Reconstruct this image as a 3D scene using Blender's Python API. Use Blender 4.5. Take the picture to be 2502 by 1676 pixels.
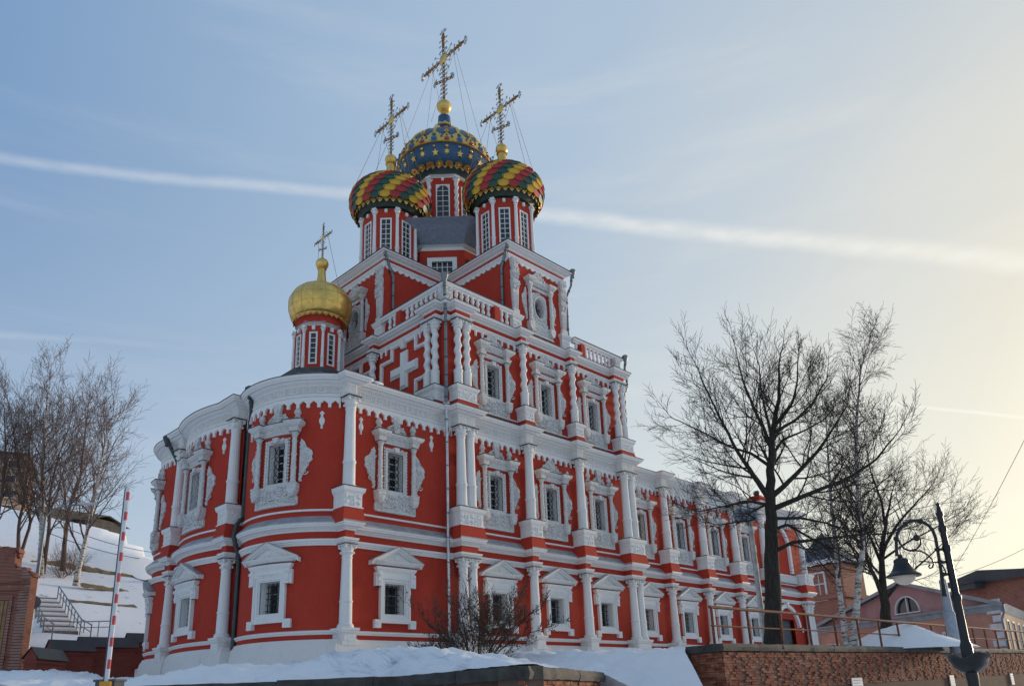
import bpy, math, random
import numpy as np
from math import sin, cos, pi, radians, sqrt, atan2, hypot

# ------------------------------------------------------------------ clear
for o in list(bpy.data.objects):
    bpy.data.objects.remove(o, do_unlink=True)
scene = bpy.context.scene
COL = scene.collection

# ------------------------------------------------------------------ camera
YAW, PITCH, ROLL = 0.7963, 0.2962, -0.0379
CAM = (-24.065, -28.052, -1.844)
_F = np.array([sin(YAW)*cos(PITCH), cos(YAW)*cos(PITCH), sin(PITCH)])
_R = np.array([cos(YAW), -sin(YAW), 0.0])
_U = np.cross(_R, _F)
_R2 = cos(ROLL)*_R + sin(ROLL)*_U
_U2 = -sin(ROLL)*_R + cos(ROLL)*_U
cam_data = bpy.data.cameras.new('camera')
cam_data.sensor_fit = 'HORIZONTAL'
cam_data.sensor_width = 36.0
cam_data.lens = 1904.9439/2502.0*36.0
cam_data.shift_y = 285.7393/2502.0
cam_data.clip_start = 0.1
cam_data.clip_end = 6000.0
cam = bpy.data.objects.new('camera', cam_data)
COL.objects.link(cam)
from mathutils import Matrix, Vector
cam.matrix_world = Matrix(((_R2[0], _U2[0], -_F[0], CAM[0]),
                           (_R2[1], _U2[1], -_F[1], CAM[1]),
                           (_R2[2], _U2[2], -_F[2], CAM[2]),
                           (0, 0, 0, 1)))
scene.camera = cam

def ray(u, v):
    """direction of photo pixel (2502 x 1676)"""
    return _F + _R2*(u-1251.0)/1904.9439 + _U2*(838.0+285.7393-v)/1904.9439
def at_dist(u, v, dist):
    """point on the pixel's ray at a horizontal distance from the camera"""
    d = ray(u, v); t = dist/hypot(d[0], d[1])
    return np.array(CAM)+d*t

# ------------------------------------------------------------------ world
SUN_AZ = radians(98.0)      # from +Y towards +X
SUN_EL = radians(7.0)
SKY_STRENGTH = 0.15
EXPOSURE = 0.55
world = bpy.data.worlds.new('World')
scene.world = world
world.use_nodes = True
wn = world.node_tree.nodes; wl = world.node_tree.links
wn.clear()
w_out = wn.new('ShaderNodeOutputWorld')
w_bg = wn.new('ShaderNodeBackground')
w_bg.inputs['Strength'].default_value = SKY_STRENGTH
sky = wn.new('ShaderNodeTexSky')
sky.sky_type = 'NISHITA'
sky.sun_disc = False
sky.sun_elevation = SUN_EL
sky.sun_rotation = SUN_AZ
sky.altitude = 100
sky.air_density = 1.0
sky.dust_density = 0.25
sky.ozone_density = 1.0
def wnode(t, **kw):
    n = wn.new(t)
    for k, v in kw.items(): setattr(n, k, v)
    return n
def wmath(op, a, b=None, clamp=False):
    n = wnode('ShaderNodeMath', operation=op, use_clamp=clamp)
    for i, x in enumerate((a, b)):
        if x is None: continue
        if isinstance(x, (int, float)): n.inputs[i].default_value = x
        else: wl.new(x, n.inputs[i])
    return n.outputs[0]
w_tc = wnode('ShaderNodeTexCoord')
w_dir = w_tc.outputs['Generated']
def wdot(vec):
    n = wnode('ShaderNodeVectorMath', operation='DOT_PRODUCT')
    wl.new(w_dir, n.inputs[0]); n.inputs[1].default_value = vec
    return n.outputs['Value']
def wnoise(scale, detail, sx=1, sy=1, sz=1, rough=0.5):
    m = wnode('ShaderNodeMapping'); wl.new(w_dir, m.inputs['Vector'])
    m.inputs['Scale'].default_value = (sx, sy, sz)
    n = wnode('ShaderNodeTexNoise'); wl.new(m.outputs[0], n.inputs['Vector'])
    n.inputs['Scale'].default_value = scale; n.inputs['Detail'].default_value = detail
    n.inputs['Roughness'].default_value = rough
    return n.outputs['Fac']
def wsmooth(val, lo, hi, a=0.0, b=1.0):
    n = wnode('ShaderNodeMapRange', interpolation_type='SMOOTHSTEP')
    wl.new(val, n.inputs['Value'])
    for k, x in zip(('From Min', 'From Max', 'To Min', 'To Max'), (lo, hi, a, b)):
        n.inputs[k].default_value = x
    return n.outputs['Result']
def wmix(fac, c1, c2):
    n = wnode('ShaderNodeMix', data_type='RGBA')
    wl.new(fac, n.inputs[0])
    for i, c in ((6, c1), (7, c2)):
        if isinstance(c, tuple): n.inputs[i].default_value = c
        else: wl.new(c, n.inputs[i])
    return n.outputs[2]
# thin veil of high cloud all over the sky (a mid grey-blue that thins and thickens)
sep = wnode('ShaderNodeSeparateXYZ'); wl.new(w_dir, sep.inputs[0])
veil_n = wnoise(1.6, 6, 1, 1, 3.0, 0.55)
to_sun = wdot((sin(SUN_AZ)*cos(SUN_EL), cos(SUN_AZ)*cos(SUN_EL), sin(SUN_EL)))
def srgb(r, g, b):      # display colour -> the radiance that gives it at this strength and exposure
    f = lambda c: ((c/255+0.055)/1.055)**2.4 if c > 10 else c/255/12.92
    return tuple(f(c)/(SKY_STRENGTH*2**EXPOSURE) for c in (r, g, b))+(1.0,)
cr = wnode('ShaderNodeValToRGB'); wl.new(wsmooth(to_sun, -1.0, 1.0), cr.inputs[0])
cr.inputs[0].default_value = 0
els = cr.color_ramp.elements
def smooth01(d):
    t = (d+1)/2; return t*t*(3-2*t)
stops = [(-1.0, (152, 174, 202)), (-0.35, (136, 165, 202)), (0.0, (122, 158, 202)), (0.38, (164, 189, 217)), (0.62, (182, 201, 221)), (0.78, (205, 214, 221)), (0.89, (230, 228, 218)), (0.955, (246, 234, 208))]  # unseen sky opposite the sun is brightened to add fill light on the facades
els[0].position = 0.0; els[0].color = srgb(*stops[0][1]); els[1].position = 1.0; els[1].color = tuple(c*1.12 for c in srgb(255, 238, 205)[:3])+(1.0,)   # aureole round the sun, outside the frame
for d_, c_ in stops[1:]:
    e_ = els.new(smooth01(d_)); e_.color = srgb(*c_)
low = wsmooth(sep.outputs['Z'], 0.0, 0.62, 1.0, 0.0)       # haze is thicker towards the horizon
haze_col = wmix(wsmooth(to_sun, 0.35, 0.97), srgb(210, 217, 222), srgb(255, 248, 226))
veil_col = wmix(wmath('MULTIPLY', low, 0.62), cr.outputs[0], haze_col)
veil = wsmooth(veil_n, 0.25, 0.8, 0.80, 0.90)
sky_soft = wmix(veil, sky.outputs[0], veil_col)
# faint streaky cirrus
cir = wsmooth(wnoise(2.6, 7, 0.6, 0.6, 5.0, 0.6), 0.48, 0.78, 0.0, 0.28)
sky_soft = wmix(cir, sky_soft, wmix(wsmooth(to_sun, 0.0, 0.9), srgb(196, 210, 226), srgb(252, 244, 228)))
# contrails: bands along great circles
def contrail(p1, p2, width, strength, seed, fade_lo, fade_hi, fall=1.6):
    a = ray(*p1); b = ray(*p2)
    n = np.cross(a, b); n /= np.linalg.norm(n)
    d = wdot(tuple(n))
    wob = wmath('MULTIPLY', wmath('SUBTRACT', wnoise(9+seed, 3), 0.5), width*1.1)
    d = wmath('ADD', d, wob)
    am = a/np.linalg.norm(a); bm = b/np.linalg.norm(b)
    t = bm-am*np.dot(am, bm); t /= np.linalg.norm(t)
    along = wmath('ARCTAN2', wdot(tuple(t)), wdot(tuple(am)))
    wide = wsmooth(along, 0.0, 1.3, 0.75, 1.5)
    band = wsmooth(wmath('DIVIDE', wmath('ABSOLUTE', d), wide), 0.0, width, 1.0, 0.0)
    tex = wsmooth(wnoise(30+seed*3, 5, 1, 1, 3), 0.2, 0.8, 0.55, 1.0)
    fade = wsmooth(along, fade_lo, fade_hi)
    ahead = wsmooth(wdot(tuple(am)), -0.2, 0.2)
    return wmath('MULTIPLY', wmath('MULTIPLY', wmath('MULTIPLY', band, tex), wmath('MULTIPLY', fade, ahead)), strength)
trails = [contrail((0, 390), (2502, 645), 0.0125, 0.60, 1, -1.5, 0.9),
          contrail((1700, 938), (2502, 1020), 0.0035, 0.95, 5, 0.02, 0.35),
          contrail((0, 815), (900, 880), 0.008, 0.22, 8, 0.28, -0.02)]
fac = trails[0]
for t_ in trails[1:]: fac = wmath('ADD', fac, t_, True)
TRAIL_MUL = 1.0
warm = wsmooth(wdot((sin(SUN_AZ), cos(SUN_AZ), 0.05)), 0.0, 1.0)
trail_col = wmix(warm, srgb(214, 222, 232), srgb(255, 252, 240))
sky_all = wmix(fac, sky_soft, trail_col)
wl.new(sky_all, w_bg.inputs['Color'])
wl.new(w_bg.outputs[0], w_out.inputs['Surface'])

# ------------------------------------------------------------------ sun
sun_data = bpy.data.lights.new('sun', 'SUN')
sun_data.energy = 2.0
sun_data.angle = radians(8.0)
sun_data.color = (1.0, 0.80, 0.58)
sun = bpy.data.objects.new('sun', sun_data)
COL.objects.link(sun)
_sd = Vector((sin(SUN_AZ)*cos(SUN_EL), cos(SUN_AZ)*cos(SUN_EL), sin(SUN_EL)))
sun.rotation_euler = _sd.to_track_quat('Z', 'Y').to_euler()
sun.location = (60, 0, 60)

# ------------------------------------------------------------------ exposure
scene.view_settings.view_transform = 'Standard'
scene.view_settings.look = 'None'
scene.view_settings.exposure = EXPOSURE
scene.view_settings.gamma = 1.0
scene.view_settings.use_curve_mapping = False
# ================================================================== materials
MATS = {}
def new_mat(name):
    m = bpy.data.materials.new(name); m.use_nodes = True
    nt = m.node_tree; nt.nodes.clear()
    out = nt.nodes.new('ShaderNodeOutputMaterial')
    b = nt.nodes.new('ShaderNodeBsdfPrincipled')
    nt.links.new(b.outputs[0], out.inputs[0])
    MATS[name] = m
    return m, nt, b
def N(nt, t, **kw):
    n = nt.nodes.new(t)
    for k, v in kw.items(): setattr(n, k, v)
    return n
def rgba(c): return (c[0], c[1], c[2], 1.0)
def coords(nt, obj=True, scale=(1, 1, 1), rot=(0, 0, 0)):
    if obj == 'world':
        g = N(nt, 'ShaderNodeNewGeometry'); src = g.outputs['Position']
    else:
        tc = N(nt, 'ShaderNodeTexCoord'); src = tc.outputs['Object' if obj else 'Generated']
    mp = N(nt, 'ShaderNodeMapping')
    mp.inputs['Scale'].default_value = scale; mp.inputs['Rotation'].default_value = rot
    nt.links.new(src, mp.inputs[0])
    return mp.outputs[0]
def noise(nt, vec, scale, detail=4, rough=0.55, dist=0.0):
    n = N(nt, 'ShaderNodeTexNoise'); nt.links.new(vec, n.inputs['Vector'])
    n.inputs['Scale'].default_value = scale; n.inputs['Detail'].default_value = detail
    n.inputs['Roughness'].default_value = rough; n.inputs['Distortion'].default_value = dist
    return n.outputs['Fac']
def ramp(nt, fac, stops, interp='LINEAR'):
    r = N(nt, 'ShaderNodeValToRGB'); r.color_ramp.interpolation = interp
    els = r.color_ramp.elements
    while len(els) > 1: els.remove(els[0])
    els[0].position = stops[0][0]; els[0].color = rgba(stops[0][1])
    for p, c in stops[1:]:
        e = els.new(p); e.color = rgba(c)
    nt.links.new(fac, r.inputs[0])
    return r.outputs[0]
def mixc(nt, fac, a, b, blend='MIX'):
    n = N(nt, 'ShaderNodeMix', data_type='RGBA', blend_type=blend)
    if isinstance(fac, (int, float)): n.inputs[0].default_value = fac
    else: nt.links.new(fac, n.inputs[0])
    for i, c in ((6, a), (7, b)):
        if isinstance(c, tuple): n.inputs[i].default_value = rgba(c)
        else: nt.links.new(c, n.inputs[i])
    return n.outputs[2]
def mapr(nt, v, lo, hi, a=0.0, b=1.0):
    n = N(nt, 'ShaderNodeMapRange', interpolation_type='SMOOTHSTEP'); nt.links.new(v, n.inputs['Value'])
    for k, x in zip(('From Min', 'From Max', 'To Min', 'To Max'), (lo, hi, a, b)): n.inputs[k].default_value = x
    return n.outputs['Result']
def bump(nt, b, h, strength=0.4, dist=0.02):
    n = N(nt, 'ShaderNodeBump'); n.inputs['Strength'].default_value = strength
    n.inputs['Distance'].default_value = dist
    nt.links.new(h, n.inputs['Height']); nt.links.new(n.outputs[0], b.inputs['Normal'])
def setp(b, **kw):
    for k, v in kw.items():
        b.inputs[k.replace('_', ' ')].default_value = v

def plain(name, col, rough=0.6, metal=0.0, var=0.25, scale=3.0, bstr=0.15, bd=0.01, spec=None, world=False):
    m, nt, b = new_mat(name)
    v = coords(nt, 'world' if world else True)
    n = noise(nt, v, scale, 6)
    dark = tuple(c*(1-var) for c in col); lite = tuple(min(1, c*(1+var*0.6)) for c in col)
    nt.links.new(ramp(nt, n, [(0.3, dark), (0.7, lite)]), b.inputs['Base Color'])
    n2 = noise(nt, v, scale*9, 4)
    if bstr: bump(nt, b, n2, bstr, bd)
    setp(b, Roughness=rough, Metallic=metal)
    if spec is not None: b.inputs['Specular IOR Level'].default_value = spec
    return m

def mat_red():
    m, nt, b = new_mat('red_limewash')
    v = coords(nt, 'world')
    n1 = noise(nt, v, 0.35, 6, 0.6); n2 = noise(nt, v, 2.6, 6, 0.65)
    base = ramp(nt, n1, [(0.25, (0.40, 0.036, 0.021)), (0.55, (0.455, 0.046, 0.025)), (0.8, (0.50, 0.058, 0.031))])
    c = mixc(nt, mapr(nt, n2, 0.5, 0.85, 0.0, 0.35), base, (0.52, 0.095, 0.06))
    # rain streaks and faded drips
    vs = coords(nt, 'world', (3.5, 3.5, 0.22)); n3 = noise(nt, vs, 1.6, 5, 0.6)
    c = mixc(nt, mapr(nt, n3, 0.56, 0.8, 0.0, 0.30), c, (0.20, 0.030, 0.022))
    c = mixc(nt, mapr(nt, n3, 0.44, 0.2, 0.0, 0.22), c, (0.55, 0.12, 0.08))
    nt.links.new(c, b.inputs['Base Color'])
    # brick courses under the paint: bands in z and offsets
    sp = N(nt, 'ShaderNodeSeparateXYZ'); nt.links.new(v, sp.inputs[0])
    ad = N(nt, 'ShaderNodeMath', operation='ADD'); nt.links.new(sp.outputs[0], ad.inputs[0]); nt.links.new(sp.outputs[1], ad.inputs[1])
    cb = N(nt, 'ShaderNodeCombineXYZ'); nt.links.new(ad.outputs[0], cb.inputs[0]); nt.links.new(sp.outputs[2], cb.inputs[1])
    br = N(nt, 'ShaderNodeTexBrick'); nt.links.new(cb.outputs[0], br.inputs['Vector'])
    br.inputs['Scale'].default_value = 1.0; br.inputs['Mortar Size'].default_value = 0.012
    br.inputs['Brick Width'].default_value = 0.28; br.inputs['Row Height'].default_value = 0.085
    br.inputs['Color1'].default_value = (1, 1, 1, 1); br.inputs['Color2'].default_value = (.7, .7, .7, 1); br.inputs['Mortar'].default_value = (0, 0, 0, 1)
    n4 = noise(nt, v, 14, 4)
    ad2 = N(nt, 'ShaderNodeMath', operation='ADD'); nt.links.new(br.outputs['Color'], ad2.inputs[0]); nt.links.new(n4, ad2.inputs[1])
    bump(nt, b, ad2.outputs[0], 0.45, 0.012)
    setp(b, Roughness=0.85)
    b.inputs['Specular IOR Level'].default_value = 0.25
def mat_white(name, base=(0.76, 0.75, 0.73), dirt=0.55, bs=0.25, bd=0.01, scale=10):
    m, nt, b = new_mat(name)
    v = coords(nt, 'world')
    n1 = noise(nt, v, 0.8, 6, 0.62); n2 = noise(nt, v, 5.5, 6, 0.7)
    vs = coords(nt, 'world', (4, 4, 0.35)); n3 = noise(nt, vs, 2.0, 5)
    c = mixc(nt, mapr(nt, n2, 0.5, 0.85, 0, dirt*0.8), base, (0.47, 0.44, 0.40))
    c = mixc(nt, mapr(nt, n3, 0.55, 0.85, 0, dirt), c, (0.42, 0.39, 0.355))
    c = mixc(nt, mapr(nt, n1, 0.35, 0.7, 0, 0.5), c, mixc(nt, 0.5, c, (0.80, 0.79, 0.77)))
    nt.links.new(c, b.inputs['Base Color'])
    n4 = noise(nt, v, scale, 5, 0.6)
    bump(nt, b, n4, bs, bd)
    setp(b, Roughness=0.8); b.inputs['Specular IOR Level'].default_value = 0.25
def mat_carved():
    m, nt, b = new_mat('white_carved_stone')
    v = coords(nt, 'world')
    vo = N(nt, 'ShaderNodeTexVoronoi'); nt.links.new(v, vo.inputs['Vector']); vo.inputs['Scale'].default_value = 7.0
    n2 = noise(nt, v, 6, 5, 0.7); n1 = noise(nt, v, 30, 4)
    c = mixc(nt, mapr(nt, n2, 0.45, 0.8, 0, 0.5), (0.76, 0.75, 0.73), (0.42, 0.39, 0.35))
    nt.links.new(c, b.inputs['Base Color'])
    ad = N(nt, 'ShaderNodeMath', operation='ADD'); nt.links.new(vo.outputs['Distance'], ad.inputs[0]); nt.links.new(n1, ad.inputs[1])
    bump(nt, b, ad.outputs[0], 1.0, 0.06)
    setp(b, Roughness=0.85); b.inputs['Specular IOR Level'].default_value = 0.2
def mat_glass():
    m, nt, b = new_mat('window_glass')
    v = coords(nt, 'world'); n = noise(nt, v, 1.3, 3)
    nt.links.new(ramp(nt, n, [(0.35, (0.012, 0.014, 0.017)), (0.7, (0.045, 0.045, 0.045))]), b.inputs['Base Color'])
    setp(b, Roughness=0.08); b.inputs['Specular IOR Level'].default_value = 0.6
    bump(nt, b, noise(nt, v, 2.5, 2), 0.05, 0.02)
def mat_metal(name, col, rough, var=0.3, metal=0.9, seam=True):
    m, nt, b = new_mat(name)
    v = coords(nt, 'world'); n = noise(nt, v, 2.2, 6, 0.65); n2 = noise(nt, v, 13, 4)
    nt.links.new(ramp(nt, n, [(0.3, tuple(c*(1-var) for c in col)), (0.7, tuple(min(1, c*(1+var*.5)) for c in col))]), b.inputs['Base Color'])
    nt.links.new(mapr(nt, n2, 0.3, 0.7, rough*0.75, min(1, rough*1.3)), b.inputs['Roughness'])
    bump(nt, b, n2, 0.12, 0.01)
    setp(b, Metallic=metal)
def mat_gold(name, col=(0.88, 0.58, 0.16), rough=0.26):
    m, nt, b = new_mat(name)
    v = coords(nt, True); n = noise(nt, v, 3, 5, 0.6)
    nt.links.new(ramp(nt, n, [(0.3, tuple(c*0.72 for c in col)), (0.7, col)]), b.inputs['Base Color'])
    nt.links.new(mapr(nt, n, 0.3, 0.75, rough*1.5, rough*0.8), b.inputs['Roughness'])
    bump(nt, b, noise(nt, v, 1.7, 3), 0.25, 0.05)
    setp(b, Metallic=0.75)
def mat_snow():
    m, nt, b = new_mat('snow')
    v = coords(nt, 'world')
    n1 = noise(nt, v, 0.45, 7, 0.66); n2 = noise(nt, v, 2.6, 7, 0.72); n3 = noise(nt, v, 40, 3)
    c = mixc(nt, mapr(nt, n2, 0.58, 0.8, 0, 0.55), (0.88, 0.89, 0.91), (0.60, 0.58, 0.57))
    c = mixc(nt, mapr(nt, n1, 0.60, 0.78, 0, 0.40), c, (0.40, 0.375, 0.36))
    nt.links.new(c, b.inputs['Base Color'])
    a = N(nt, 'ShaderNodeMath', operation='MULTIPLY_ADD'); nt.links.new(n2, a.inputs[0]); a.inputs[1].default_value = 4.0; nt.links.new(n3, a.inputs[2])
    bump(nt, b, a.outputs[0], 0.5, 0.04)
    setp(b, Roughness=0.75); b.inputs['Subsurface Weight'].default_value = 0.0
    b.inputs['Specular IOR Level'].default_value = 0.25
def mat_hill():
    m, nt, b = new_mat('snowy_ground')
    v = coords(nt, 'world')
    n1 = noise(nt, v, 0.09, 8, 0.65); n2 = noise(nt, v, 0.8, 7, 0.7); n3 = noise(nt, v, 7, 4)
    c = mixc(nt, mapr(nt, n2, 0.60, 0.72, 0, 0.8), (0.86, 0.87, 0.90), (0.20, 0.155, 0.12))
    c = mixc(nt, mapr(nt, n1, 0.60, 0.75, 0, 0.45), c, (0.45, 0.42, 0.40))
    nt.links.new(c, b.inputs['Base Color'])
    bump(nt, b, n3, 0.5, 0.06)
    setp(b, Roughness=0.85); b.inputs['Specular IOR Level'].default_value = 0.2
def mat_brick(name, c1, c2, c3):
    m, nt, b = new_mat(name)
    oi = N(nt, 'ShaderNodeObjectInfo')
    v = coords(nt, 'world'); n = noise(nt, v, 3.2, 6, 0.7); n2 = noise(nt, v, 30, 4)
    # per-brick tint from a cell hash of the position and the object
    cell = N(nt, 'ShaderNodeTexVoronoi'); nt.links.new(coords(nt, 'world', (3.7, 3.7, 12.5)), cell.inputs['Vector']); cell.inputs['Scale'].default_value = 1.0
    sepc = N(nt, 'ShaderNodeSeparateColor'); nt.links.new(cell.outputs['Color'], sepc.inputs[0])
    base = ramp(nt, sepc.outputs[0], [(0.0, c1), (0.5, c2), (1.0, c3)])
    c = mixc(nt, mapr(nt, n, 0.52, 0.72, 0, 0.7), base, tuple(x*0.35 for x in c1))
    c = mixc(nt, mapr(nt, n2, 0.6, 0.8, 0, 0.35), c, (0.45, 0.33, 0.26))
    nt.links.new(c, b.inputs['Base Color'])
    bump(nt, b, n2, 0.5, 0.015); setp(b, Roughness=0.9)
    b.inputs['Specular IOR Level'].default_value = 0.2
def mat_brickwall(name, c1, c2, mortar, bw=0.27, rh=0.085, ms=0.012, dirt=0.5):
    m, nt, b = new_mat(name)
    v = coords(nt, 'world')
    sp = N(nt, 'ShaderNodeSeparateXYZ'); nt.links.new(v, sp.inputs[0])
    ad = N(nt, 'ShaderNodeMath', operation='ADD'); nt.links.new(sp.outputs[0], ad.inputs[0]); nt.links.new(sp.outputs[1], ad.inputs[1])
    cb = N(nt, 'ShaderNodeCombineXYZ'); nt.links.new(ad.outputs[0], cb.inputs[0]); nt.links.new(sp.outputs[2], cb.inputs[1])
    br = N(nt, 'ShaderNodeTexBrick'); nt.links.new(cb.outputs[0], br.inputs['Vector'])
    br.inputs['Scale'].default_value = 1.0; br.inputs['Mortar Size'].default_value = ms
    br.inputs['Brick Width'].default_value = bw; br.inputs['Row Height'].default_value = rh
    br.inputs['Color1'].default_value = rgba(c1); br.inputs['Color2'].default_value = rgba(c2); br.inputs['Mortar'].default_value = rgba(mortar)
    n = noise(nt, v, 0.9, 7, 0.7); n2 = noise(nt, v, 5, 5)
    c = mixc(nt, mapr(nt, n, 0.5, 0.75, 0, dirt), br.outputs['Color'], tuple(x*0.4 for x in c1))
    c = mixc(nt, mapr(nt, n2, 0.62, 0.8, 0, dirt*0.7), c, (0.5, 0.42, 0.36))
    nt.links.new(c, b.inputs['Base Color'])
    bump(nt, b, br.outputs['Fac'], -0.5, 0.015); setp(b, Roughness=0.9)
    b.inputs['Specular IOR Level'].default_value = 0.2
def mat_birch():
    m, nt, b = new_mat('birch_bark')
    v = coords(nt, 'world', (1, 1, 4)); n = noise(nt, v, 2.5, 6, 0.7); n2 = noise(nt, coords(nt, 'world'), 1.2, 4)
    c = ramp(nt, n, [(0.42, (0.035, 0.03, 0.027)), (0.50, (0.50, 0.46, 0.41)), (0.75, (0.66, 0.63, 0.58))])
    c = mixc(nt, mapr(nt, n2, 0.5, 0.7, 0, 0.5), c, (0.33, 0.27, 0.22))
    nt.links.new(c, b.inputs['Base Color']); bump(nt, b, n, 0.5, 0.02); setp(b, Roughness=0.8)
def mat_bark(name, c1, c2):
    m, nt, b = new_mat(name)
    v = coords(nt, 'world', (1, 1, .18)); n = noise(nt, v, 14, 6, 0.7); n2 = noise(nt, coords(nt, 'world'), 1.5, 4)
    c = ramp(nt, n, [(0.35, c1), (0.7, c2)])
    nt.links.new(c, b.inputs['Base Color']); bump(nt, b, n, 0.9, 0.04); setp(b, Roughness=0.9)
    b.inputs['Specular IOR Level'].default_value = 0.2
def mat_rust():
    m, nt, b = new_mat('rusty_iron')
    v = coords(nt, 'world'); n = noise(nt, v, 9, 7, 0.7); n2 = noise(nt, v, 2, 4)
    c = ramp(nt, n, [(0.3, (0.075, 0.022, 0.014)), (0.55, (0.19, 0.06, 0.03)), (0.75, (0.27, 0.13, 0.065))])
    nt.links.new(c, b.inputs['Base Color']); bump(nt, b, n, 0.5, 0.01); setp(b, Roughness=0.8, Metallic=0.1)
mat_red(); mat_white('white_limewash'); mat_carved(); mat_glass()
mat_white('white_plinth', (0.70, 0.68, 0.65), 0.6, 0.5, 0.02, 7)
mat_metal('sheet_metal', (0.42, 0.44, 0.46), 0.42, metal=0.45)
mat_metal('dark_flashing', (0.075, 0.078, 0.08), 0.5, metal=0.5)
mat_metal('zinc_pipe', (0.56, 0.58, 0.60), 0.33)
mat_metal('grey_pipe', (0.20, 0.235, 0.25), 0.5, metal=0.6)
mat_metal('green_pipe', (0.055, 0.075, 0.078), 0.5, metal=0.4)
mat_gold('gilding'); mat_gold('gilding_dull', (0.62, 0.36, 0.10), 0.38)
plain('enamel_red', (0.36, 0.022, 0.020), 0.5, 0.0, 0.25, 2.0, 0.1)
plain('enamel_yellow', (0.62, 0.36, 0.022), 0.5, 0.0, 0.2, 2.0, 0.1)
plain('enamel_green', (0.012, 0.070, 0.048), 0.5, 0.0, 0.3, 2.0, 0.1)
plain('dome_base_dark', (0.03, 0.05, 0.035), 0.5, 0.1, 0.3)
mat_metal('blue_enamel', (0.035, 0.10, 0.19), 0.42, 0.4, 0.2)
plain('gem_red', (0.45, 0.05, 0.04), 0.18); plain('gem_green', (0.03, 0.16, 0.09), 0.18); plain('gem_blue', (0.05, 0.15, 0.38), 0.18)
plain('black_iron', (0.012, 0.013, 0.014), 0.5, 0.3, 0.3, 6, 0.2)
plain('cross_iron', (0.30, 0.17, 0.075), 0.4, 0.6, 0.4, 8, 0.2)
plain('cross_glass', (0.42, 0.46, 0.47), 0.1, 0.6, 0.3, 8, 0.0)
plain('curtain', (0.62, 0.53, 0.36), 0.9, 0, 0.35, 5.0)
plain('dark_interior', (0.02, 0.018, 0.016), 0.9)
mat_snow(); mat_hill()
mat_brick('old_brick', (0.15, 0.050, 0.034), (0.25, 0.088, 0.052), (0.33, 0.15, 0.095))
mat_brickwall('brick_backing', (0.10, 0.055, 0.04), (0.14, 0.075, 0.05), (0.10, 0.085, 0.075), dirt=0.6)
mat_brickwall('far_brick', (0.27, 0.075, 0.045), (0.34, 0.11, 0.065), (0.36, 0.28, 0.23), 0.5, 0.16, 0.02)
mat_brickwall('ruin_brick', (0.21, 0.05, 0.03), (0.27, 0.08, 0.048), (0.30, 0.22, 0.18), 0.27, 0.085, 0.014, 0.8)
mat_brickwall('yard_brick', (0.22, 0.05, 0.035), (0.26, 0.065, 0.045), (0.2, 0.09, 0.07), 0.27, 0.085, 0.01, 0.5)
mat_brickwall('flat_brick', (0.42, 0.25, 0.15), (0.47, 0.29, 0.18), (0.45, 0.36, 0.28), 0.5, 0.16, 0.02, 0.35)
plain('coping_stone', (0.060, 0.056, 0.050), 0.85, 0, 0.55, 2.4, 0.6, 0.03, world=True)
plain('mortar_stone', (0.26, 0.22, 0.19), 0.9, 0, 0.4, 4, 0.6, 0.03, world=True)
plain('pink_stucco', (0.52, 0.27, 0.19), 0.9, 0, 0.25, 0.8, 0.2, world=True)
plain('mauve_stucco', (0.40, 0.25, 0.24), 0.9, 0, 0.2, 0.8, 0.2, world=True)
plain('ochre_stucco', (0.55, 0.38, 0.23), 0.9, 0, 0.2, 0.8, 0.2, world=True)
plain('trim_white', (0.66, 0.66, 0.66), 0.7, 0, 0.2, 2, 0.2, world=True)
plain('trim_grey', (0.30, 0.32, 0.33), 0.7, 0, 0.25, 1.2, 0.2, world=True)
plain('slate_roof', (0.12, 0.15, 0.19), 0.55, 0.2, 0.35, 0.7, 0.2, world=True)
plain('dark_roof', (0.060, 0.060, 0.065), 0.6, 0.1, 0.3, 0.7, 0.2, world=True)
mat_rust(); mat_birch()
mat_bark('dark_bark', (0.022, 0.020, 0.017), (0.062, 0.054, 0.044))
mat_bark('twig_bark', (0.050, 0.036, 0.030), (0.085, 0.06, 0.05))
mat_bark('shrub_bark', (0.050, 0.034, 0.028), (0.095, 0.062, 0.048))
mat_bark('far_bark', (0.085, 0.062, 0.058), (0.16, 0.115, 0.10))
plain('lamp_black', (0.014, 0.016, 0.019), 0.38, 0.2, 0.3, 8, 0.15)
plain('lamp_glass', (0.62, 0.50, 0.40), 0.15, 0, 0.15, 3, 0.0)
plain('barrier_white', (0.70, 0.70, 0.72), 0.5, 0, 0.15, 3, 0.05); plain('barrier_red', (0.58, 0.07, 0.075), 0.5, 0, 0.2, 6, 0.05)
plain('barrier_orange', (0.65, 0.30, 0.02), 0.5, 0, 0.2, 6, 0.05); plain('barrier_grey', (0.07, 0.08, 0.09), 0.5)
plain('steel_pole', (0.20, 0.23, 0.26), 0.5, 0.5, 0.25, 3); plain('white_pole', (0.48, 0.47, 0.44), 0.7, 0, 0.4, 4, 0.2)
plain('floodlight_grey', (0.30, 0.35, 0.42), 0.5, 0.2, 0.2, 5); plain('wood_door', (0.30, 0.17, 0.08), 0.8, 0, 0.35, 3)
plain('door_grey', (0.10, 0.11, 0.12), 0.7, 0, 0.3, 3); plain('sign_white', (0.62, 0.62, 0.60), 0.6, 0, 0.15, 8); plain('sign_print', (0.30, 0.33, 0.34), 0.7)
plain('dry_seed', (0.060, 0.040, 0.030), 0.9, 0, 0.4, 9, 0.0); plain('wet_asphalt', (0.06, 0.06, 0.062), 0.6, 0, 0.4, 1.5, 0.5, 0.02, world=True)
plain('dead_grass', (0.22, 0.16, 0.09), 0.95, 0, 0.4, 4, 0.3); plain('orange_cap', (0.35, 0.08, 0.05), 0.6)
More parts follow.
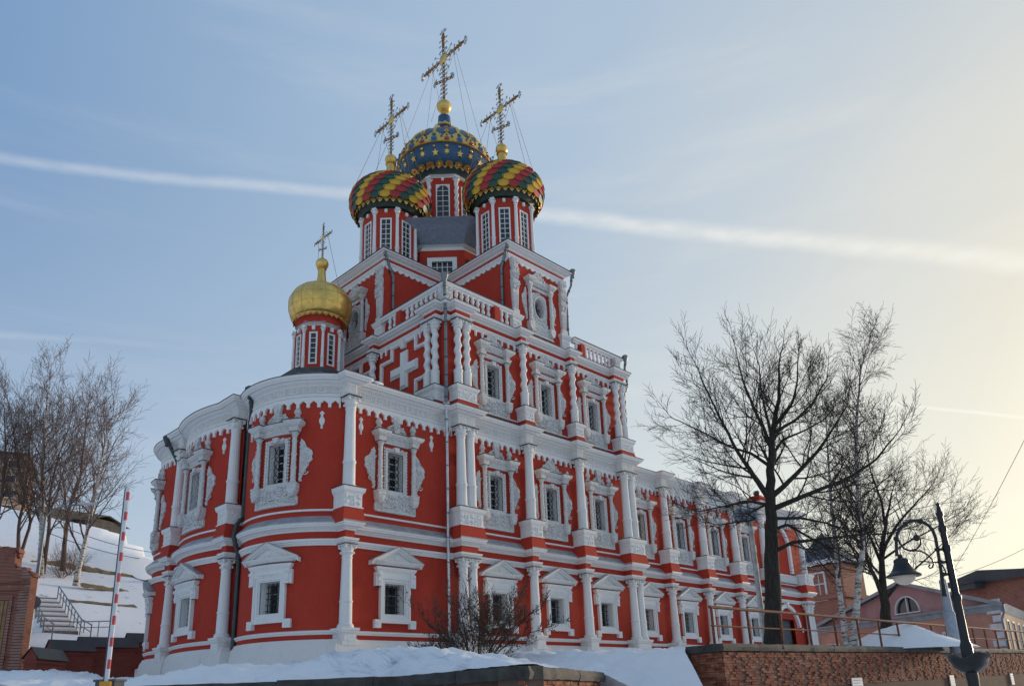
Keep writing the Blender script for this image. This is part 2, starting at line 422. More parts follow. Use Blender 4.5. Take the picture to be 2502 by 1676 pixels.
# ================================================================== geometry helpers
class MB:
    def __init__(s): s.v = []; s.f = []; s.n = 0
    def add(s, verts, faces):
        b = s.n; s.v.extend(verts); s.n += len(verts)
        s.f.extend([tuple(i+b for i in f) for f in faces])
    def box(s, x0, x1, y0, y1, z0, z1):
        s.add([(x0, y0, z0), (x1, y0, z0), (x1, y1, z0), (x0, y1, z0), (x0, y0, z1), (x1, y0, z1), (x1, y1, z1), (x0, y1, z1)],
              [(0, 3, 2, 1), (4, 5, 6, 7), (0, 1, 5, 4), (1, 2, 6, 5), (2, 3, 7, 6), (3, 0, 4, 7)])
    def frustum(s, b, t, z0, z1):
        """b, t = (x0,x1,y0,y1) at bottom / top"""
        s.add([(b[0], b[2], z0), (b[1], b[2], z0), (b[1], b[3], z0), (b[0], b[3], z0), (t[0], t[2], z1), (t[1], t[2], z1), (t[1], t[3], z1), (t[0], t[3], z1)],
              [(0, 3, 2, 1), (4, 5, 6, 7), (0, 1, 5, 4), (1, 2, 6, 5), (2, 3, 7, 6), (3, 0, 4, 7)])
    def prism(s, poly, y0, y1, inset=None, idep=0.03):
        """poly in (x,z), extruded from y0 (back) to y1 (front, more negative)"""
        n = len(poly)
        vs = [(p[0], y0, p[1]) for p in poly]+[(p[0], y1, p[1]) for p in poly]
        fs = [(i, (i+1) % n, n+(i+1) % n, n+i) for i in range(n)]
        if inset:
            cx = sum(p[0] for p in poly)/n; cz = sum(p[1] for p in poly)/n
            vs += [(cx+(p[0]-cx)*inset, y1, cz+(p[1]-cz)*inset) for p in poly]
            vs += [(cx+(p[0]-cx)*(inset-.06), y1+idep, cz+(p[1]-cz)*(inset-.06)) for p in poly]
            fs += [(n+i, n+(i+1) % n, 2*n+(i+1) % n, 2*n+i) for i in range(n)]
            fs += [(2*n+i, 2*n+(i+1) % n, 3*n+(i+1) % n, 3*n+i) for i in range(n)]
            fs.append(tuple(range(3*n, 4*n)))
        else:
            fs.append(tuple(range(n, 2*n)))
        s.add(vs, fs)
    def sweep(s, path, prof, closed=False, close_prof=False):
        """profile (d outward, z) swept along a plan path; outward = right-hand side"""
        n = len(path); m = len(prof); vs = []
        for i in range(n):
            p = path[i]
            if closed or 0 < i < n-1:
                a = path[(i-1) % n]; c = path[(i+1) % n]
                d1 = (p[0]-a[0], p[1]-a[1]); d2 = (c[0]-p[0], c[1]-p[1])
            elif i == 0:
                d1 = d2 = (path[1][0]-p[0], path[1][1]-p[1])
            else:
                d1 = d2 = (p[0]-path[i-1][0], p[1]-path[i-1][1])
            l1 = hypot(*d1) or 1; l2 = hypot(*d2) or 1
            n1 = (d1[1]/l1, -d1[0]/l1); n2 = (d2[1]/l2, -d2[0]/l2)
            k = 1+n1[0]*n2[0]+n1[1]*n2[1]
            mx, my = ((n1[0]+n2[0])/k, (n1[1]+n2[1])/k) if k > 0.15 else n1
            for d, z in prof: vs.append((p[0]+mx*d, p[1]+my*d, z))
        fs = []
        for i in range(n if closed else n-1):
            j = (i+1) % n
            for q in range(m if close_prof else m-1):
                r = (q+1) % m
                fs.append((i*m+q, j*m+q, j*m+r, i*m+r))
        if not closed:
            fs.append(tuple(range(m))); fs.append(tuple(range((n-1)*m, n*m))[::-1])
        s.add(vs, fs)
    def lathe(s, prof, cx=0, cy=0, n=16, rf=None, cap=True):
        m = len(prof); vs = []
        for r, z in prof:
            for k in range(n):
                t = 2*pi*k/n
                rr = r*(rf(t, z) if rf else 1)
                vs.append((cx+rr*cos(t), cy+rr*sin(t), z))
        fs = [(i*n+k, i*n+(k+1) % n, (i+1)*n+(k+1) % n, (i+1)*n+k) for i in range(m-1) for k in range(n)]
        if cap:
            fs.append(tuple(range(n))[::-1]); fs.append(tuple(range((m-1)*n, m*n)))
        s.add(vs, fs)
    def tube(s, pts, rad, n=6, cap=True):
        pts = [np.array(p, float) for p in pts]; m = len(pts)
        if isinstance(rad, (int, float)): rad = [rad]*m
        vs = []; ref = None
        for i in range(m):
            t = pts[min(i+1, m-1)]-pts[max(i-1, 0)]
            t /= (np.linalg.norm(t) or 1)
            if ref is None: ref = np.array((0, 0, 1.)) if abs(t[2]) < 0.9 else np.array((1., 0, 0))
            u = np.cross(t, ref); u /= (np.linalg.norm(u) or 1); w = np.cross(u, t); ref = w
            for k in range(n):
                a = 2*pi*k/n
                vs.append(tuple(pts[i]+rad[i]*(u*cos(a)+w*sin(a))))
        fs = [(i*n+k, i*n+(k+1) % n, (i+1)*n+(k+1) % n, (i+1)*n+k) for i in range(m-1) for k in range(n)]
        if cap: fs.append(tuple(range(n))[::-1]); fs.append(tuple(range((m-1)*n, m*n)))
        s.add(vs, fs)
    def blob(s, c, rx, ry, rz, rot=0.0):
        """squashed icosahedron; rot in the x-z plane"""
        cr, sr = cos(rot), sin(rot); vs = []
        for x, y, z in ICO:
            a, b = x*rx, z*rz
            vs.append((c[0]+a*cr-b*sr, c[1]+y*ry, c[2]+a*sr+b*cr))
        s.add(vs, ICOF)
    def carve(s, x0, x1, z0, z1, y, n, size, seed, depth=0.05):
        r = random.Random(seed)
        cols = max(1, int(round((x1-x0)/(size*1.9)))); rows = max(1, int(round((z1-z0)/(size*1.9))))
        for i in range(cols):
            for j in range(rows):
                for k in range(n):
                    s.blob((x0+(i+.5+r.uniform(-.35, .35))*(x1-x0)/cols, y, z0+(j+.5+r.uniform(-.35, .35))*(z1-z0)/rows),
                           size*r.uniform(.35, .6), depth*r.uniform(.7, 1.2), size*r.uniform(.7, 1.1), r.uniform(0, pi))
    def scroll(s, cx, cz, y, r0, turns, rad, flip=1, n=14, start=0.0):
        pts = []
        for i in range(n+1):
            t = i/n; a = start+flip*2*pi*turns*t; r = r0*(1-0.8*t)
            pts.append((cx+r*cos(a), y, cz+r*sin(a)))
        s.tube(pts, [rad*(1-.4*i/n) for i in range(n+1)], 5)
    def wall(s, mp, s0, s1, z0, z1, holes=(), ds=None):
        xs = {s0, s1}; zs = {z0, z1}
        for h in holes: xs.update((h[0], h[1])); zs.update((h[2], h[3]))
        xs = sorted(x for x in xs if s0 <= x <= s1); zs = sorted(z for z in zs if z0 <= z <= z1)
        if ds:
            x2 = []
            for a, b in zip(xs[:-1], xs[1:]):
                k = max(1, int(math.ceil((b-a)/ds)))
                x2 += [a+(b-a)*i/k for i in range(k)]
            xs = x2+[xs[-1]]
        for a, b in zip(xs[:-1], xs[1:]):
            for c, d in zip(zs[:-1], zs[1:]):
                mx, mz = (a+b)/2, (c+d)/2
                if any(h[0] < mx < h[1] and h[2] < mz < h[3] for h in holes): continue
                s.add([mp(a, c), mp(b, c), mp(b, d), mp(a, d)], [(0, 1, 2, 3)])
    def mesh(s, name, mat, smooth=None, bend=None):
        me = bpy.data.meshes.new(name)
        v = s.v
        if bend:
            R = bend; v = [((R-p[1])*sin(p[0]/R), R-(R-p[1])*cos(p[0]/R), p[2]) for p in v]
        me.from_pydata([tuple(float(c) for c in p) for p in v], [], s.f)
        if isinstance(mat, str): mat = MATS[mat]
        me.materials.append(mat)
        if smooth is not None:
            me.polygons.foreach_set('use_smooth', [True]*len(me.polygons))
            if smooth < 179: me.set_sharp_from_angle(angle=radians(smooth))
        me.update()
        return me
_p = (1+sqrt(5))/2; _q = sqrt(1+_p*_p)
ICO = [(x/_q, y/_q, z/_q) for x, y, z in [(-1, _p, 0), (1, _p, 0), (-1, -_p, 0), (1, -_p, 0), (0, -1, _p), (0, 1, _p), (0, -1, -_p), (0, 1, -_p), (_p, 0, -1), (_p, 0, 1), (-_p, 0, -1), (-_p, 0, 1)]]
ICOF = [(0, 11, 5), (0, 5, 1), (0, 1, 7), (0, 7, 10), (0, 10, 11), (1, 5, 9), (5, 11, 4), (11, 10, 2), (10, 7, 6), (7, 1, 8), (3, 9, 4), (3, 4, 2), (3, 2, 6), (3, 6, 8), (3, 8, 9), (4, 9, 5), (2, 4, 11), (6, 2, 10), (8, 6, 7), (9, 8, 1)]

def fast_tube(mb, pts, rad, n):
    """light tube for twigs, plain floats"""
    m = len(pts); b = mb.n; v = mb.v; f = mb.f
    ux, uy, uz = 1.0, 0.0, 0.0
    for i in range(m):
        a = pts[i-1] if i else pts[0]; c = pts[i+1] if i < m-1 else pts[i]
        tx, ty, tz = c[0]-a[0], c[1]-a[1], c[2]-a[2]; l = sqrt(tx*tx+ty*ty+tz*tz) or 1.0; tx /= l; ty /= l; tz /= l
        if i == 0 and abs(tx) > .8: ux, uy, uz = 0.0, 1.0, 0.0
        d = ux*tx+uy*ty+uz*tz; ux -= d*tx; uy -= d*ty; uz -= d*tz; l = sqrt(ux*ux+uy*uy+uz*uz) or 1.0; ux /= l; uy /= l; uz /= l
        wx, wy, wz = ty*uz-tz*uy, tz*ux-tx*uz, tx*uy-ty*ux; r = rad[i]; p = pts[i]
        for cc, ss in TRIG[n]: v.append((p[0]+r*(ux*cc+wx*ss), p[1]+r*(uy*cc+wy*ss), p[2]+r*(uz*cc+wz*ss)))
    for i in range(m-1):
        q = b+i*n
        for k in range(n):
            k2 = (k+1) % n; f.append((q+k, q+k2, q+n+k2, q+n+k))
    mb.n = b+m*n
TRIG = {n: [(cos(2*pi*k/n), sin(2*pi*k/n)) for k in range(n)] for n in (3, 4, 5)}
def link(name, me, parent=None, loc=(0, 0, 0), rz=0.0, rot=None, scale=None):
    o = bpy.data.objects.new(name, me); COL.objects.link(o)
    o.location = loc; o.rotation_euler = rot if rot else (0, 0, rz)
    if scale: o.scale = scale if isinstance(scale, tuple) else (scale,)*3
    if parent is not None: o.parent = parent
    return o
def part(name, mb, mat, parent=None, loc=(0, 0, 0), rz=0.0, smooth=None, kind=None):
    o = link(name, mb.mesh(name, mat, smooth), parent, loc, rz)
    if kind: o['kind'] = kind
    return o
def empty(name, loc=(0, 0, 0), rz=0.0):
    o = bpy.data.objects.new(name, None); COL.objects.link(o)
    o.location = loc; o.rotation_euler = (0, 0, rz); o.empty_display_size = 0.5
    return o
def tag(o, label, cat, group=None):
    o['label'] = label; o['category'] = cat
    if group: o['group'] = group
    return o
def structure(o):
    o['kind'] = 'structure'; return o
def vnoise(x, y, seed=0):
    """smooth 2-D value noise for arrays or floats"""
    x = np.asarray(x, float); y = np.asarray(y, float)
    xi = np.floor(x); yi = np.floor(y); xf = x-xi; yf = y-yi
    def h(a, b):
        v = np.sin(a*127.1+b*311.7+seed*74.7)*43758.5453
        return v-np.floor(v)
    u = xf*xf*(3-2*xf); w = yf*yf*(3-2*yf)
    return (h(xi, yi)*(1-u)+h(xi+1, yi)*u)*(1-w)+(h(xi, yi+1)*(1-u)+h(xi+1, yi+1)*u)*w
def fbm(x, y, seed=0, oct=4):
    s = 0; a = 0.5; f = 1.0
    for i in range(oct):
        s = s+a*(vnoise(np.asarray(x)*f, np.asarray(y)*f, seed+i)-0.5); a *= 0.5; f *= 2.03
    return s
# ================================================================== the church
church = tag(empty('church'), 'red and white baroque church with carved window surrounds and patterned onion domes', 'church')
RED, WHT, CRV = 'red_limewash', 'white_limewash', 'white_carved_stone'
W0 = 0.4                     # wall plane of the main block
TW = 1.116                   # wall plane of the refectory
AW = 0.55                    # wall plane of the straight part of the apse
X1, X1B, X2, X3, X4, X4B = 0.931, 1.549, 5.90, 10.22, 14.54, 15.20
X5, X6, X7, X8, X9, X9B = 19.84, 24.39, 28.86, 33.35, 39.55, 40.15
XE, YN = 15.7, 18.0          # far wall planes of the main block
XW = 40.7                    # west end of the refectory
E2, E3 = 6.556, 11.844
YA = 9.2                     # axis
LS = ((-3.9, 4.05), 4.05); LM = ((-1.47, 9.2), 7.0)
SCX = -5.55; JX, JY = -7.62, 6.1
def lobe_pt(L, ph, d=0.0):
    return (L[0][0]-(L[1]+d)*cos(ph), L[0][1]-(L[1]+d)*sin(ph))
def arc(L, p0, p1, n):
    return [lobe_pt(L, p0+(p1-p0)*i/n) for i in range(n+1)]
def plan12(p, hw, west=True):
    """plan of the two lower storeys with a break forward at every column"""
    h = []
    h += arc(LM, 0.0, math.asin((YA-JY-hw)/LM[1]), 8)
    h += [(JX-p, JY+hw), (JX-p, JY-hw)]
    ph0 = math.asin((LS[0][1]-(JY-hw))/LS[1]); ph1 = math.acos((LS[0][0]-(SCX-hw))/LS[1])
    h += arc(LS, ph0, ph1, 16)
    h += [(SCX-hw, AW-p), (SCX+hw, AW-p), (SCX+hw, AW)]
    north = [(x, 2*YA-y) for x, y in h[1:]+[(0.4, AW)]][::-1]
    s = h+[(W0, AW), (W0, W0)]
    for a, b in ((X1, X1B), (X2, X2), (X3, X3), (X4, X4B)):
        s += [(a-hw, W0), (a-hw, W0-p), (b+hw, W0-p), (b+hw, W0)]
    s += [(XE, W0), (XE, TW)]
    for a in (X5, X6, X7, X8):
        s += [(a-hw, TW), (a-hw, TW-p), (a+hw, TW-p), (a+hw, TW)]
    s += [(X9-hw, TW), (X9-hw, TW-p), (X9B+hw, TW-p), (X9B+hw, TW), (XW, TW), (XW, 17.2)]
    return north+s
def plan3(p, hw, ends=0.0):
    pts = [(W0, YN)]
    ys = [(18.4-X1, 18.4-X1B), (E3, E3), (E2, E2), (X1B, X1)]
    for a, b in ys: pts += [(W0, a+hw), (W0-p, a+hw), (W0-p, b-hw), (W0, b-hw)]
    pts += [(W0, W0)]
    for a, b in ((X1, X1B), (X2, X2), (X3, X3), (X4, X4B)):
        pts += [(a-hw, W0), (a-hw, W0-p), (b+hw, W0-p), (b+hw, W0)]
    pts += [(XE, W0), (XE, YN)]
    return pts
def sw(name, path, prof, mat, closed=False, smooth=None):
    mb = MB(); mb.sweep(path, prof, closed)
    return part(name, mb, mat, church, smooth=smooth)

# ---- bays ---------------------------------------------------------
BAY_APSE = -2.75
BAYS = [(X1B+X2)/2, (X2+X3)/2, (X3+X4)/2]
TBAYS = [17.5, (X5+X6)/2, (X6+X7)/2, (X7+X8)/2]
H1 = (0.53, 1.92, 3.26); H2 = (0.45, 7.58, 9.40); H3 = (0.45, 13.86, 15.75)
LOBEWIN = [(LS, radians(20.5), False), (LM, 0.0, False), (LS, radians(20.5), True)]

# ---- walls --------------------------------------------------------
def holes(xs, *hs): return [(x-h[0], x+h[0], h[1], h[2]) for x in xs for h in hs]
mb = MB(); mb.wall(lambda s, z: (s, AW, z), SCX, W0, -1.5, 12.3, holes([BAY_APSE], H1, H2)); part('apse_wall', mb, RED, church)
mb = MB(); mb.wall(lambda s, z: (s, W0, z), W0, XE, -1.5, 12.4, holes(BAYS, H1, H2)); part('wall', mb, RED, church)
mb = MB(); mb.wall(lambda s, z: (s, TW, z), XE, XW, -1.5, 12.3, holes(TBAYS, H1, H2)+[(35.3, 37.7, -0.2, 3.4)]); part('refectory_wall', mb, RED, church)
for f_, a_, b_ in ((lambda s, z: (XE, s, z), W0, TW), (lambda s, z: (XW, s, z), TW, 17.2), (lambda s, z: (s, 17.2, z), XE, XW), (lambda s, z: (s, 2*YA-AW, z), SCX, W0), (lambda s, z: (W0, s, z), W0, AW)):
    mb = MB(); mb.wall(f_, a_, b_, -1.5, 12.35); part('side_wall', mb, RED, church)
for L, ph, mir in LOBEWIN:
    mb = MB(); R = L[1]
    if L is LS: a0, a1 = math.asin((L[0][1]-JY-.3)/R)-0.03, math.acos((L[0][0]-SCX)/R)+0.08
    else: a1 = math.asin((YA-JY)/R)+0.02; a0 = -a1
    def mp(s, z, L=L, mir=mir):
        x, y = lobe_pt(L, s); return (x, 2*YA-y if mir else y, z)
    mb.wall(mp, a0, a1, -1.5, 12.3, [(ph-h[0]/R, ph+h[0]/R, h[1], h[2]) for h in (H1, H2)], 0.09)
    part('apse_lobe_wall', mb, RED, church, smooth=30)
mb = MB(); mb.wall(lambda s, z: (s, W0, z), W0, XE, 12.4, 18.2, holes(BAYS, H3)); part('upper_wall', mb, RED, church)
mb = MB(); mb.wall(lambda s, z: (W0, s, z), W0, YN, 12.3, 18.2); mb.wall(lambda s, z: (XE, s, z), W0, YN, 12.3, 18.2); mb.wall(lambda s, z: (s, YN, z), W0, XE, 12.3, 18.2)
part('upper_side_wall', mb, RED, church)

# ---- plinth and string courses -----------------------------------
PL = plan12(0.50, 0.40)
sw('plinth', PL, [(0.42, -1.5), (0.36, -0.2), (0.22, 0.55), (0.12, 0.70), (0.10, 0.76), (0.0, 0.78)], 'white_plinth')
sw('base_course', plan12(0.42, 0.36), [(0.0, 0.96), (0.05, 0.97), (0.07, 1.03), (0.11, 1.05), (0.12, 1.11), (0.0, 1.15)], WHT)
FR = plan12(0.60, 0.22)
sw('architrave', FR, [(0.0, 4.70), (0.06, 4.70), (0.065, 4.78), (0.10, 4.79), (0.11, 4.85), (0.15, 4.87), (0.17, 4.97), (0.0, 4.99)], WHT)
sw('frieze', FR, [(-.02, 4.98), (0.015, 4.985), (0.015, 5.33), (-.02, 5.34)], RED)
sw('cornice', plan12(0.60, 0.20), [(0.0, 5.29), (0.07, 5.30), (0.09, 5.36), (0.13, 5.38), (0.22, 5.45), (0.30, 5.47), (0.31, 5.53), (0.35, 5.55), (0.365, 5.64), (0.0, 5.655)], WHT)
flatp = plan12(0.0, 0.2)
sw('ledge_sheet', plan12(0.60, 0.20), [(0.375, 5.625), (0.375, 5.662), (0.02, 5.99), (0.0, 5.995)], 'sheet_metal')
sw('sill_bead', plan12(0.02, 0.2), [(0.0, 6.20), (0.05, 6.205), (0.06, 6.25), (0.045, 6.29), (0.0, 6.30)], WHT)
C2P = plan12(0.50, 0.22)
sw('second_architrave', C2P, [(0.0, 11.44), (0.05, 11.44), (0.055, 11.50), (0.08, 11.51), (0.085, 11.58), (0.11, 11.60), (0.115, 11.635), (0.04, 11.65), (0.04, 12.0), (0.0, 12.02)], WHT)
C2PROF = [(0.04, 11.985), (0.09, 12.0), (0.10, 12.05), (0.16, 12.08), (0.26, 12.13), (0.30, 12.19), (0.44, 12.22), (0.45, 12.28), (0.50, 12.30), (0.54, 12.39), (0.55, 12.42)]
sw('second_cornice', C2P, C2PROF+[(0.0, 12.43)], WHT)
sw('second_flashing', C2P, [(0.53, 12.424), (0.575, 12.424), (0.575, 12.452), (0.0, 12.60)], 'dark_flashing')
sw('upper_sill', plan3(0.02, 0.2), [(0.0, 12.84), (0.05, 12.845), (0.055, 12.91), (0.0, 12.93)], WHT)
P3 = plan3(0.40, 0.19)
sw('upper_architrave', P3, [(0.0, 17.50), (0.05, 17.50), (0.055, 17.58), (0.09, 17.59), (0.095, 17.66), (0.14, 17.68), (0.15, 17.75), (0.0, 17.77)], WHT)
sw('upper_frieze', P3, [(-.02, 17.76), (0.012, 17.765), (0.012, 18.10), (-.02, 18.11)], RED)
sw('upper_cornice', P3, [(0.0, 18.05), (0.06, 18.06), (0.08, 18.12), (0.14, 18.15), (0.24, 18.20), (0.28, 18.26), (0.36, 18.28), (0.37, 18.34), (0.39, 18.36), (0.40, 18.42), (0.0, 18.43)], WHT)
sw('upper_flashing', P3, [(0.39, 18.425), (0.425, 18.425), (0.425, 18.448), (0.0, 18.50)], 'dark_flashing')
mb = MB(); mb.box(W0+.1, XE-.1, W0+.1, YN-.1, 18.30, 18.44); part('terrace_roof', mb, 'sheet_metal', church)

# ---- hanging fringe (pointed arcading) ---------------------------
def fringe_run(mb, s0, s1, ztop, zap, zspr, zbot, pitch, tw, mp):
    n = max(1, int(round((s1-s0)/pitch))); w = (s1-s0)/n
    for i in range(n):
        a = s0+i*w
        poly = [(a, ztop), (a, zbot), (a+tw*w, zbot), (a+tw*w, zspr), (a+w*.5, zap), (a+w*(1-tw), zspr), (a+w*(1-tw), zbot), (a+w, zbot), (a+w, ztop)]
        for fa in ((0, 1, 2, 3), (0, 3, 4), (0, 4, 8), (4, 5, 8), (5, 6, 7, 8)):
            mb.add([mp(poly[k][0], poly[k][1], .10) for k in fa], [tuple(range(len(fa)))])
        for k in range(1, 7):
            p, q = poly[k], poly[k+1]
            mb.add([mp(p[0], p[1], .10), mp(q[0], q[1], .10), mp(q[0], q[1], -.02), mp(p[0], p[1], -.02)], [(0, 1, 2, 3)])
def flat_map(y): return lambda s, z, d: (s, y-d, z)
def fr(name, segs):
    for s0, s1, mp in segs:
        mb = MB(); fringe_run(mb, s0, s1, 11.46, 11.30, 11.16, 10.98, 0.47, 0.15, mp); part(name, mb, WHT, church)
cw = 0.30
segs = [(SCX+cw, W0-.05, flat_map(AW))]
for a, b in ((X1B, X2), (X2, X3), (X3, X4)): segs.append((a+cw, b-cw, flat_map(W0)))
segs.append((W0+.02, X1-cw, flat_map(W0)))
for a, b in ((XE-cw+.05, X5), (X5, X6), (X6, X7), (X7, X8), (X8, X9)): segs.append((a+cw, b-cw, flat_map(TW)))
for L, ph, mir in LOBEWIN:
    R = L[1]
    if L is LS: a0, a1 = math.asin((L[0][1]-JY+cw)/R), math.acos((L[0][0]-SCX+cw)/R)
    else: a1 = math.asin((YA-JY-cw)/R); a0 = -a1
    def mp(s, z, d, L=L, mir=mir, R=R):
        x, y = lobe_pt(L, s/R, d); return (x, 2*YA-y if mir else y, z)
    segs.append((a0*R, a1*R, mp))
fr('fringe', segs)
# small bead pendants under the top storey's architrave
pm = MB(); pm.lathe([(0.0, 0), (0.05, 0.03), (0.075, 0.12), (0.065, 0.2), (0.09, 0.24), (0.10, 0.33), (0.10, 0.38)], 0, 0, 8); pend_me = pm.mesh('pendant', WHT, 60)
for a, b in ((X1B, X2), (X2, X3), (X3, X4)):
    n = 8
    for i in range(n): link('pendant', pend_me, church, (a+.42+(b-a-.84)*i/(n-1), W0-.06, 17.14))
for y in (X1B+.5, X1B+.95, E2-.95, E2-.5): link('pendant', pend_me, church, (W0-.06, y, 17.14))
# rosette panels and grooved blocks of the second frieze
pm = MB(); pm.box(-.20, .20, -.045, 0.02, 11.68, 11.72); pm.box(-.20, .20, -.045, .02, 11.94, 11.98); pm.box(-.20, -.165, -.045, .02, 11.72, 11.94); pm.box(.165, .20, -.045, .02, 11.72, 11.94)
for k in range(6): pm.blob((.075*cos(k*pi/3), -.01, 11.83+.075*sin(k*pi/3)), .05, .035, .035, k*pi/3)
pm.blob((0, -.015, 11.83), .04, .04, .04)
ros_me = pm.mesh('frieze_rosette', WHT, 50)
pm = MB()
for k in range(4): pm.box(-.105+k*.06, -.075+k*.06, -.04, .02, 11.68, 11.985)
pm.box(-.12, .12, -.05, .02, 11.60, 11.64)
for k in range(4): pm.blob((-.085+k*.057, -.03, 11.585), .018, .02, .03)
tri_me = pm.mesh('frieze_grooves', WHT)
def frieze_run(s0, s1, place):
    n = max(1, int(round((s1-s0)/0.66))); w = (s1-s0)/n
    for i in range(n):
        loc, rz = place(s0+(i+.5)*w); link('frieze_rosette', ros_me, church, loc, rz)
        if i < n-1:
            loc, rz = place(s0+(i+1)*w); link('frieze_grooves', tri_me, church, loc, rz)
for a, b, y in [(SCX+.22, W0-.1, AW), (X1B+.22, X2-.22, W0), (X2+.22, X3-.22, W0), (X3+.22, X4-.22, W0), (XE+.1, X5-.22, TW), (X5+.22, X6-.22, TW), (X6+.22, X7-.22, TW), (X7+.22, X8-.22, TW), (X8+.22, X9-.22, TW)]:
    frieze_run(a, b, lambda s, y=y: ((s, y-.04, 0), 0))
for L, ph, mir in LOBEWIN:
    R = L[1]
    if L is LS: a0, a1 = math.asin((L[0][1]-JY+.22)/R), math.acos((L[0][0]-SCX+.22)/R)
    else: a1 = math.asin((YA-JY-.22)/R); a0 = -a1
    def pl(s, L=L, mir=mir, R=R):
        ph = s/R; x, y = lobe_pt(L, ph, .04); rz = ph-pi/2
        if mir: y = 2*YA-y; rz = -(ph)-pi/2
        return (x, y, 0), rz
    frieze_run(a0*R, a1*R, pl)
pm = MB()
for k in range(5): pm.box(-.20+k*.085, -.155+k*.085, -.03, .02, 11.68, 11.99)
blk_me = pm.mesh('frieze_fluting', WHT)

# ---- columns ------------------------------------------------------
def capital_mesh(z0, z1, rb, ra, name):
    mb = MB(); h = z1-z0
    def rf(t, z):
        k = (z-z0)/h
        return 1+(0.16*abs(sin(4*t)) if 0.15 < k < 0.5 else (0.13*abs(cos(4*t)) if 0.5 <= k < 0.8 else 0))
    mb.lathe([(rb*1.1, z0), (rb*1.12, z0+.05*h), (rb*.98, z0+.1*h), (rb*1.0, z0+.2*h), (rb*1.28, z0+.4*h), (rb*1.05, z0+.47*h), (rb*1.12, z0+.55*h), (rb*1.42, z0+.72*h), (rb*1.15, z0+.82*h), (rb*1.3, z0+.9*h)], 0, 0, 24, rf)
    for sx in (-1, 1):
        for sy in (-1, 1):
            mb.blob((sx*ra*.78, sy*ra*.78, z0+.78*h), ra*.26, ra*.26, h*.16)
            mb.blob((sx*rb*.95, sy*rb*.95, z0+.36*h), ra*.2, ra*.2, h*.13)
    for k in range(4):
        mb.blob((ra*.9*cos(k*pi/2), ra*.9*sin(k*pi/2), z0+.86*h), ra*.16, ra*.16, h*.1)
    # abacus with hollowed sides
    pts = []
    for k in range(4):
        a = k*pi/2+pi/4
        pts.append((ra*1.38*cos(a), ra*1.38*sin(a)))
        pts.append((ra*.86*cos(a+pi/4), ra*.86*sin(a+pi/4)))
    n = len(pts)
    mb.add([(p[0], p[1], z0+.9*h) for p in pts]+[(p[0], p[1], z1) for p in pts], [(i, (i+1) % n, n+(i+1) % n, n+i) for i in range(n)]+[tuple(range(n)), tuple(range(n, 2*n))])
    return mb.mesh(name, WHT, 50)
mb = MB(); mb.lathe([(.36, 1.20), (.36, 1.26), (.33, 1.28), (.34, 1.33), (.29, 1.36), (.27, 1.40), (.262, 2.24), (.285, 2.26), (.285, 2.31), (.262, 2.34), (.255, 2.36), (.215, 4.10), (.235, 4.12), (.235, 4.17)], 0, 0, 22)
col1_me = mb.mesh('column', WHT, 40)
cap1_me = capital_mesh(4.14, 4.70, .205, .30, 'capital')
mb = MB()
flute = lambda t, z: 1-(0.055*(0.5+0.5*cos(16*t)) if 8.5 < z < 10.8 else 0)
mb.lathe([(.37, 7.16), (.37, 7.22), (.335, 7.24), (.345, 7.30), (.30, 7.33), (.275, 7.38), (.268, 8.33), (.30, 8.36), (.30, 8.42), (.265, 8.45), (.262, 8.52), (.255, 8.6), (.222, 10.74), (.222, 10.82), (.245, 10.84), (.245, 10.9)], 0, 0, 64, flute)
col2_me = mb.mesh('column', WHT, 60)
cap2_me = capital_mesh(10.86, 11.44, .215, .32, 'capital')
mb = MB(); prof = [(.27, 13.64), (.27, 13.72), (.235, 13.74)]+[(.225+.012*(i % 2), 13.76+i*.065) for i in range(12)]+[(.25, 14.56), (.25, 14.62)]
n = 40; vs = []; nz = 46
mb.lathe(prof, 0, 0, 20, lambda t, z: 1+.06*sin(6*t+z*40))
for i in range(nz+1):
    z = 14.6+(17.08-14.6)*i/nz; a = z*2*pi/0.62
    for k in range(16):
        t = 2*pi*k/16; vs.append((.175*cos(t)+.04*cos(a)+.012*cos(3*t-2*a), .175*sin(t)+.04*sin(a), z))
mb.add(vs, [(i*16+k, i*16+(k+1) % 16, (i+1)*16+(k+1) % 16, (i+1)*16+k) for i in range(nz) for k in range(16)])
mb.lathe([(.2, 17.02), (.24, 17.04), (.24, 17.1)], 0, 0, 16)
col3_me = mb.mesh('twisted_column', WHT, 60)
cap3_me = capital_mesh(17.05, 17.5, .195, .28, 'capital')
def pedestal_mesh(w0, w1, df, z0, z1, name, seed, red_h=None):
    """w0,w1 = half-extents of the column row about its centre; df = front from wall"""
    mb = MB()
    zc = z0+(z1-z0)*.66
    mb.box(w0+.12, w1-.12, -df+.12, .05, z0, zc)
    mb.carve(w0+.17, w1-.17, z0+.05, zc-.04, -df+.12, 3, .11, seed, .06)
    r = random.Random(seed+5)
    for sx in (w0+.12, w1-.12):
        for i in range(14): mb.blob((sx, r.uniform(-df+.2, -.05), r.uniform(z0+.06, zc-.05)), .03, .06, .07, r.uniform(-.4, .4))
    path = [(w0+.12, .05), (w0+.12, -df+.12), (w1-.12, -df+.12), (w1-.12, .05)]
    mb.sweep(path, [(0, zc-.02), (.02, zc), (.03, zc+.06), (.08, zc+.10), (.10, zc+.16), (.12, z1-.04), (.12, z1), (-.2, z1+.012)])
    mb.sweep(path, [(-.02, z0-.02), (.05, z0-.02), (.05, z0+.03), (0, z0+.06)])
    return mb.mesh(name, WHT, 40)
def red_base_mesh(w0, w1, df, z0, z1):
    mb = MB(); mb.frustum((w0-.02, w1+.02, -df-.02, .05), (w0+.1, w1-.1, -df+.1, .05), z0, z1); return mb.mesh('pedestal_base', RED)
dbl = X1B-X1
PED = {}
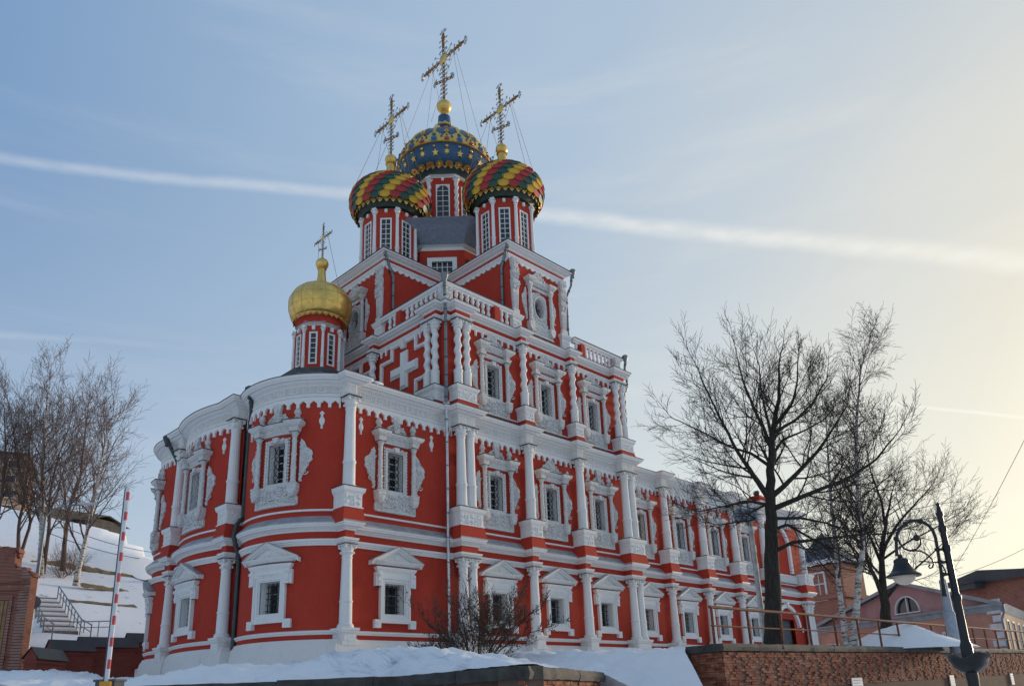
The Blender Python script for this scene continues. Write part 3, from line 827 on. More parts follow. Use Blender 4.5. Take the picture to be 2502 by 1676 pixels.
for key, (ws, we) in dict(s=(0, 0), d=(-dbl/2, dbl/2), w=(-.33, .33)).items():
    PED[1, key] = pedestal_mesh(ws-.45, we+.45, .86, .66, 1.21, 'pedestal', 11)
    mbp = MB(); mbp.box(ws-.34, we+.34, -.75, .05, .5, 1.0); mbp.sweep([(ws-.34, .05), (ws-.34, -.75), (we+.34, -.75), (we+.34, .05)], [(0, .98), (.05, .99), (.07, 1.07), (.10, 1.09), (.11, 1.19), (-.2, 1.205)])
    mbp.box(ws-.26, we+.26, -.765, -.74, .66, .93)
    PED[1, key] = mbp.mesh('pedestal', WHT)
    PED[2, key] = pedestal_mesh(ws-.57, we+.57, .93, 6.28, 7.17, 'pedestal', 12)
    PED['r', key] = red_base_mesh(ws-.57, we+.57, .93, 5.60, 6.27)
    PED[3, key] = pedestal_mesh(ws-.48, we+.48, .78, 12.85, 13.65, 'pedestal', 13)
    PED['r3', key] = red_base_mesh(ws-.46, we+.46, .76, 12.5, 12.84)
def flash(mb, x0, x1, y0, y1, z, o=.03, t=.028): mb.box(x0-o, x1+o, y0-o, y1, z, z+t)
fm = MB(); fm.box(-.33, .33, -.33, .33, 4.702, 4.73); fl1 = fm.mesh('abacus_flashing', 'dark_flashing')
fm = MB(); fm.box(-.37, .37, -.37, .37, 11.442, 11.472); fl2 = fm.mesh('abacus_flashing', 'dark_flashing')
fm = MB(); fm.box(-.32, .32, -.32, .32, 17.502, 17.53); fl3 = fm.mesh('abacus_flashing', 'dark_flashing')
PFL = {}
for key, (ws, we) in dict(s=(0, 0), d=(-dbl/2, dbl/2), w=(-.33, .33)).items():
    for lv, hw_, df_, z_ in ((2, .57, .93, 7.184), (3, .48, .78, 13.664)):
        fm = MB(); flash(fm, ws-hw_, we+hw_, -df_, .03, z_, .025, .022); PFL[lv, key] = fm.mesh('pedestal_flashing', 'dark_flashing')
def column(kind, x, y):
    me, cp = {1: (col1_me, cap1_me), 2: (col2_me, cap2_me), 3: (col3_me, cap3_me)}[kind]
    c = link('twisted_column' if kind == 3 else 'column', me, church, (x, y, 0)); link('capital', cp, c); link('abacus_flashing', {1: fl1, 2: fl2, 3: fl3}[kind], c)
    return c
# (centre x, wall y, rot, key, columns offsets)
def row12(cx, cy, rz, key, offs, offs2=None):
    u = (cos(rz), sin(rz)); n = (sin(rz), -cos(rz))
    for o in offs: column(1, cx+u[0]*o+n[0]*.43, cy+u[1]*o+n[1]*.43)
    for o in (offs2 or offs):
        column(2, cx+u[0]*o+n[0]*.42, cy+u[1]*o+n[1]*.42)
        link('frieze_fluting', blk_me, church, (cx+u[0]*o+n[0]*.545, cy+u[1]*o+n[1]*.545, 0), rz)
    link('pedestal', PED[1, key], church, (cx, cy, 0), rz)
    o = link('pedestal', PED[2, key], church, (cx, cy, 0), rz); link('pedestal_flashing', PFL[2, key], o)
    link('pedestal_base', PED['r', key], church, (cx, cy, 0), rz)
row12((X1+X1B)/2, W0, 0, 'd', (-dbl/2, dbl/2)); row12(X2, W0, 0, 's', (0,)); row12(X3, W0, 0, 's', (0,)); row12((X4+X4B)/2, W0, 0, 'd', (-.33, .33))
for x in (X5, X6, X7, X8): row12(x, TW, 0, 's', (0,))
row12((X9+X9B)/2, TW, 0, 'd', (-.3, .3), (.15,))
row12(SCX, AW, 0, 's', (0,)); row12(JX, JY, -pi/2, 's', (0,)); row12(JX, 2*YA-JY, -pi/2, 's', (0,))
def row3(cx, cy, rz, key, offs):
    u = (cos(rz), sin(rz)); n = (sin(rz), -cos(rz))
    for o in offs: column(3, cx+u[0]*o+n[0]*.32, cy+u[1]*o+n[1]*.32)
    o = link('pedestal', PED[3, key], church, (cx, cy, 0), rz); link('pedestal_flashing', PFL[3, key], o); link('pedestal_base', PED['r3', key], church, (cx, cy, 0), rz)
for rz, f in ((0, lambda s: (s, W0)), (-pi/2, lambda s: (W0, s))):
    row3(*f((X1+X1B)/2), rz, 'd', (-dbl/2, dbl/2))
row3(X2, W0, 0, 's', (0,)); row3(X3, W0, 0, 's', (0,)); row3((X4+X4B)/2, W0, 0, 'd', (-.33, .33))
row3(W0, E2, -pi/2, 's', (0,)); row3(W0, E3, -pi/2, 's', (0,)); row3(W0, 18.4-(X1+X1B)/2, -pi/2, 'd', (-dbl/2, dbl/2))

# ---- windows ------------------------------------------------------
def seg(a0, a1, n): return [a0+(a1-a0)*i/n for i in range(n+1)]
def sbox(mb, x0, x1, y0, y1, z0, z1, n=6):
    xs = seg(x0, x1, n)
    for a, b in zip(xs[:-1], xs[1:]): mb.box(a, b, y0, y1, z0, z1)
def hmould(mb, a, p, prof, n=8):
    mb.sweep([(-a, .03), (-a, -p)]+[(x, -p) for x in seg(-a, a, n)[1:-1]]+[(a, -p), (a, .03)], prof)
def reveal(mb, hw, z0, z1, dep):
    for sx in (-1, 1): mb.box(min(sx*hw, sx*(hw+.06)), max(sx*hw, sx*(hw+.06)), -.02, dep, z0-.06, z1+.06)
    mb.box(-hw, hw, -.02, dep, z1, z1+.06); mb.box(-hw, hw, -.02, dep, z0-.06, z0)
def frame4(mb, hw, z0, z1, w, y0, y1):
    mb.box(-hw-w, -hw, y0, y1, z0-w, z1+w); mb.box(hw, hw+w, y0, y1, z0-w, z1+w)
    mb.box(-hw, hw, y0, y1, z1, z1+w); mb.box(-hw, hw, y0, y1, z0-w, z0)
def beads(mb, hw, z0, z1, y, step, r):
    for sx in (-1, 1):
        n = int((z1-z0)/step)
        for i in range(n+1): mb.blob((sx*hw, y, z0+(z1-z0)*i/n), r*.8, r*.7, r)
    n = int(2*hw/step)
    for i in range(n+1):
        mb.blob((-hw+2*hw*i/n, y, z1), r, r*.7, r*.8); mb.blob((-hw+2*hw*i/n, y, z0), r, r*.7, r*.8)
def colonnette(x, y, z0, z1, r, mb=None):
    mb = mb or MB(); h = z1-z0; n = 30; vs = []
    prof = [(r*1.5, z0), (r*1.5, z0+.04), (r*1.15, z0+.06)]
    for i in range(n): 
        t = i/(n-1); prof.append((r*(1.12-.2*t)*(1.25 if i in (0, 9, 18, 27) else 1), z0+.08+t*(h-.32)))
    prof += [(r*1.0, z1-.22), (r*1.35, z1-.2), (r*1.0, z1-.18), (r*1.5, z1-.08), (r*1.35, z1-.06), (r*1.7, z1-.04), (r*1.7, z1)]
    mb.lathe(prof, x, y, 14, lambda t, z: 1+.14*sin(4*t+z*13)*sin(z*36) if z0+.1 < z < z1-.24 else 1)
    return mb
def wing(side, x0, x1, z0, z1, seed):
    mb = MB(); r = random.Random(seed); w = x1-x0; h = z1-z0
    out = [(x0, z0), (x0+.25*w, z0+.02*h)]
    m = 14
    for i in range(1, m):
        t = i/m; prof = min(1, 1.9*t) if t < .5 else (1 if t < .78 else .55-.35*(t-.78)/.22)
        out.append((x0+w*prof*(1+.09*(i % 2)-.04), z0+h*t))
    out += [(x0+.05*w, z1), (x0-.02*w, z0+.8*h)]
    mb.prism([(side*p[0], p[1]) for p in out][::side], .03, -.07)
    for i in range(26):
        t = r.uniform(.06, .9); ww = w*(min(1, 1.9*t) if t < .78 else .4)
        mb.blob((side*(x0+r.uniform(.1, .88)*ww), -.075, z0+h*t), .045, .035, .085, r.uniform(-.9, .9))
    for k in range(4):
        mb.scroll(side*(x0+w*(.45 if k < 3 else .2)), z0+h*(.22+.19*k), -.09, .15*w/.5, 1.2, .028, side*(1 if k % 2 else -1))
    return mb
def crest_a(z, R, top, urn):
    mb = MB(); n = 14
    poly = [(-R, z)]+[(-R*cos(pi*i/n), z+R*.85*sin(pi*i/n)) for i in range(n+1)]+[(R, z)]
    mb.prism(poly[::-1], .03, -.10, .8, .05)
    for i in range(n+1): mb.blob((-R*.98*cos(pi*i/n), -.08, z+R*.83*sin(pi*i/n)), .06, .05, .045, pi/2-pi*i/n)
    mb.prism([(-.13, z), (.13, z), (.15, z+(top-z)*.6), (.22, z+(top-z)*.85), (.12, top-.05), (0, top), (-.12, top-.05), (-.22, z+(top-z)*.85), (-.15, z+(top-z)*.6)], .03, -.16)
    r = random.Random(3)
    for i in range(26): mb.blob((r.uniform(-R*.8, R*.8), -.10, z+abs(r.gauss(.2, .14))), .07, .05, .05, r.uniform(0, pi))
    for i in range(12): mb.blob((r.uniform(-.14, .14), -.17, z+r.uniform(.2, top-z)), .06, .05, .06, r.uniform(0, pi))
    for sx in (-1, 1):
        mb.prism([(sx*(urn-.34), z), (sx*(urn+.34), z), (sx*(urn+.20), z+.12), (sx*(urn+.1), z+.26), (sx*(urn-.1), z+.26), (sx*(urn-.2), z+.12)][::sx], .03, -.14)
        mb.scroll(sx*(urn+.2), z+.1, -.12, .09, 1.1, .03, sx); mb.scroll(sx*(urn-.2), z+.1, -.12, .09, 1.1, .03, -sx)
        mb.lathe([(.13, z+.24), (.13, z+.29), (.08, z+.32), (.16, z+.42), (.17, z+.5), (.12, z+.58), (.14, z+.6), (.06, z+.68), (.0, z+.76)], sx*urn, -.06, 10)
    return mb
def crest_b(z, hw, top):
    mb = MB(); r = random.Random(9)
    h = top-z
    poly = [(-hw, z), (hw, z), (hw*.9, z+.12*h), (hw*.62, z+.22*h), (hw*.60, z+.45*h), (hw*.36, z+.55*h), (hw*.30, z+.8*h), (hw*.12, z+.9*h), (0, top), (-hw*.12, z+.9*h), (-hw*.30, z+.8*h), (-hw*.36, z+.55*h), (-hw*.60, z+.45*h), (-hw*.62, z+.22*h), (-hw*.9, z+.12*h)]
    mb.prism(poly, .03, -.10)
    for i in range(48):
        t = r.random()**1.6; mb.blob((r.uniform(-1, 1)*hw*(.95-.85*t), -.11, z+.04+t*h*.9), .06, .05, .09, r.uniform(0, pi))
    for sx in (-1, 1):
        mb.scroll(sx*hw*.75, z+.12*h, -.13, .14, 1.2, .035, sx); mb.scroll(sx*hw*.45, z+.42*h, -.13, .13, 1.2, .035, -sx); mb.scroll(sx*hw*.2, z+.74*h, -.13, .09, 1.2, .03, sx)
    return mb
def wavy_grille(hw, z0, z1, y, n):
    mb = MB(); dx = 2*hw/n
    for i in range(n+1):
        xs = -hw+dx*i; k = 40; ph = pi*(i % 2)
        pts = [(max(-hw, min(hw, xs+dx*.47*cos(pi*(z0+(z1-z0)*j/k)/.17+ph))), y, z0+(z1-z0)*j/k) for j in range(k+1)]
        mb.tube(pts, .02, 4)
    return mb
def straight_grille(hw, z0, z1, y):
    mb = MB()
    for i in range(4):
        x = -hw+2*hw*(i+.5)/4; mb.box(x-.014, x+.014, y-.014, y+.014, z0+.01, z1-.01)
    for i in range(5):
        z = z0+(z1-z0)*(i+.6)/5.2; mb.box(-hw+.02, hw-.02, y-.032, y-.006, z-.014, z+.014)
    return mb
def pane_meshes(hw, z0, z1, y, nx, nz, curtain=False):
    g = MB(); g.add([(-hw, y, z0), (hw, y, z0), (hw, y, z1), (-hw, y, z1)], [(0, 1, 2, 3)])
    f = MB(); frame4(f, hw-.06, z0+.06, z1-.06, .06, y-.05, y-.004)
    for i in range(1, nx): x = -hw+2*hw*i/nx; f.box(x-.022, x+.022, y-.04, y-.005, z0, z1)
    for i in range(1, nz): z = z0+(z1-z0)*i/nz; f.box(-hw, hw, y-.038, y-.006, z-.02, z+.02)
    return g, f
def win2(z, top, kind, apron=True):
    """carved window surround of the two upper storeys; z = sill of the opening"""
    hw, z0, z1 = .45, z, z+1.84
    S = MB(); reveal(S, hw, z0, z1, .55); frame4(S, hw, z0, z1, .09, -.07, .02); frame4(S, hw+.09, z0-.09, z1+.09, .07, -.11, .02)
    beads(S, hw+.19, z0-.12, z1+.17, -.05, .15, .075)
    # keystone and lintel ornament
    S.prism([(-.10, z1+.02), (.10, z1+.02), (.15, z1+.26), (-.15, z1+.26)], .02, -.20)
    r = random.Random(4)
    for i in range(16): S.blob((r.uniform(-.42, .42), -.1, z1+.14+r.uniform(-.06, .08)), .07, .05, .05, r.uniform(0, pi))
    zc = z-.13; zt = zc+2.34          # colonnettes from zc to zt
    en = top
    A, P = 1.12, .12
    sbox(S, -A, A, -.10, .03, zt+.02, zt+.14, 8)
    hmould(S, A-.04, .10, [(-.1, zt+.12), (.02, zt+.13), (.05, zt+.2), (.07, zt+.24), (-.1, zt+.25)])
    hmould(S, A-.02, .10, [(-.1, en-.32), (.02, en-.31), (.05, en-.25), (.12, en-.20), (.20, en-.13), (.22, en-.03), (.23, en), (-.1, en+.01)])
    for sx in (-1, 1):
        xa = sx*.97
        S.box(xa-.17, xa+.17, -.36, .03, zt, zt+.07)
        path = [(xa-.16, .03), (xa-.16, -.34), (xa+.16, -.34), (xa+.16, .03)]
        S.sweep(path, [(-.03, zt+.06), (.01, zt+.07), (.03, zt+.16), (.06, zt+.22), (-.03, zt+.24), (-.03, en-.32), (.02, en-.31), (.05, en-.25), (.12, en-.20), (.2, en-.13), (.22, en-.03), (.23, en), (-.1, en+.012)])
        # bracket under the colonnette: scrolled block
        S.prism([(xa-.2, zc), (xa+.2, zc), (xa+.22, zc-.12), (xa+.19, zc-.35), (xa+.1, zc-.55), (xa-.1, zc-.6), (xa-.19, zc-.35), (xa-.22, zc-.12)], .03, -.34, .8, -.03)
        for i in range(10): S.blob((xa+r.uniform(-.15, .15), -.35, zc-r.uniform(.1, .48)), .05, .05, .07, r.uniform(0, pi))
        S.scroll(xa, zc-.42, -.34, .13, 1.3, .035, sx)
        S.box(xa-.22, xa+.22, -.37, .03, zc-.05, zc+.01)
    FL = MB(); hmould(FL, A-.02, .10, [(.0, en+.012), (.25, en+.006), (.25, en+.03), (.0, en+.045)])
    for sx in (-1, 1):
        xa = sx*.97; FL.sweep([(xa-.16, .03), (xa-.16, -.34), (xa+.16, -.34), (xa+.16, .03)], [(-.1, en+.016), (.25, en+.01), (.255, en+.036), (-.1, en+.05)]); FL.box(xa-.2, xa+.2, -.39, .03, zt+.002, zt+.024)
    # apron
    sbox(S, -.80, .80, -.12, .03, zc-.86, z0-.1, 6)
    S.carve(-.76, .76, zc-.78, z0-.16, -.12, 3, .12, 21, .08)
    sbox(S, -1.16, 1.16, -.10, .03, zc-.90, zc-.55, 8)
    S.carve(-1.1, 1.1, zc-.84, zc-.58, -.11, 2, .11, 22, .07)
    sbox(S, -1.10, 1.10, -.15, .03, zc-.95, zc-.87, 8)
    C = [colonnette(sx*.97, -.19, zc, zt, .10) for sx in (-1, 1)]
    K = crest_a(en, .62, en+1.0, 1.0) if kind == 'a' else crest_b(en, 1.05, en+.85)
    WG = [wing(sx, 1.18, 1.72, zc+.1, zt-.25, 31) for sx in (-1, 1)]
    G = wavy_grille(hw, z0, z1, .30, 5)
    g, f = pane_meshes(hw, z0, z1, .50, 2, 5)
    return dict(surround=(S, CRV, 45), flashing=(FL, 'dark_flashing', None), colonnette=(C, CRV, 55), crest=(K, CRV, 45), wing=(WG, CRV, 45), grille=(G, 'black_iron', 60), pane=(g, 'window_glass', None), casement=(f, WHT, None))
def win1(z=1.92):
    hw, z0, z1 = .53, 1.92, 3.26
    S = MB(); reveal(S, hw, z0, z1, .60)
    frame4(S, hw, z0, z1, .07, -.06, .02); frame4(S, hw+.07, z0-.07, z1+.07, .13, -.12, .02); frame4(S, hw+.20, z0-.2, z1+.2, .10, -.17, .02)
    for sx in (-1, 1):          # ears at the head and foot
        S.box(sx*.96-.16, sx*.96+.16, -.19, .02, 1.30, 1.66); S.lathe([(.0, 0), (.09, .0), (.09, .03), (.05, .04), (.0, .05)], 0, 0, 4) if 0 else None
        S.blob((sx*.96, -.19, 1.48), .085, .04, .085)
        S.box(sx*.94-.17, sx*.94+.17, -.19, .02, 3.12, 3.72)
        S.prism([(sx*.90-.1, 3.76), (sx*.90-.1, 3.12), (sx*.90+.1, 3.12), (sx*.90+.1, 3.76)], .0, -.24)
        S.blob((sx*.95, -.24, 3.62), .13, .1, .10); S.blob((sx*.93, -.22, 3.3), .09, .08, .08)
    sbox(S, -.92, .92, -.17, .02, 3.55, 3.74, 6)
    sbox(S, -1.0, 1.0, -.16, .02, 1.52, 1.66, 6)
    hmould(S, 1.0, .16, [(-.1, 3.72), (.02, 3.73), (.04, 3.80), (.07, 3.83), (.10, 3.90), (.11, 3.97), (-.1, 3.98)])
    # pediment
    Pm = MB(); zb, za, A = 4.22, 4.90, 1.40
    hmould(Pm, 1.10, .18, [(-.15, 4.05), (.05, 4.06), (.08, 4.11), (.18, 4.16), (.22, 4.24), (-.15, 4.25)])
    n = 8
    def rake(sx):
        xs = seg(0, sx*A, n)
        for a, b in zip(xs[:-1], xs[1:]):
            za1 = za-(za-zb)*abs(a)/A; zb1 = za-(za-zb)*abs(b)/A
            for (w0, w1, y) in ((0, -.05, -.41), (-.05, -.12, -.35), (-.12, -.2, -.28)):
                poly = [(a, za1+w0), (a, za1+w1), (b, zb1+w1), (b, zb1+w0)]
                Pm.prism(poly if sx < 0 else poly[::-1], .03, y)
    rake(1); rake(-1)
    xs = seg(-A+.2, A-.2, n)
    for a, b in zip(xs[:-1], xs[1:]):
        f = lambda x: za-.15-(za-zb)*abs(x)/A
        Pm.prism([(a, zb-.02), (b, zb-.02), (b, max(zb, f(b))), (a, max(zb, f(a)))], .03, -.17)
    Pm.blob((0, -.18, 4.43), .13, .07, .13); Pm.blob((-.25, -.17, 4.34), .12, .04, .05); Pm.blob((.25, -.17, 4.34), .12, .04, .05)
    F = MB()
    for sx in (-1, 1):
        xs = seg(0, sx*(A+.03), n)
        for a, b in zip(xs[:-1], xs[1:]):
            za1 = za+.006-(za-zb)*abs(a)/A; zb1 = za+.006-(za-zb)*abs(b)/A
            F.add([(a, .03, za1+.02), (b, .03, zb1+.02), (b, -.435, zb1+.02), (a, -.435, za1+.02), (a, -.435, za1-.005), (b, -.435, zb1-.005)], [(0, 1, 2, 3), (3, 2, 5, 4)])
    G = straight_grille(hw, z0, z1, .32); g, f = pane_meshes(hw, z0, z1, .55, 2, 3)
    cu = MB(); cu.add([(-hw+.1, .62, z0), (-.02, .62, z0), (-.02, .62, z1-.2), (-hw+.1, .62, z1-.2)], [(0, 1, 2, 3)])
    return dict(surround=(S, WHT, 40), pediment=(Pm, WHT, 40), pediment_flashing=(F, 'sheet_metal', None), grille=(G, 'black_iron', None), pane=(g, 'window_glass', None), casement=(f, 'trim_grey', None))
def win_meshes(d, bend=None):
    out = []
    for k, (m, mat, sm) in d.items():
        for q in (m if isinstance(m, list) else [m]):
            out.append((k, q.mesh(k, mat, sm, bend)))
    return out
def place_window(ms, loc, rz):
    root = None
    for k, me in ms:
        if root is None: root = link('window', me, church, loc, rz)
        else: link(k, me, root)
    return root
W2A, W2B = win2(7.58, 10.30, 'a'), win2(7.58, 10.30, 'b')
W3 = win2(13.86, 16.80, 'b'); W1 = win1()
m2a, m2b, m3, m1 = win_meshes(W2A), win_meshes(W2B), win_meshes(W3), win_meshes(W1)
for x, m in zip(BAYS, (m2a, m2b, m2a)): place_window(m, (x, W0, 0), 0); place_window(m3, (x, W0, 0), 0); place_window(m1, (x, W0, 0), 0)
place_window(m2a, (BAY_APSE, AW, 0), 0); place_window(m1, (BAY_APSE, AW, 0), 0)
for x in TBAYS: place_window(m2a, (x, TW, 0), 0); place_window(m1, (x, TW, 0), 0)
bents = {}
for L, ph, mir in LOBEWIN:
    R = L[1]
    if R not in bents: bents[R] = (win_meshes(W2A, R), win_meshes(W1, R))
    x, y = lobe_pt(L, ph); rz = ph-pi/2
    if mir: y = 2*YA-y; rz = -ph-pi/2
    for m in bents[R]: place_window(m, (x, y, 0), rz)
# hanging carved pendants on the plain wall fields of the apse
hp = MB()
hp.prism([(-.05, 0), (.05, 0), (.04, .12), (.12, .3), (.12, .42), (.05, .55), (.06, .68), (.12, .72), (.0, .84), (-.12, .72), (-.06, .68), (-.05, .55), (-.12, .42), (-.12, .3), (-.04, .12)], .03, -.05)
for i in range(7): hp.blob((0, -.05, .06+i*.115), .06, .05, .05)
hp_me = hp.mesh('wall_pendant', WHT, 45)
for x, y, rz in [(-4.72, AW, 0), (-0.55, AW, 0)]: link('wall_pendant', hp_me, church, (x, y, 9.98), rz)
for L, ph, mir in [(LS, radians(50), False), (LS, radians(-8), False), (LM, radians(18), False), (LM, radians(-17), False)]:
    x, y = lobe_pt(L, ph); link('wall_pendant', hp_me, church, (x, y, 9.98), ph-pi/2)
for x in (4.95+.35, 9.55, 13.75): link('wall_pendant', hp_me, church, (x, W0, 9.9), 0)

# ---- portal of the refectory -------------------------------------
def arch_band(cx, cz, r0, r1, y0, y1, a0, a1, n=18):
    mb = MB()
    for i in range(n):
        t0 = a0+(a1-a0)*i/n; t1 = a0+(a1-a0)*(i+1)/n
        mb.prism([(cx+r0*cos(t0), cz+r0*sin(t0)), (cx+r1*cos(t0), cz+r1*sin(t0)), (cx+r1*cos(t1), cz+r1*sin(t1)), (cx+r0*cos(t1), cz+r0*sin(t1))][::-1], y0, y1)
    return mb
mb = arch_band(36.5, 2.55, 1.75, 2.05, TW+.02, TW-.22, radians(8), radians(172)); mb.prism([(36.4, 4.35), (36.6, 4.35), (36.68, 4.75), (36.32, 4.75)], TW, TW-.32)
part('portal_arch', mb, WHT, church)
mb = MB(); mb.box(35.3, 37.7, TW+.35, TW+.45, -.6, 3.4); part('portal_door', mb, 'door_grey', church)
mb = arch_band(36.5, 9.2, 1.75, 2.1, TW+.02, TW-.2, radians(0), radians(180)); mb.box(34.4, 34.75, TW-.2, TW, 7.2, 9.2); mb.box(38.25, 38.6, TW-.2, TW, 7.2, 9.2); part('blind_arch', mb, WHT, church)
mb = MB(); mb.box(34.2, 38.9, TW-.25, TW+.02, 6.35, 7.0); mb.carve(34.3, 38.8, 6.4, 6.95, TW-.25, 2, .12, 77, .04); part('balcony_apron', mb, CRV, church)
mb = MB(); mb.lathe([(.0, 2.4), (.09, 2.5), (.05, 2.6), (.13, 2.7), (.13, 2.75)], 38.9, TW-.1, 8); part('portal_corbel', mb, WHT, church)

# ---- east wall of the upper storey: crosses in stepped frames ----
def stepped(cy, cz=15.77):
    mb = MB()
    def bars(k, d):
        mb.box(W0-d, W0+.02, cy-.33+k, cy+.33-k, cz-1.12+k, cz+1.12-k)
        for y0, y1 in ((cy-1.22+k, cy-.33+k), (cy+.33-k, cy+1.22-k)): mb.box(W0-d+.001, W0+.02, y0, y1, cz-.31+k, cz+.31-k)
    bars(0, .07); bars(.07, .12); bars(.13, .17)
    part('wall_cross', mb, WHT, church)
    fb = MB(); t = .11
    pts = [(-1.08, 12.7), (-1.08, 14.78), (-2.08, 14.78), (-2.08, 16.70), (-1.08, 16.70), (-1.08, 17.42), (1.08, 17.42), (1.08, 16.70), (2.08, 16.70), (2.08, 14.78), (1.08, 14.78), (1.08, 12.7)]
    for (p, q) in zip(pts[:-1], pts[1:]):
        y0, y1 = sorted((cy+p[0], cy+q[0])); z0, z1 = sorted((p[1], q[1]))
        if z0 == z1: fb.box(W0-.10, W0+.02, y0-t, y1+t, z0-t, z1+t); fb.box(W0-.15, W0+.02, y0-t*.4, y1+t*.4, z0-t*.5, z1+t*.5)
        else: fb.box(W0-.102, W0+.02, y0-t, y1+t, z0+t, z1-t); fb.box(W0-.152, W0+.02, y0-t*.5, y1+t*.5, z0+t*.5, z1-t*.5)
    fb.frustum((W0-.16, W0, cy-.16, cy+.16), (W0-.34, W0, cy-.24, cy+.24), 17.05, 17.5)
    part('cross_frame', fb, WHT, church)
stepped((X1B+E2)/2-.1); stepped(YA)

# ---- balustrade ---------------------------------------------------
bal_me = None
mb = MB(); mb.lathe([(.10, 18.50), (.10, 18.55), (.06, 18.58), (.10, 18.70), (.115, 18.78), (.08, 18.88), (.055, 18.94), (.085, 18.97), (.055, 19.0), (.09, 19.08), (.115, 19.18), (.06, 19.30), (.09, 19.33), (.10, 19.40)], 0, 0, 10)
bal_me = mb.mesh('baluster', WHT, 50)
BS = [0.94, 1.33, 1.75, 2.14, 2.53, 2.92, 3.34, 4.37, 4.79]
BR = [10.95, 11.88, 12.27, 12.66, 13.06, 13.46, 13.87, 14.26]
for x in BS: link('baluster', bal_me, church, (x+.12, .30, 0))
for x in BR: link('baluster', bal_me, church, (x+.1, .30, 0))
for y in [1.06+i*.42 for i in range(7)]+[4.75, 5.2]: link('baluster', bal_me, church, (.30, y, 0))
for y in [18.4-q for q in (1.06, 1.48, 1.9, 2.32, 2.74, 3.16, 3.58, 4.75, 5.2)]: link('baluster', bal_me, church, (.30, y, 0))
def rail(path, nm='balustrade_rail'):
    mb = MB(); mb.sweep(path, [(-.16, 19.38), (.05, 19.38), (.07, 19.46), (.13, 19.50), (.17, 19.60), (.18, 19.64), (-.16, 19.66)], close_prof=True); part(nm, mb, WHT, church)
    mb = MB(); mb.sweep(path, [(-.2, 19.665), (.215, 19.655), (.215, 19.685), (-.2, 19.71)], close_prof=True); part('rail_flashing', mb, 'dark_flashing', church)
rail([(.30, 5.95), (.30, .30), (5.35, .30)]); rail([(10.75, .30), (XE-.1, .30), (XE-.1, 6)]); rail([(.30, YN+.1), (.30, 12.45)])
mb = MB(); mb.box(.40, .42, 4.05, 4.45, 18.45, 19.4) if 0 else None
for x0, x1, y0, y1 in [(3.80, 4.20, .12, .5), (11.36, 11.70, .12, .5), (.12, .5, 4.0, 4.4)]:
    mb = MB(); mb.box(x0, x1, y0, y1, 18.45, 19.4); part('balustrade_post', mb, RED, church)
for cx, cy in [(.32, .32), (15.0, .32)]:
    mb = MB(); mb.box(cx-.28, cx+.28, cy-.28, cy+.28, 18.45, 19.4); mb.carve(cx-.24, cx+.24, 18.52, 19.35, cy-.28, 3, .12, 5, .05)
    r = random.Random(8)
    for i in range(16): mb.blob((cx-.28, cy+r.uniform(-.24, .24), r.uniform(18.55, 19.3)), .045, .06, .08, r.uniform(0, 3))
    part('corner_pedestal', mb, CRV, church)

# ---- attic (cross-shaped upper tier) -----------------------------
AX0, AX1, AY0, AY1 = 5.55, 10.57, 6.20, 12.20
AF, AXF, AYF = .60, XE-.2, YN-.2
ATT = [(AF, AY1), (AF, AY0), (AX0, AY0), (AX0, AF), (AX1, AF), (AX1, AY0), (AXF, AY0), (AXF, AY1), (AX1, AY1), (AX1, AYF), (AX0, AYF), (AX0, AY1)]
mb = MB()
OV = [((AX0+AX1)/2, AF, 0.0), (AF, YA, -pi/2)]
for i in range(len(ATT)):
    p, q = ATT[i], ATT[(i+1) % len(ATT)]; l = hypot(q[0]-p[0], q[1]-p[1])
    mpp = lambda s, z, p=p, q=q, l=l: (p[0]+(q[0]-p[0])*s/l, p[1]+(q[1]-p[1])*s/l, z)
    mb.wall(mpp, 0, l, 18.2, 24.2, [(l/2-.52, l/2+.52, 20.1, 21.6)] if i in (0, 3) else [])
part('attic_wall', mb, RED, church)
def swc(name, prof, mat, path=ATT):
    mb = MB(); mb.sweep(path, prof, True); return part(name, mb, mat, church)
swc('attic_architrave', [(0, 23.42), (.06, 23.42), (.065, 23.50), (.09, 23.51), (.095, 23.58), (.13, 23.60), (.14, 23.68), (0, 23.70)], WHT)
swc('attic_cornice', [(0, 23.94), (.08, 23.95), (.10, 24.02), (.17, 24.05), (.30, 24.12), (.34, 24.18), (.44, 24.20), (.46, 24.28), (0, 24.29)], WHT)
swc('attic_roof', [(.44, 24.292), (.50, 24.292), (.50, 24.325), (.0, 24.47), (-1.0, 24.74)], 'dark_flashing')
mb = MB(); mb.box(AX0+.2, AX1-.2, 1.2, AYF-.6, 24.3, 24.72); mb.box(1.2, AXF-.6, AY0+.2, AY1-.2, 24.3, 24.73); part('attic_roof_top', mb, 'sheet_metal', church)
# scalloped fringe of the attic
for i in (0, 1, 2, 3, 4):
    p, q = ATT[i], ATT[(i+1) % len(ATT)]; l = hypot(q[0]-p[0], q[1]-p[1])
    ux, uy = (q[0]-p[0])/l, (q[1]-p[1])/l; nx, ny = uy, -ux
    mb = MB(); n = int(round(l/.46)); w = l/n
    for k in range(n):
        pts = [(k*w, 23.44)]+[(k*w+w*(j/6), 23.40-.16*sin(pi*j/6)) for j in range(7)]+[((k+1)*w, 23.44)]
        f = lambda s, z, d: (p[0]+ux*s+nx*d, p[1]+uy*s+ny*d, z)
        m = len(pts); mb.add([f(s, z, .085) for s, z in pts]+[f(s, z, 0) for s, z in pts], [tuple(range(m))]+[(j, j+1, m+j+1, m+j) for j in range(m-1)])
    part('attic_fringe', mb, WHT, church)
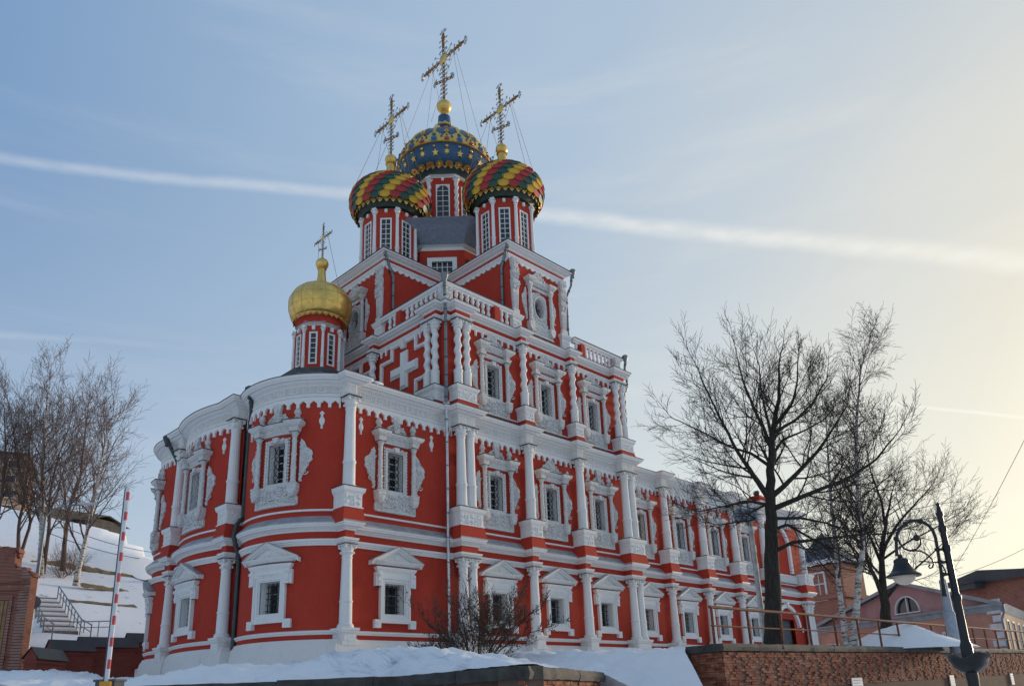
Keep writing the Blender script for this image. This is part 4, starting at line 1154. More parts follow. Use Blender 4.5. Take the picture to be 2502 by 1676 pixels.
# attic pilasters (carved herms) on pedestals
mb = MB()
mb.box(-.36, .36, -.20, .05, 18.45, 19.42); mb.carve(-.3, .3, 18.55, 19.3, -.2, 3, .13, 41, .045)
mb.sweep([(-.36, .05), (-.36, -.2), (.36, -.2), (.36, .05)], [(0, 19.38), (.05, 19.42), (.09, 19.52), (.13, 19.62), (.14, 19.68), (-.2, 19.70)])
ap_me = mb.mesh('attic_pedestal', WHT, 45)
mb = MB(); mb.box(-.25, .25, -.20, .05, 19.70, 20.05)
mb.frustum((-.18, .18, -.16, .05), (-.24, .24, -.2, .05), 20.05, 21.25)
for k in range(4): mb.box(-.15+k*.085, -.11+k*.085, -.215, -.1, 20.15, 21.1)
for z0, z1, w in ((21.25, 21.95, .27), (21.95, 22.6, .25), (22.6, 22.9, .2), (22.9, 23.42, .27)):
    mb.frustum((-w*.85, w*.85, -.2, .05), (-w, w, -.27, .05), z0, z1-.06); mb.box(-w*1.08, w*1.08, -.29, .05, z1-.07, z1)
    mb.carve(-w*.9, w*.9, z0+.06, z1-.1, -.25, 3, .11, int(z0*10), .06)
    for sx in (-1, 1): mb.scroll(sx*w*.8, z1-.2, -.24, .12, 1.2, .04, sx)
ah_me = mb.mesh('attic_pilaster', CRV, 45)
for x, y, rz in [(X2, AF, 0), (X3, AF, 0), (AF, E2, -pi/2), (AF, E3, -pi/2)]:
    link('attic_pedestal', ap_me, church, (x, y, 0), rz); link('attic_pilaster', ah_me, church, (x, y, 0), rz)
# oval windows
def oval_window():
    S = MB(); cz, a, b = 20.85, .42, .64; n = 28
    # square panel with an oval hole
    ring = lambda k, y: [(a*k*cos(2*pi*i/n), y, cz+b*k*sin(2*pi*i/n)) for i in range(n)]
    sq = []
    for i in range(n):
        c, s_ = cos(2*pi*i/n), sin(2*pi*i/n); m = max(abs(c)/.66, abs(s_)/.98); sq.append((c/m, -.04, cz+s_/m))
    rings = [sq, ring(1.32, -.05), ring(1.30, -.13), ring(1.15, -.14), ring(1.08, -.06), ring(1.0, -.05), ring(.98, .5)]
    vs = [p for q in rings for p in q]
    S.add(vs, [(j*n+i, j*n+(i+1) % n, (j+1)*n+(i+1) % n, (j+1)*n+i) for j in range(len(rings)-1) for i in range(n)])
    r = random.Random(6)
    for i in range(70):
        t = 2*pi*i/70+r.uniform(-.05, .05); k = r.uniform(1.4, 1.62); S.blob((min(.62, max(-.62, a*k*cos(t))), -.06, cz+b*k*sin(t)*1.0), .06, .05, .075, t)
    zc, zt, en = 19.66, 22.1, 22.58
    hmould(S, .98, .10, [(-.1, en-.30), (.02, en-.29), (.05, en-.24), (.12, en-.19), (.18, en-.12), (.2, en), (-.1, en+.01)])
    S.box(-.9, .9, -.08, .03, 22.0, 22.2)
    for sx in (-1, 1):
        xa = sx*.93; S.box(xa-.16, xa+.16, -.34, .03, zt, zt+.06)
        S.sweep([(xa-.15, .03), (xa-.15, -.32), (xa+.15, -.32), (xa+.15, .03)], [(-.03, zt+.05), (.0, zt+.06), (.0, en-.3), (.04, en-.28), (.1, en-.19), (.18, en-.12), (.2, en), (-.1, en+.012)])
        S.prism([(xa-.2, zc), (xa+.2, zc), (xa+.2, zc-.3), (xa+.08, zc-.55), (xa-.08, zc-.55), (xa-.2, zc-.3)], .03, -.3)
    S.box(-1.05, 1.05, -.1, .03, 18.98, 19.66); S.carve(-1, 1, 19.0, 19.6, -.1, 3, .13, 51, .05); S.box(-.66, .66, -.1, .03, 19.6, 19.9); S.carve(-.6, .6, 19.62, 19.9, -.1, 3, .1, 52, .05)
    S.box(-1.1, 1.1, -.14, .03, 18.92, 19.0)
    C = [colonnette(sx*.93, -.18, zc, zt, .11) for sx in (-1, 1)]
    K = crest_b(en, .95, en+.75); WG = [wing(sx, 1.12, 1.5, zc+.1, zt-.1, 33) for sx in (-1, 1)]
    g = MB(); g.add([(a*.98*cos(2*pi*i/n), .46, cz+b*.98*sin(2*pi*i/n)) for i in range(n)], [tuple(range(n))])
    G = MB()
    for k in range(4):
        t = k*pi/4+.3; G.tube([(a*cos(t), .25, cz+b*sin(t)), (-a*cos(t), .25, cz-b*sin(t))], .018, 4)
    for k in range(4): G.scroll(.2*cos(k*pi/2), cz+.3*sin(k*pi/2), .25, .13, 1, .016)
    return dict(surround=(S, CRV, 45), colonnette=(C, CRV, 55), crest=(K, CRV, 45), wing=(WG, CRV, 45), grille=(G, 'black_iron', None), pane=(g, 'window_glass', None))
om = win_meshes(oval_window())
for x, y, rz in OV: place_window(om, (x, y, 0), rz)

# ---- apse roof ----------------------------------------------------
pl = [(p[0], p[1]) for p in flatp if p[0] < W0+.01]
mb = MB(); apex = []
vs = []; nn = len(pl)
for i, (x, y) in enumerate(pl): vs.append((x, y, 12.50))
for i, (x, y) in enumerate(pl):
    k = 1.0; tx = max(-2.6, min(W0, x*.30)); ty = YA+(y-YA)*.16
    vs.append((tx, ty, 15.9))
mb.add(vs, [(i, i+1, nn+i+1, nn+i) for i in range(nn-1)]+[tuple(range(nn, 2*nn))])
part('apse_roof', mb, 'dark_flashing', church)
mb = MB(); mb.add([(XE, TW-.2, 12.55), (XW+.2, TW-.2, 12.55), (XW+.2, 17.3, 12.55), (XE, 17.3, 12.55), (XE, 9, 14.6), (XW-5, 9, 14.6)], [(0, 1, 5, 4), (1, 2, 5), (2, 3, 4, 5)]); part('refectory_roof', mb, 'dark_flashing', church)
mb = MB(); mb.blob((-5.0, .2, 12.52), .85, .45, .22); mb.blob((-4.2, .15, 12.50), .5, .3, .1); part('roof_snow', mb, 'snow', church, smooth=170)
# ================================================================== drums, domes and crosses
def octa(R, z): return [(R*cos(pi/8+k*pi/4), R*sin(pi/8+k*pi/4)) for k in range(8)][::-1]
def drum(cx, cy, R, z0, z1, wz0, wz1, ww, nx, nz, arched=False, twist=False):
    """octagonal drum: red body, white columns, tall windows, white cornice"""
    oct_ = octa(R, 0); ap = R*cos(pi/8); side = 2*R*sin(pi/8)
    b = MB()
    for k in range(8):
        p, q = oct_[k], oct_[(k+1) % 8]
        mpp = lambda s, z, p=p, q=q: (p[0]+(q[0]-p[0])*s/side, p[1]+(q[1]-p[1])*s/side, z)
        b.wall(mpp, 0, side, z0, z1, [(side/2-ww, side/2+ww, wz0, wz1)])
    root = part('drum', b, RED, church, (cx, cy, 0))
    fr_ = MB(); frame4(fr_, ww-.02, wz0+.02, wz1-.02, .09, -.05, .06)
    for sx in (-1, 1): fr_.box(sx*ww-.012, sx*ww+.012, 0, .13, wz0, wz1)
    for i in range(1, nx): x = -ww+2*ww*i/nx; fr_.box(x-.02, x+.02, -.01, .045, wz0, wz1)
    for i in range(1, nz): z = wz0+(wz1-wz0)*i/nz; fr_.box(-ww, ww, -.008, .04, z-.018, z+.018)
    if arched:
        for sx in (-1, 1):
            n = 8; cxr, czr = 0, wz1-ww
            arcp = [(sx*ww*sin(pi/2*i/n), czr+ww*cos(pi/2*i/n)) for i in range(n+1)]
            poly = [(0, wz1+.02), (sx*(ww+.02), wz1+.02), (sx*(ww+.02), czr)]+arcp[::-1]
            for a_, b_ in zip(arcp[:-1], arcp[1:]):
                fr_.prism([(a_[0], a_[1]), (a_[0], wz1+.02), (b_[0], wz1+.02), (b_[0], b_[1])][::(-1 if sx > 0 else 1)], .06, -.015)
    f_me = fr_.mesh('window_frame', WHT)
    g = MB(); g.add([(-ww, .05, wz0), (ww, .05, wz0), (ww, .05, wz1), (-ww, .05, wz1)], [(0, 1, 2, 3)]); g_me = g.mesh('window_pane', 'window_glass')
    c = MB(); cr = R*.062
    zt = z1-.42
    if twist:
        n = 40; vs = []
        for i in range(n+1):
            z = z0+.9+(zt-z0-.9)*i/n; a = z*2*pi/.6
            for k in range(10): t = 2*pi*k/10; vs.append((cr*.9*cos(t)+cr*.25*cos(a), cr*.9*sin(t)+cr*.25*sin(a), z))
        c.add(vs, [(i*10+k, i*10+(k+1) % 10, (i+1)*10+(k+1) % 10, (i+1)*10+k) for i in range(n) for k in range(10)])
        c.lathe([(cr*1.3, z0), (cr*1.3, z0+.1), (cr*1.05, z0+.15), (cr, z0+.95)], 0, 0, 12)
    else:
        c.lathe([(cr*1.35, z0), (cr*1.35, z0+.1), (cr*1.1, z0+.14), (cr*1.05, z0+(zt-z0)*.40), (cr*1.25, z0+(zt-z0)*.41), (cr*1.25, z0+(zt-z0)*.43), (cr, z0+(zt-z0)*.44), (cr*.85, zt)], 0, 0, 14)
    c.lathe([(cr*.9, zt-.02), (cr*1.3, zt+.0), (cr*1.0, zt+.04), (cr*1.25, zt+.12), (cr*1.7, zt+.2), (cr*1.2, zt+.22)], 0, 0, 16, lambda t, z: 1+.12*sin(4*t))
    c.box(-cr*1.7, cr*1.7, -cr*1.7, cr*1.7, zt+.22, zt+.26); c.box(-cr*1.25, cr*1.25, -cr*1.25, cr*1.25, zt+.26, z1)
    c_me = c.mesh('drum_column', WHT, 40)
    for k in range(8):
        th = k*pi/4; n = (cos(th), sin(th)); rz = atan2(n[0], -n[1])
        link('window_frame', f_me, root, (ap*n[0], ap*n[1], 0), rz); link('window_pane', g_me, root, (ap*n[0], ap*n[1], 0), rz)
        link('drum_column', c_me, root, (R*1.02*cos(th+pi/8), R*1.02*sin(th+pi/8), 0), th+pi/8)
    w = MB(); w.sweep(oct_, [(0, zt-.02), (.05, zt), (.06, zt+.12), (0, zt+.13)], True); part('drum_band', w, WHT, root)
    w = MB(); w.sweep(oct_, [(0, z1-.06), (.08, z1-.05), (.10, z1+.02), (.20, z1+.10), (.26, z1+.20), (.28, z1+.28), (0, z1+.30)], True)
    part('drum_cornice', w, WHT, root); w = MB(); w.sweep(oct_, [(0, wz0-.3), (.06, wz0-.29), (.07, wz0-.22), (0, wz0-.2)], True); part('drum_sill', w, WHT, root)
    for k in range(8):
        th = k*pi/4; x, y = ap*cos(th), ap*sin(th)
        w = MB(); w.box(-.09, .09, -.12, .02, zt+.13, z1-.06); part('drum_bracket', w, WHT, root, (x, y, 0), atan2(cos(th), -sin(th)))
    return root
def lace(mb, R, z, h, n, slope=0.0):
    """cut-out hanging gilt border round a circle of radius R"""
    for k in range(n):
        a0, a1 = 2*pi*k/n, 2*pi*(k+1)/n; am = (a0+a1)/2; w = (a1-a0)
        P = lambda a, dz, dr=0: ((R+slope*dz+dr)*cos(a), (R+slope*dz+dr)*sin(a), z+dz)
        prev = None
        for (ta, dz0, dz1) in ((0, 0, -.42), (.12, 0, -.50), (.25, 0, -.72), (.38, 0, -.90), (.5, 0, -1.0), (.62, 0, -.90), (.75, 0, -.72), (.88, 0, -.50), (1.0, 0, -.42)):
            a = a0+w*ta; cur = (P(a, dz0*h), P(a, dz1*h))
            if prev: mb.add([prev[0], cur[0], cur[1], prev[1]], [(0, 1, 2, 3)])
            prev = cur
        mb.tube([P(am+w*.22*cos(t), -.48*h+.20*h*sin(t), .012) for t in np.linspace(0, 2*pi, 9)], .022, 3, False)
        mb.tube([P(a0+w*.16*cos(t), -.20*h+.12*h*sin(t), .012) for t in np.linspace(0, 2*pi, 7)], .018, 3, False)
    mb.lathe([(R, z-.03), (R+.03, z), (R, z+.03)], 0, 0, 48, None, False)
def dome_profile(rb, zb, rw, zw, h, rn, zn, n=26):
    """rim -> widest -> ogee neck"""
    p = []
    for i in range(9):
        t = i/8; a = -pi/2+t*pi/2
        p.append((rb+(rw-rb)*sin(t*pi/2), zb+(zw-zb)*(1-cos(t*pi/2))))
    for i in range(1, n+1):
        t = i/n
        a = t*pi/2*.86; r = rw*cos(a)**.92; z = zw+h*sin(a)
        k = max(0, (t-.72)/.28); r = r*(1-k)+rn*k*1.0 if k else r
        p.append((max(r, rn), z+(zn-zw-h*sin(pi/2*.86))*k**2.2))
    return p
def prof_at(p, s):
    """point and slope at arc length s"""
    acc = 0
    for (r0, z0), (r1, z1) in zip(p[:-1], p[1:]):
        l = hypot(r1-r0, z1-z0)
        if acc+l >= s:
            t = (s-acc)/l; return r0+(r1-r0)*t, z0+(z1-z0)*t, atan2(z1-z0, r1-r0)
        acc += l
    return p[-1][0], p[-1][1], pi/2
def cross_mesh(z0, H, arms):
    """ornate eight-ended cross in the y-z plane, glass drops on stalks"""
    ir = MB(); gl = MB(); go = MB()
    cz = z0+H*.62; L = H*.36; t = H*.012
    def bar(p, q):
        p = np.array(p); q = np.array(q); d = q-p; n = np.array((0, -d[2], d[1])); n = n/np.linalg.norm(n)
        for s in (-1, 1): ir.tube([p+n*s*t*1.3, q+n*s*t*1.3], t*.62, 4)
        k = int(np.linalg.norm(d)/(t*5))
        for i in range(k+1):
            c = p+d*i/max(1, k); ir.blob(c, t*1.1, t*1.8, t*1.8)
    bar((0, 0, z0), (0, 0, z0+H)); bar((0, -L, cz), (0, L, cz)); bar((0, -L*.36, z0+H*.30-L*.12), (0, L*.36, z0+H*.30+L*.12))
    ir.lathe([(t*3, 0), (t*3, t*2)], 0, 0, 8) if 0 else None
    def drop(y, z, dy, dz, l):
        ir.tube([(0, y, z), (0, y+dy*l, z+dz*l)], t*.28, 3)
        gl.blob((0, y+dy*l, z+dz*l), t*.5, t*1.25+abs(dy)*t*.6, t*1.25+abs(dz)*t*.8)
    ends = [((0, z0+H), (0, 1)), ((-L, cz), (-1, 0)), ((L, cz), (1, 0))]
    for (y, z), (dy, dz) in ends:
        for a in (-.9, -.35, .35, .9): drop(y, z, dy*cos(a)-dz*sin(a), dy*sin(a)+dz*cos(a), t*5)
        for k in (1, 2, 3, 4):
            for s in (-1, 1): drop(y-dy*k*t*6.5, z-dz*k*t*6.5, -dz*s, dy*s, t*(5.2 if k < 3 else 3.4))
            ir.blob((0, y-dy*k*t*4, z-dz*k*t*4), t*2.0, t*(3.4-.5*k), t*(3.4-.5*k))
    for k in range(14):
        a = 2*pi*k/14+.2
        if min(abs(sin(a)), abs(cos(a))) < .2: continue
        drop(0, cz, cos(a), sin(a), t*(16 if k % 2 else 12))
    for k in range(1, 9):
        for s in (-1, 1): drop(0, z0+H*.06*k, s, .35, t*4)
    for s in (-1, 1):
        for k in range(5): a = -.6+k*.5; drop(s*L*.36, z0+H*.30+s*L*.12, s*cos(a), sin(a), t*4)
    go.lathe([(0, -t*1.2), (t*5, -t*.9), (t*6, 0), (t*5, t*.9), (0, t*1.2)], 0, 0, 14)
    go.v = [(z, x, y+cz) for x, y, z in go.v]
    return ir, gl, go, cz, L
def put_cross(root, z0, H, chains):
    ir, gl, go, cz, L = cross_mesh(z0, H, True)
    c = part('cross', ir, 'cross_iron', root, smooth=60); 
    part('cross_drops', gl, 'cross_glass', root, smooth=170, kind='stuff'); part('cross_boss', go, 'gilding', root, smooth=60)
    for y0, x1, y1, z1 in chains:
        ch = MB(); p = np.array((0, y0*L, cz)); q = np.array((x1, y1, z1)); n = 22
        for i in range(n):
            a = p+(q-p)*i/n; b = p+(q-p)*(i+.86)/n
            ch.tube([a, b], .012, 3)
        for i in range(n): ch.blob(tuple(p+(q-p)*(i+.93)/n), .022, .022, .03)
        part('guy_chain', ch, 'cross_iron', root)
def finial(root, rn, zn, zball, rball, ztop, mat='gilding'):
    mb = MB(); mb.lathe([(rn*1.25, zn-.25), (rn*1.1, zn), (rn*.8, zn+(zball-rball-zn)*.5), (rn*.68, zball-rball*.98), (rn*.9, zball-rball*.94), (rn*.8, zball-rball*.88)], 0, 0, 18)
    n = 12
    mb.lathe([(rball*cos(-pi/2+pi*i/n)+.01, zball+rball*sin(-pi/2+pi*i/n)) for i in range(n+1)]+[(rball*.3, zball+rball*1.05), (rball*.12, ztop)], 0, 0, 20)
    part('finial', mb, mat, root, smooth=50)

CAMXY = np.array(CAM[:2])
def scale_dome(cx, cy, visible):
    zr, zw = 29.42, 30.40; prof = dome_profile(2.18, zr, 2.64, zw, 1.75, .34, 32.6)
    b = MB(); b.lathe([(1.2, zr-.30), (1.95, zr-.30)]+[(r-.06 if i else r, z) for i, (r, z) in enumerate(prof)], 0, 0, 40)
    root = part('dome', b, 'dome_base_dark', church, (cx, cy, 0), smooth=40)
    u = MB(); u.lathe([(1.9, 29.05), (2.0, 29.2), (2.16, zr)], 0, 0, 32, None, False); part('dome_rim', u, 'dome_base_dark', root, smooth=40)
    total = sum(hypot(a[0]-b_[0], a[1]-b_[1]) for a, b_ in zip(prof[:-1], prof[1:]))
    nrow = 11; ncol = 24
    cols = ['enamel_yellow', 'enamel_red', 'enamel_green']
    # rows from the rim up; every row slides half a scale -> slanting stripes
    rest = {c: MB() for c in cols}; meshes = {}
    view = CAMXY-np.array((cx, cy)); view /= np.linalg.norm(view)
    rowh = .385
    for row in range(nrow):
        s = .30+row*rowh; r, z, sl = prof_at(prof, s)
        if r < .5: break
        w = 2*pi*r/ncol*1.16; h = rowh*1.75
        for ci, c in enumerate(cols):
            m = MB(); pts = []
            nseg = 8
            # scale outline in its own plane: x across, z up; round bottom
            pts = [(w*.5*sin(pi*.5*t), -h*.30*cos(pi*.5*t)) for t in np.linspace(-1, 1, nseg+1)]
            outl = [(w*.5, h*.62)]+pts[::-1][0:]+[(-w*.5, h*.62)]
            m.prism(outl[::-1], .03, -.045)
            meshes[c] = m
        r2, z2, _ = prof_at(prof, s+h*.5)
        tilt = atan2(r-r2, z2-z)
        mes = {c: meshes[c].mesh('scale', c, 60) for c in cols} if visible else None
        for k in range(ncol):
            th = 2*pi*(k+.5*row)/ncol
            # slanting stripes: colour index shifts one step each two rows
            ci = k % 3
            c = cols[ci]
            n = np.array((cos(th), sin(th)))
            rz = atan2(n[0], -n[1]); rr = r+.05
            face = float(n@view)
            if visible and face > -.12:
                link('scale', mes[c], root, (rr*n[0], rr*n[1], z), rot=(-tilt-.10, 0, rz))
            else:
                M = Matrix.Translation((rr*n[0], rr*n[1], z)) @ Matrix.Rotation(rz, 4, 'Z') @ Matrix.Rotation(-tilt-.10, 4, 'X')
                rest[c].add([tuple(M @ Vector(p)) for p in meshes[c].v], meshes[c].f)
    for c in cols:
        if rest[c].n:
            part('scale_rows', rest[c], c, root, kind='stuff')
    l = MB(); lace(l, 2.30, zr+.12, .46, 34, -.10); part('gilt_border', l, 'gilding', root)
    finial(root, .42, 32.2, 34.05, .40, 34.6)
    put_cross(root, 34.45, 4.75, [(s*.62, dx*2.3, s*(1.3), 30.9) for s in (-1, 1) for dx in (-1, 1)]+[(s*.55, 0, s*2.2, 31.3) for s in (-1, 1)])
    return root
RD, LD, MD, GD = (8.06, 3.25), (3.15, 9.2), (8.06, 9.2), (-1.9, 9.2)
WD, ND = (12.97, 9.2), (8.06, 15.15)
for c, vis in ((RD, True), (LD, True), (WD, False), (ND, False)):
    drum(c[0], c[1], 1.88, 24.2, 28.92, 24.9, 28.15, .30, 2, 9)
    scale_dome(c[0], c[1], vis)

# ---- central drum and jewelled dome ------------------------------
b8 = octa(3.85, 0)
mb = MB(); side = 2*3.85*sin(pi/8)
for k in range(8):
    p, q = b8[k], b8[(k+1) % 8]
    mb.wall(lambda s, z, p=p, q=q: (p[0]+(q[0]-p[0])*s/side, p[1]+(q[1]-p[1])*s/side, z), 0, side, 24.4, 26.75, [(side/2-.68, side/2+.68, 24.75, 25.88)])
cb = part('octagon_base', mb, RED, church, (MD[0], MD[1], 0))
mb = MB(); mb.sweep(b8, [(0, 26.5), (.06, 26.52), (.08, 26.75), (.14, 26.78), (.18, 26.95), (.26, 27.05), (.30, 27.2), (0, 27.22)], True); part('octagon_cornice', mb, WHT, cb)
mb = MB(); mb.sweep(b8, [(.33, 27.20), (.33, 27.24), (.18, 27.36), (-.45, 27.80), (-1.0, 28.12), (-1.5, 28.32)], True); part('octagon_roof', mb, 'floodlight_grey', cb)
wm = MB(); frame4(wm, .68, 24.75, 25.88, .30, -.08, .04); frame4(wm, .68, 24.75, 25.88, .06, -.03, .12)
for i in range(1, 4): x = -.68+1.36*i/4; wm.box(x-.025, x+.025, .04, .1, 24.75, 25.88)
for i in range(1, 3): z = 24.75+1.13*i/3; wm.box(-.68, .68, .042, .095, z-.022, z+.022)
wf = wm.mesh('window_frame', WHT); g = MB(); g.add([(-.68, .11, 24.75), (.68, .11, 24.75), (.68, .11, 25.88), (-.68, .11, 25.88)], [(0, 1, 2, 3)]); gm = g.mesh('window_pane', 'window_glass')
for k in range(8):
    th = k*pi/4; a8 = 3.85*cos(pi/8)
    link('window_frame', wf, cb, (a8*cos(th), a8*sin(th), 0), th+pi/2); link('window_pane', gm, cb, (a8*cos(th), a8*sin(th), 0), th+pi/2)
drum(MD[0], MD[1], 2.45, 28.4, 33.40, 29.40, 32.75, .42, 2, 8, True, True)
zr, zw = 34.15, 35.40
prof = dome_profile(2.55, zr, 3.43, zw, 3.0, .55, 39.4)
mb = MB(); mb.lathe([(1.8, zr-.1), (2.4, zr-.15)]+prof, 0, 0, 56); md = part('jewelled_dome', mb, 'blue_enamel', church, (MD[0], MD[1], 0), smooth=40)
mb = MB(); mb.lathe([(2.3, 33.7), (2.4, 34.0), (2.55, 34.2)], 0, 0, 40, None, False); part('dome_rim', mb, 'dome_base_dark', md, smooth=40)
def on_dome(th, s, off=0.0):
    r, z, sl = prof_at(prof, s); nx, nz = sin(sl), -cos(sl)
    r += nx*off; z += nz*off
    return (r*cos(th), r*sin(th), z), sl
def plate(mb, th, s, poly, off=.05, thick=.05):
    """flat-ish plate laid on the dome; poly in (across, up along the surface)"""
    n = len(poly); front = []; back = []
    for (a, b) in poly:
        r, z, sl = prof_at(prof, max(.001, s+b)); t = th+a/max(r, .3)
        front.append(on_dome(t, max(.001, s+b), off+thick)[0]); back.append(on_dome(t, max(.001, s+b), 0)[0])
    c = tuple(np.mean(front, axis=0)); m = mb.n
    mb.add(front+back+[c], [(i, (i+1) % n, 2*n) for i in range(n)]+[(i, (i+1) % n, n+(i+1) % n, n+i) for i in range(n)])
def gem(mb, th, s, r, h=.10, off=.1):
    c, sl = on_dome(th, s, off); u = np.array((-sin(th), cos(th), 0)); v = np.array((cos(sl)*cos(th), cos(sl)*sin(th), sin(sl))); w = np.cross(u, v)
    if w@np.array((cos(th), sin(th), 0)) < 0: w = -w
    vs = []
    for x, y, z in ICO: vs.append(tuple(np.array(c)+u*x*r+v*z*r*.85+w*y*h))
    mb.add(vs, ICOF)
def star(mb, th, s, r, k=5, off=.04):
    pts = []
    for i in range(2*k):
        rr = r if i % 2 == 0 else r*.42; a = pi/2+pi*i/k; pts.append((rr*cos(a), rr*sin(a)))
    plate(mb, th, s, pts, off, .02)
Ltot = sum(hypot(a[0]-b[0], a[1]-b[1]) for a, b in zip(prof[:-1], prof[1:]))
# arc-length stations
def s_of_z(zq):
    acc = 0
    for (r0, z0), (r1, z1) in zip(prof[:-1], prof[1:]):
        if z1 >= zq: return acc+hypot(r1-r0, z1-z0)*(zq-z0)/max(1e-6, z1-z0)
        acc += hypot(r1-r0, z1-z0)
    return acc
ZR = 35.5; s_w = s_of_z(ZR)
NG = 12; crown = MB(); gr, gg, gb_, st, bead = MB(), MB(), MB(), MB(), MB()
W_ = 2*pi*3.4/NG
base_ring = MB(); base_ring.lathe([(prof_at(prof, s_w-.05)[0]+.0, ZR-.07), (prof_at(prof, s_w)[0]+.13, ZR-.05), (prof_at(prof, s_w)[0]+.12, ZR+.05), (prof_at(prof, s_w)[0]+.02, ZR+.07)], 0, 0, 72, None, False)
for k in range(NG):
    t0 = 2*pi*k/NG+.12; t1 = t0+pi/NG
    crown_poly = [(-W_*.25, 0), (W_*.25, 0), (W_*.25, .42), (W_*.30, .62), (W_*.22, .66), (W_*.13, .86), (0, .98), (-W_*.13, .86), (-W_*.22, .66), (-W_*.30, .62), (-W_*.25, .42)]
    plate(crown, t0, s_w, crown_poly, .06)
    plate(crown, t1, s_w, [(-W_*.26, 0), (W_*.26, 0), (W_*.26, .30), (W_*.17, .34), (W_*.15, .56), (W_*.06, .66), (W_*.05, .78), (-W_*.05, .78), (-W_*.06, .66), (-W_*.15, .56), (-W_*.17, .34), (-W_*.26, .30)], .05)
    gem(gr, t1, s_w+.22, .20); gem(gg, t0, s_w+.68, .17); gem(gg, t1, s_w+.56, .075)
    plate(gb_, t0, s_w+.22, [(-.18, -.18), (.18, -.18), (.18, .18), (-.18, .18)], .12, .05)
    gem(gb_, t0, s_w+.22, .12, .12, .16)
    star(st, t1, s_w+1.05, .24, 4); plate(crown, t1, s_w+1.05, [(.14*cos(a), .14*sin(a)) for a in np.linspace(0, 2*pi, 9)[:-1]], .07); gem(gr, t1, s_w+1.05, .05)
    # ribs of little plates up to the neck
    if True:
        for j in range(9):
            s_ = s_w+1.1+j*.22
            if s_ < Ltot-.3: plate(crown, t0, s_, [(-.12, -.1), (.12, -.1), (.12, .1), (-.12, .1)], .05)
    for j, s_ in enumerate((1.45, 1.95, 2.4)):
        if s_w+s_ < Ltot-.2: star(st, t1, s_w+s_, .15, 6)
    # lower blue belt: stars and bosses
    sb = s_w-.42; star(st, t0+.02, sb-.36, .25); gem(bead, t1, sb+.05, .14, .12, .06); star(st, t1, sb-.30, .22, 6); gem(bead, t0, sb+.1, .11, .1, .03)
for k in range(26):
    th = 2*pi*k/26
    plate(crown, th, .26, [(-.27, -.13), (.27, -.13), (.25, .12), (.1, .22), (-.1, .22), (-.25, .12)], .05); gem(gr if k % 2 else bead, th, .28, .10)
part('gilt_crown', crown, 'gilding', md, smooth=40, kind='stuff'); part('crown_ring', base_ring, 'gilding_dull', md, smooth=40)
part('red_gems', gr, 'gem_red', md, smooth=170, kind='stuff'); part('green_gems', gg, 'gem_green', md, smooth=170, kind='stuff'); part('blue_gems', gb_, 'gem_blue', md, smooth=60, kind='stuff')
part('gilt_stars', st, 'gilding', md, kind='stuff'); part('gilt_bosses', bead, 'gilding', md, smooth=170, kind='stuff')
l = MB(); lace(l, 2.62, 34.32, .48, 40, -.25); part('gilt_border', l, 'gilding', md)
mb = MB(); mb.lathe([(.95, 38.75), (.62, 39.2), (.50, 39.9), (.46, 40.45)], 0, 0, 24); part('dome_neck', mb, 'blue_enamel', md, smooth=40)
cr_ = MB(); lace(cr_, .85, 39.25, -.42, 10, -.5); part('neck_coronet', cr_, 'gilding', md)
finial(md, .36, 40.45, 41.45, .55, 42.2)
put_cross(md, 42.0, 6.4, [(s*.60, dx*2.6, s*1.6, 37.6) for s in (-1, 1) for dx in (-1, 1)]+[(s*.5, 0, s*2.6, 37.6) for s in (-1, 1)])

# ---- small gilded dome over the apse -----------------------------
drum(GD[0], GD[1], 1.40, 16.0, 19.10, 16.75, 18.62, .17, 1, 6)
mb = MB(); mb.sweep(octa(1.75, 0), [(.55, 15.0), (.45, 15.4), (0.0, 16.05), (-.35, 16.2)], True); part('drum_skirt', mb, 'sheet_metal', church, (GD[0], GD[1], 0))
zr, zw = 19.92, 20.95
gp = dome_profile(1.5, zr, 1.86, zw, 1.42, .26, 22.6)
mb = MB(); mb.lathe([(.9, zr-.1), (1.4, zr-.12)]+gp, 0, 0, 48); gd = part('gilded_dome', mb, 'gilding', church, (GD[0], GD[1], 0), smooth=40)
mb = MB(); mb.lathe([(1.33, 19.35), (1.33, 19.6), (1.42, 19.9)], 0, 0, 24, None, False); part('dome_rim', mb, RED, gd, smooth=40)
sm = MB()
for k in range(16):
    th = 2*pi*k/16; sm.tube([((r+.004)*cos(th), (r+.004)*sin(th), z) for r, z in gp[2:]], .008, 3)
for zq in (20.5, 21.2, 21.8):
    rq = min(gp, key=lambda q: abs(q[1]-zq)); sm.tube([((rq[0]+.004)*cos(t), (rq[0]+.004)*sin(t), rq[1]) for t in np.linspace(0, 2*pi, 41)], .008, 3)
part('dome_seams', sm, 'gilding_dull', gd)
l = MB(); lace(l, 1.52, zr+.04, .28, 28, -.15); part('gilt_border', l, 'gilding', gd)
finial(gd, .32, 22.35, 23.87, .38, 24.4)
put_cross(gd, 24.2, 2.4, [(s*.6, dx*.5, s*1.2, 21.9) for s in (-1, 1) for dx in (1,)])

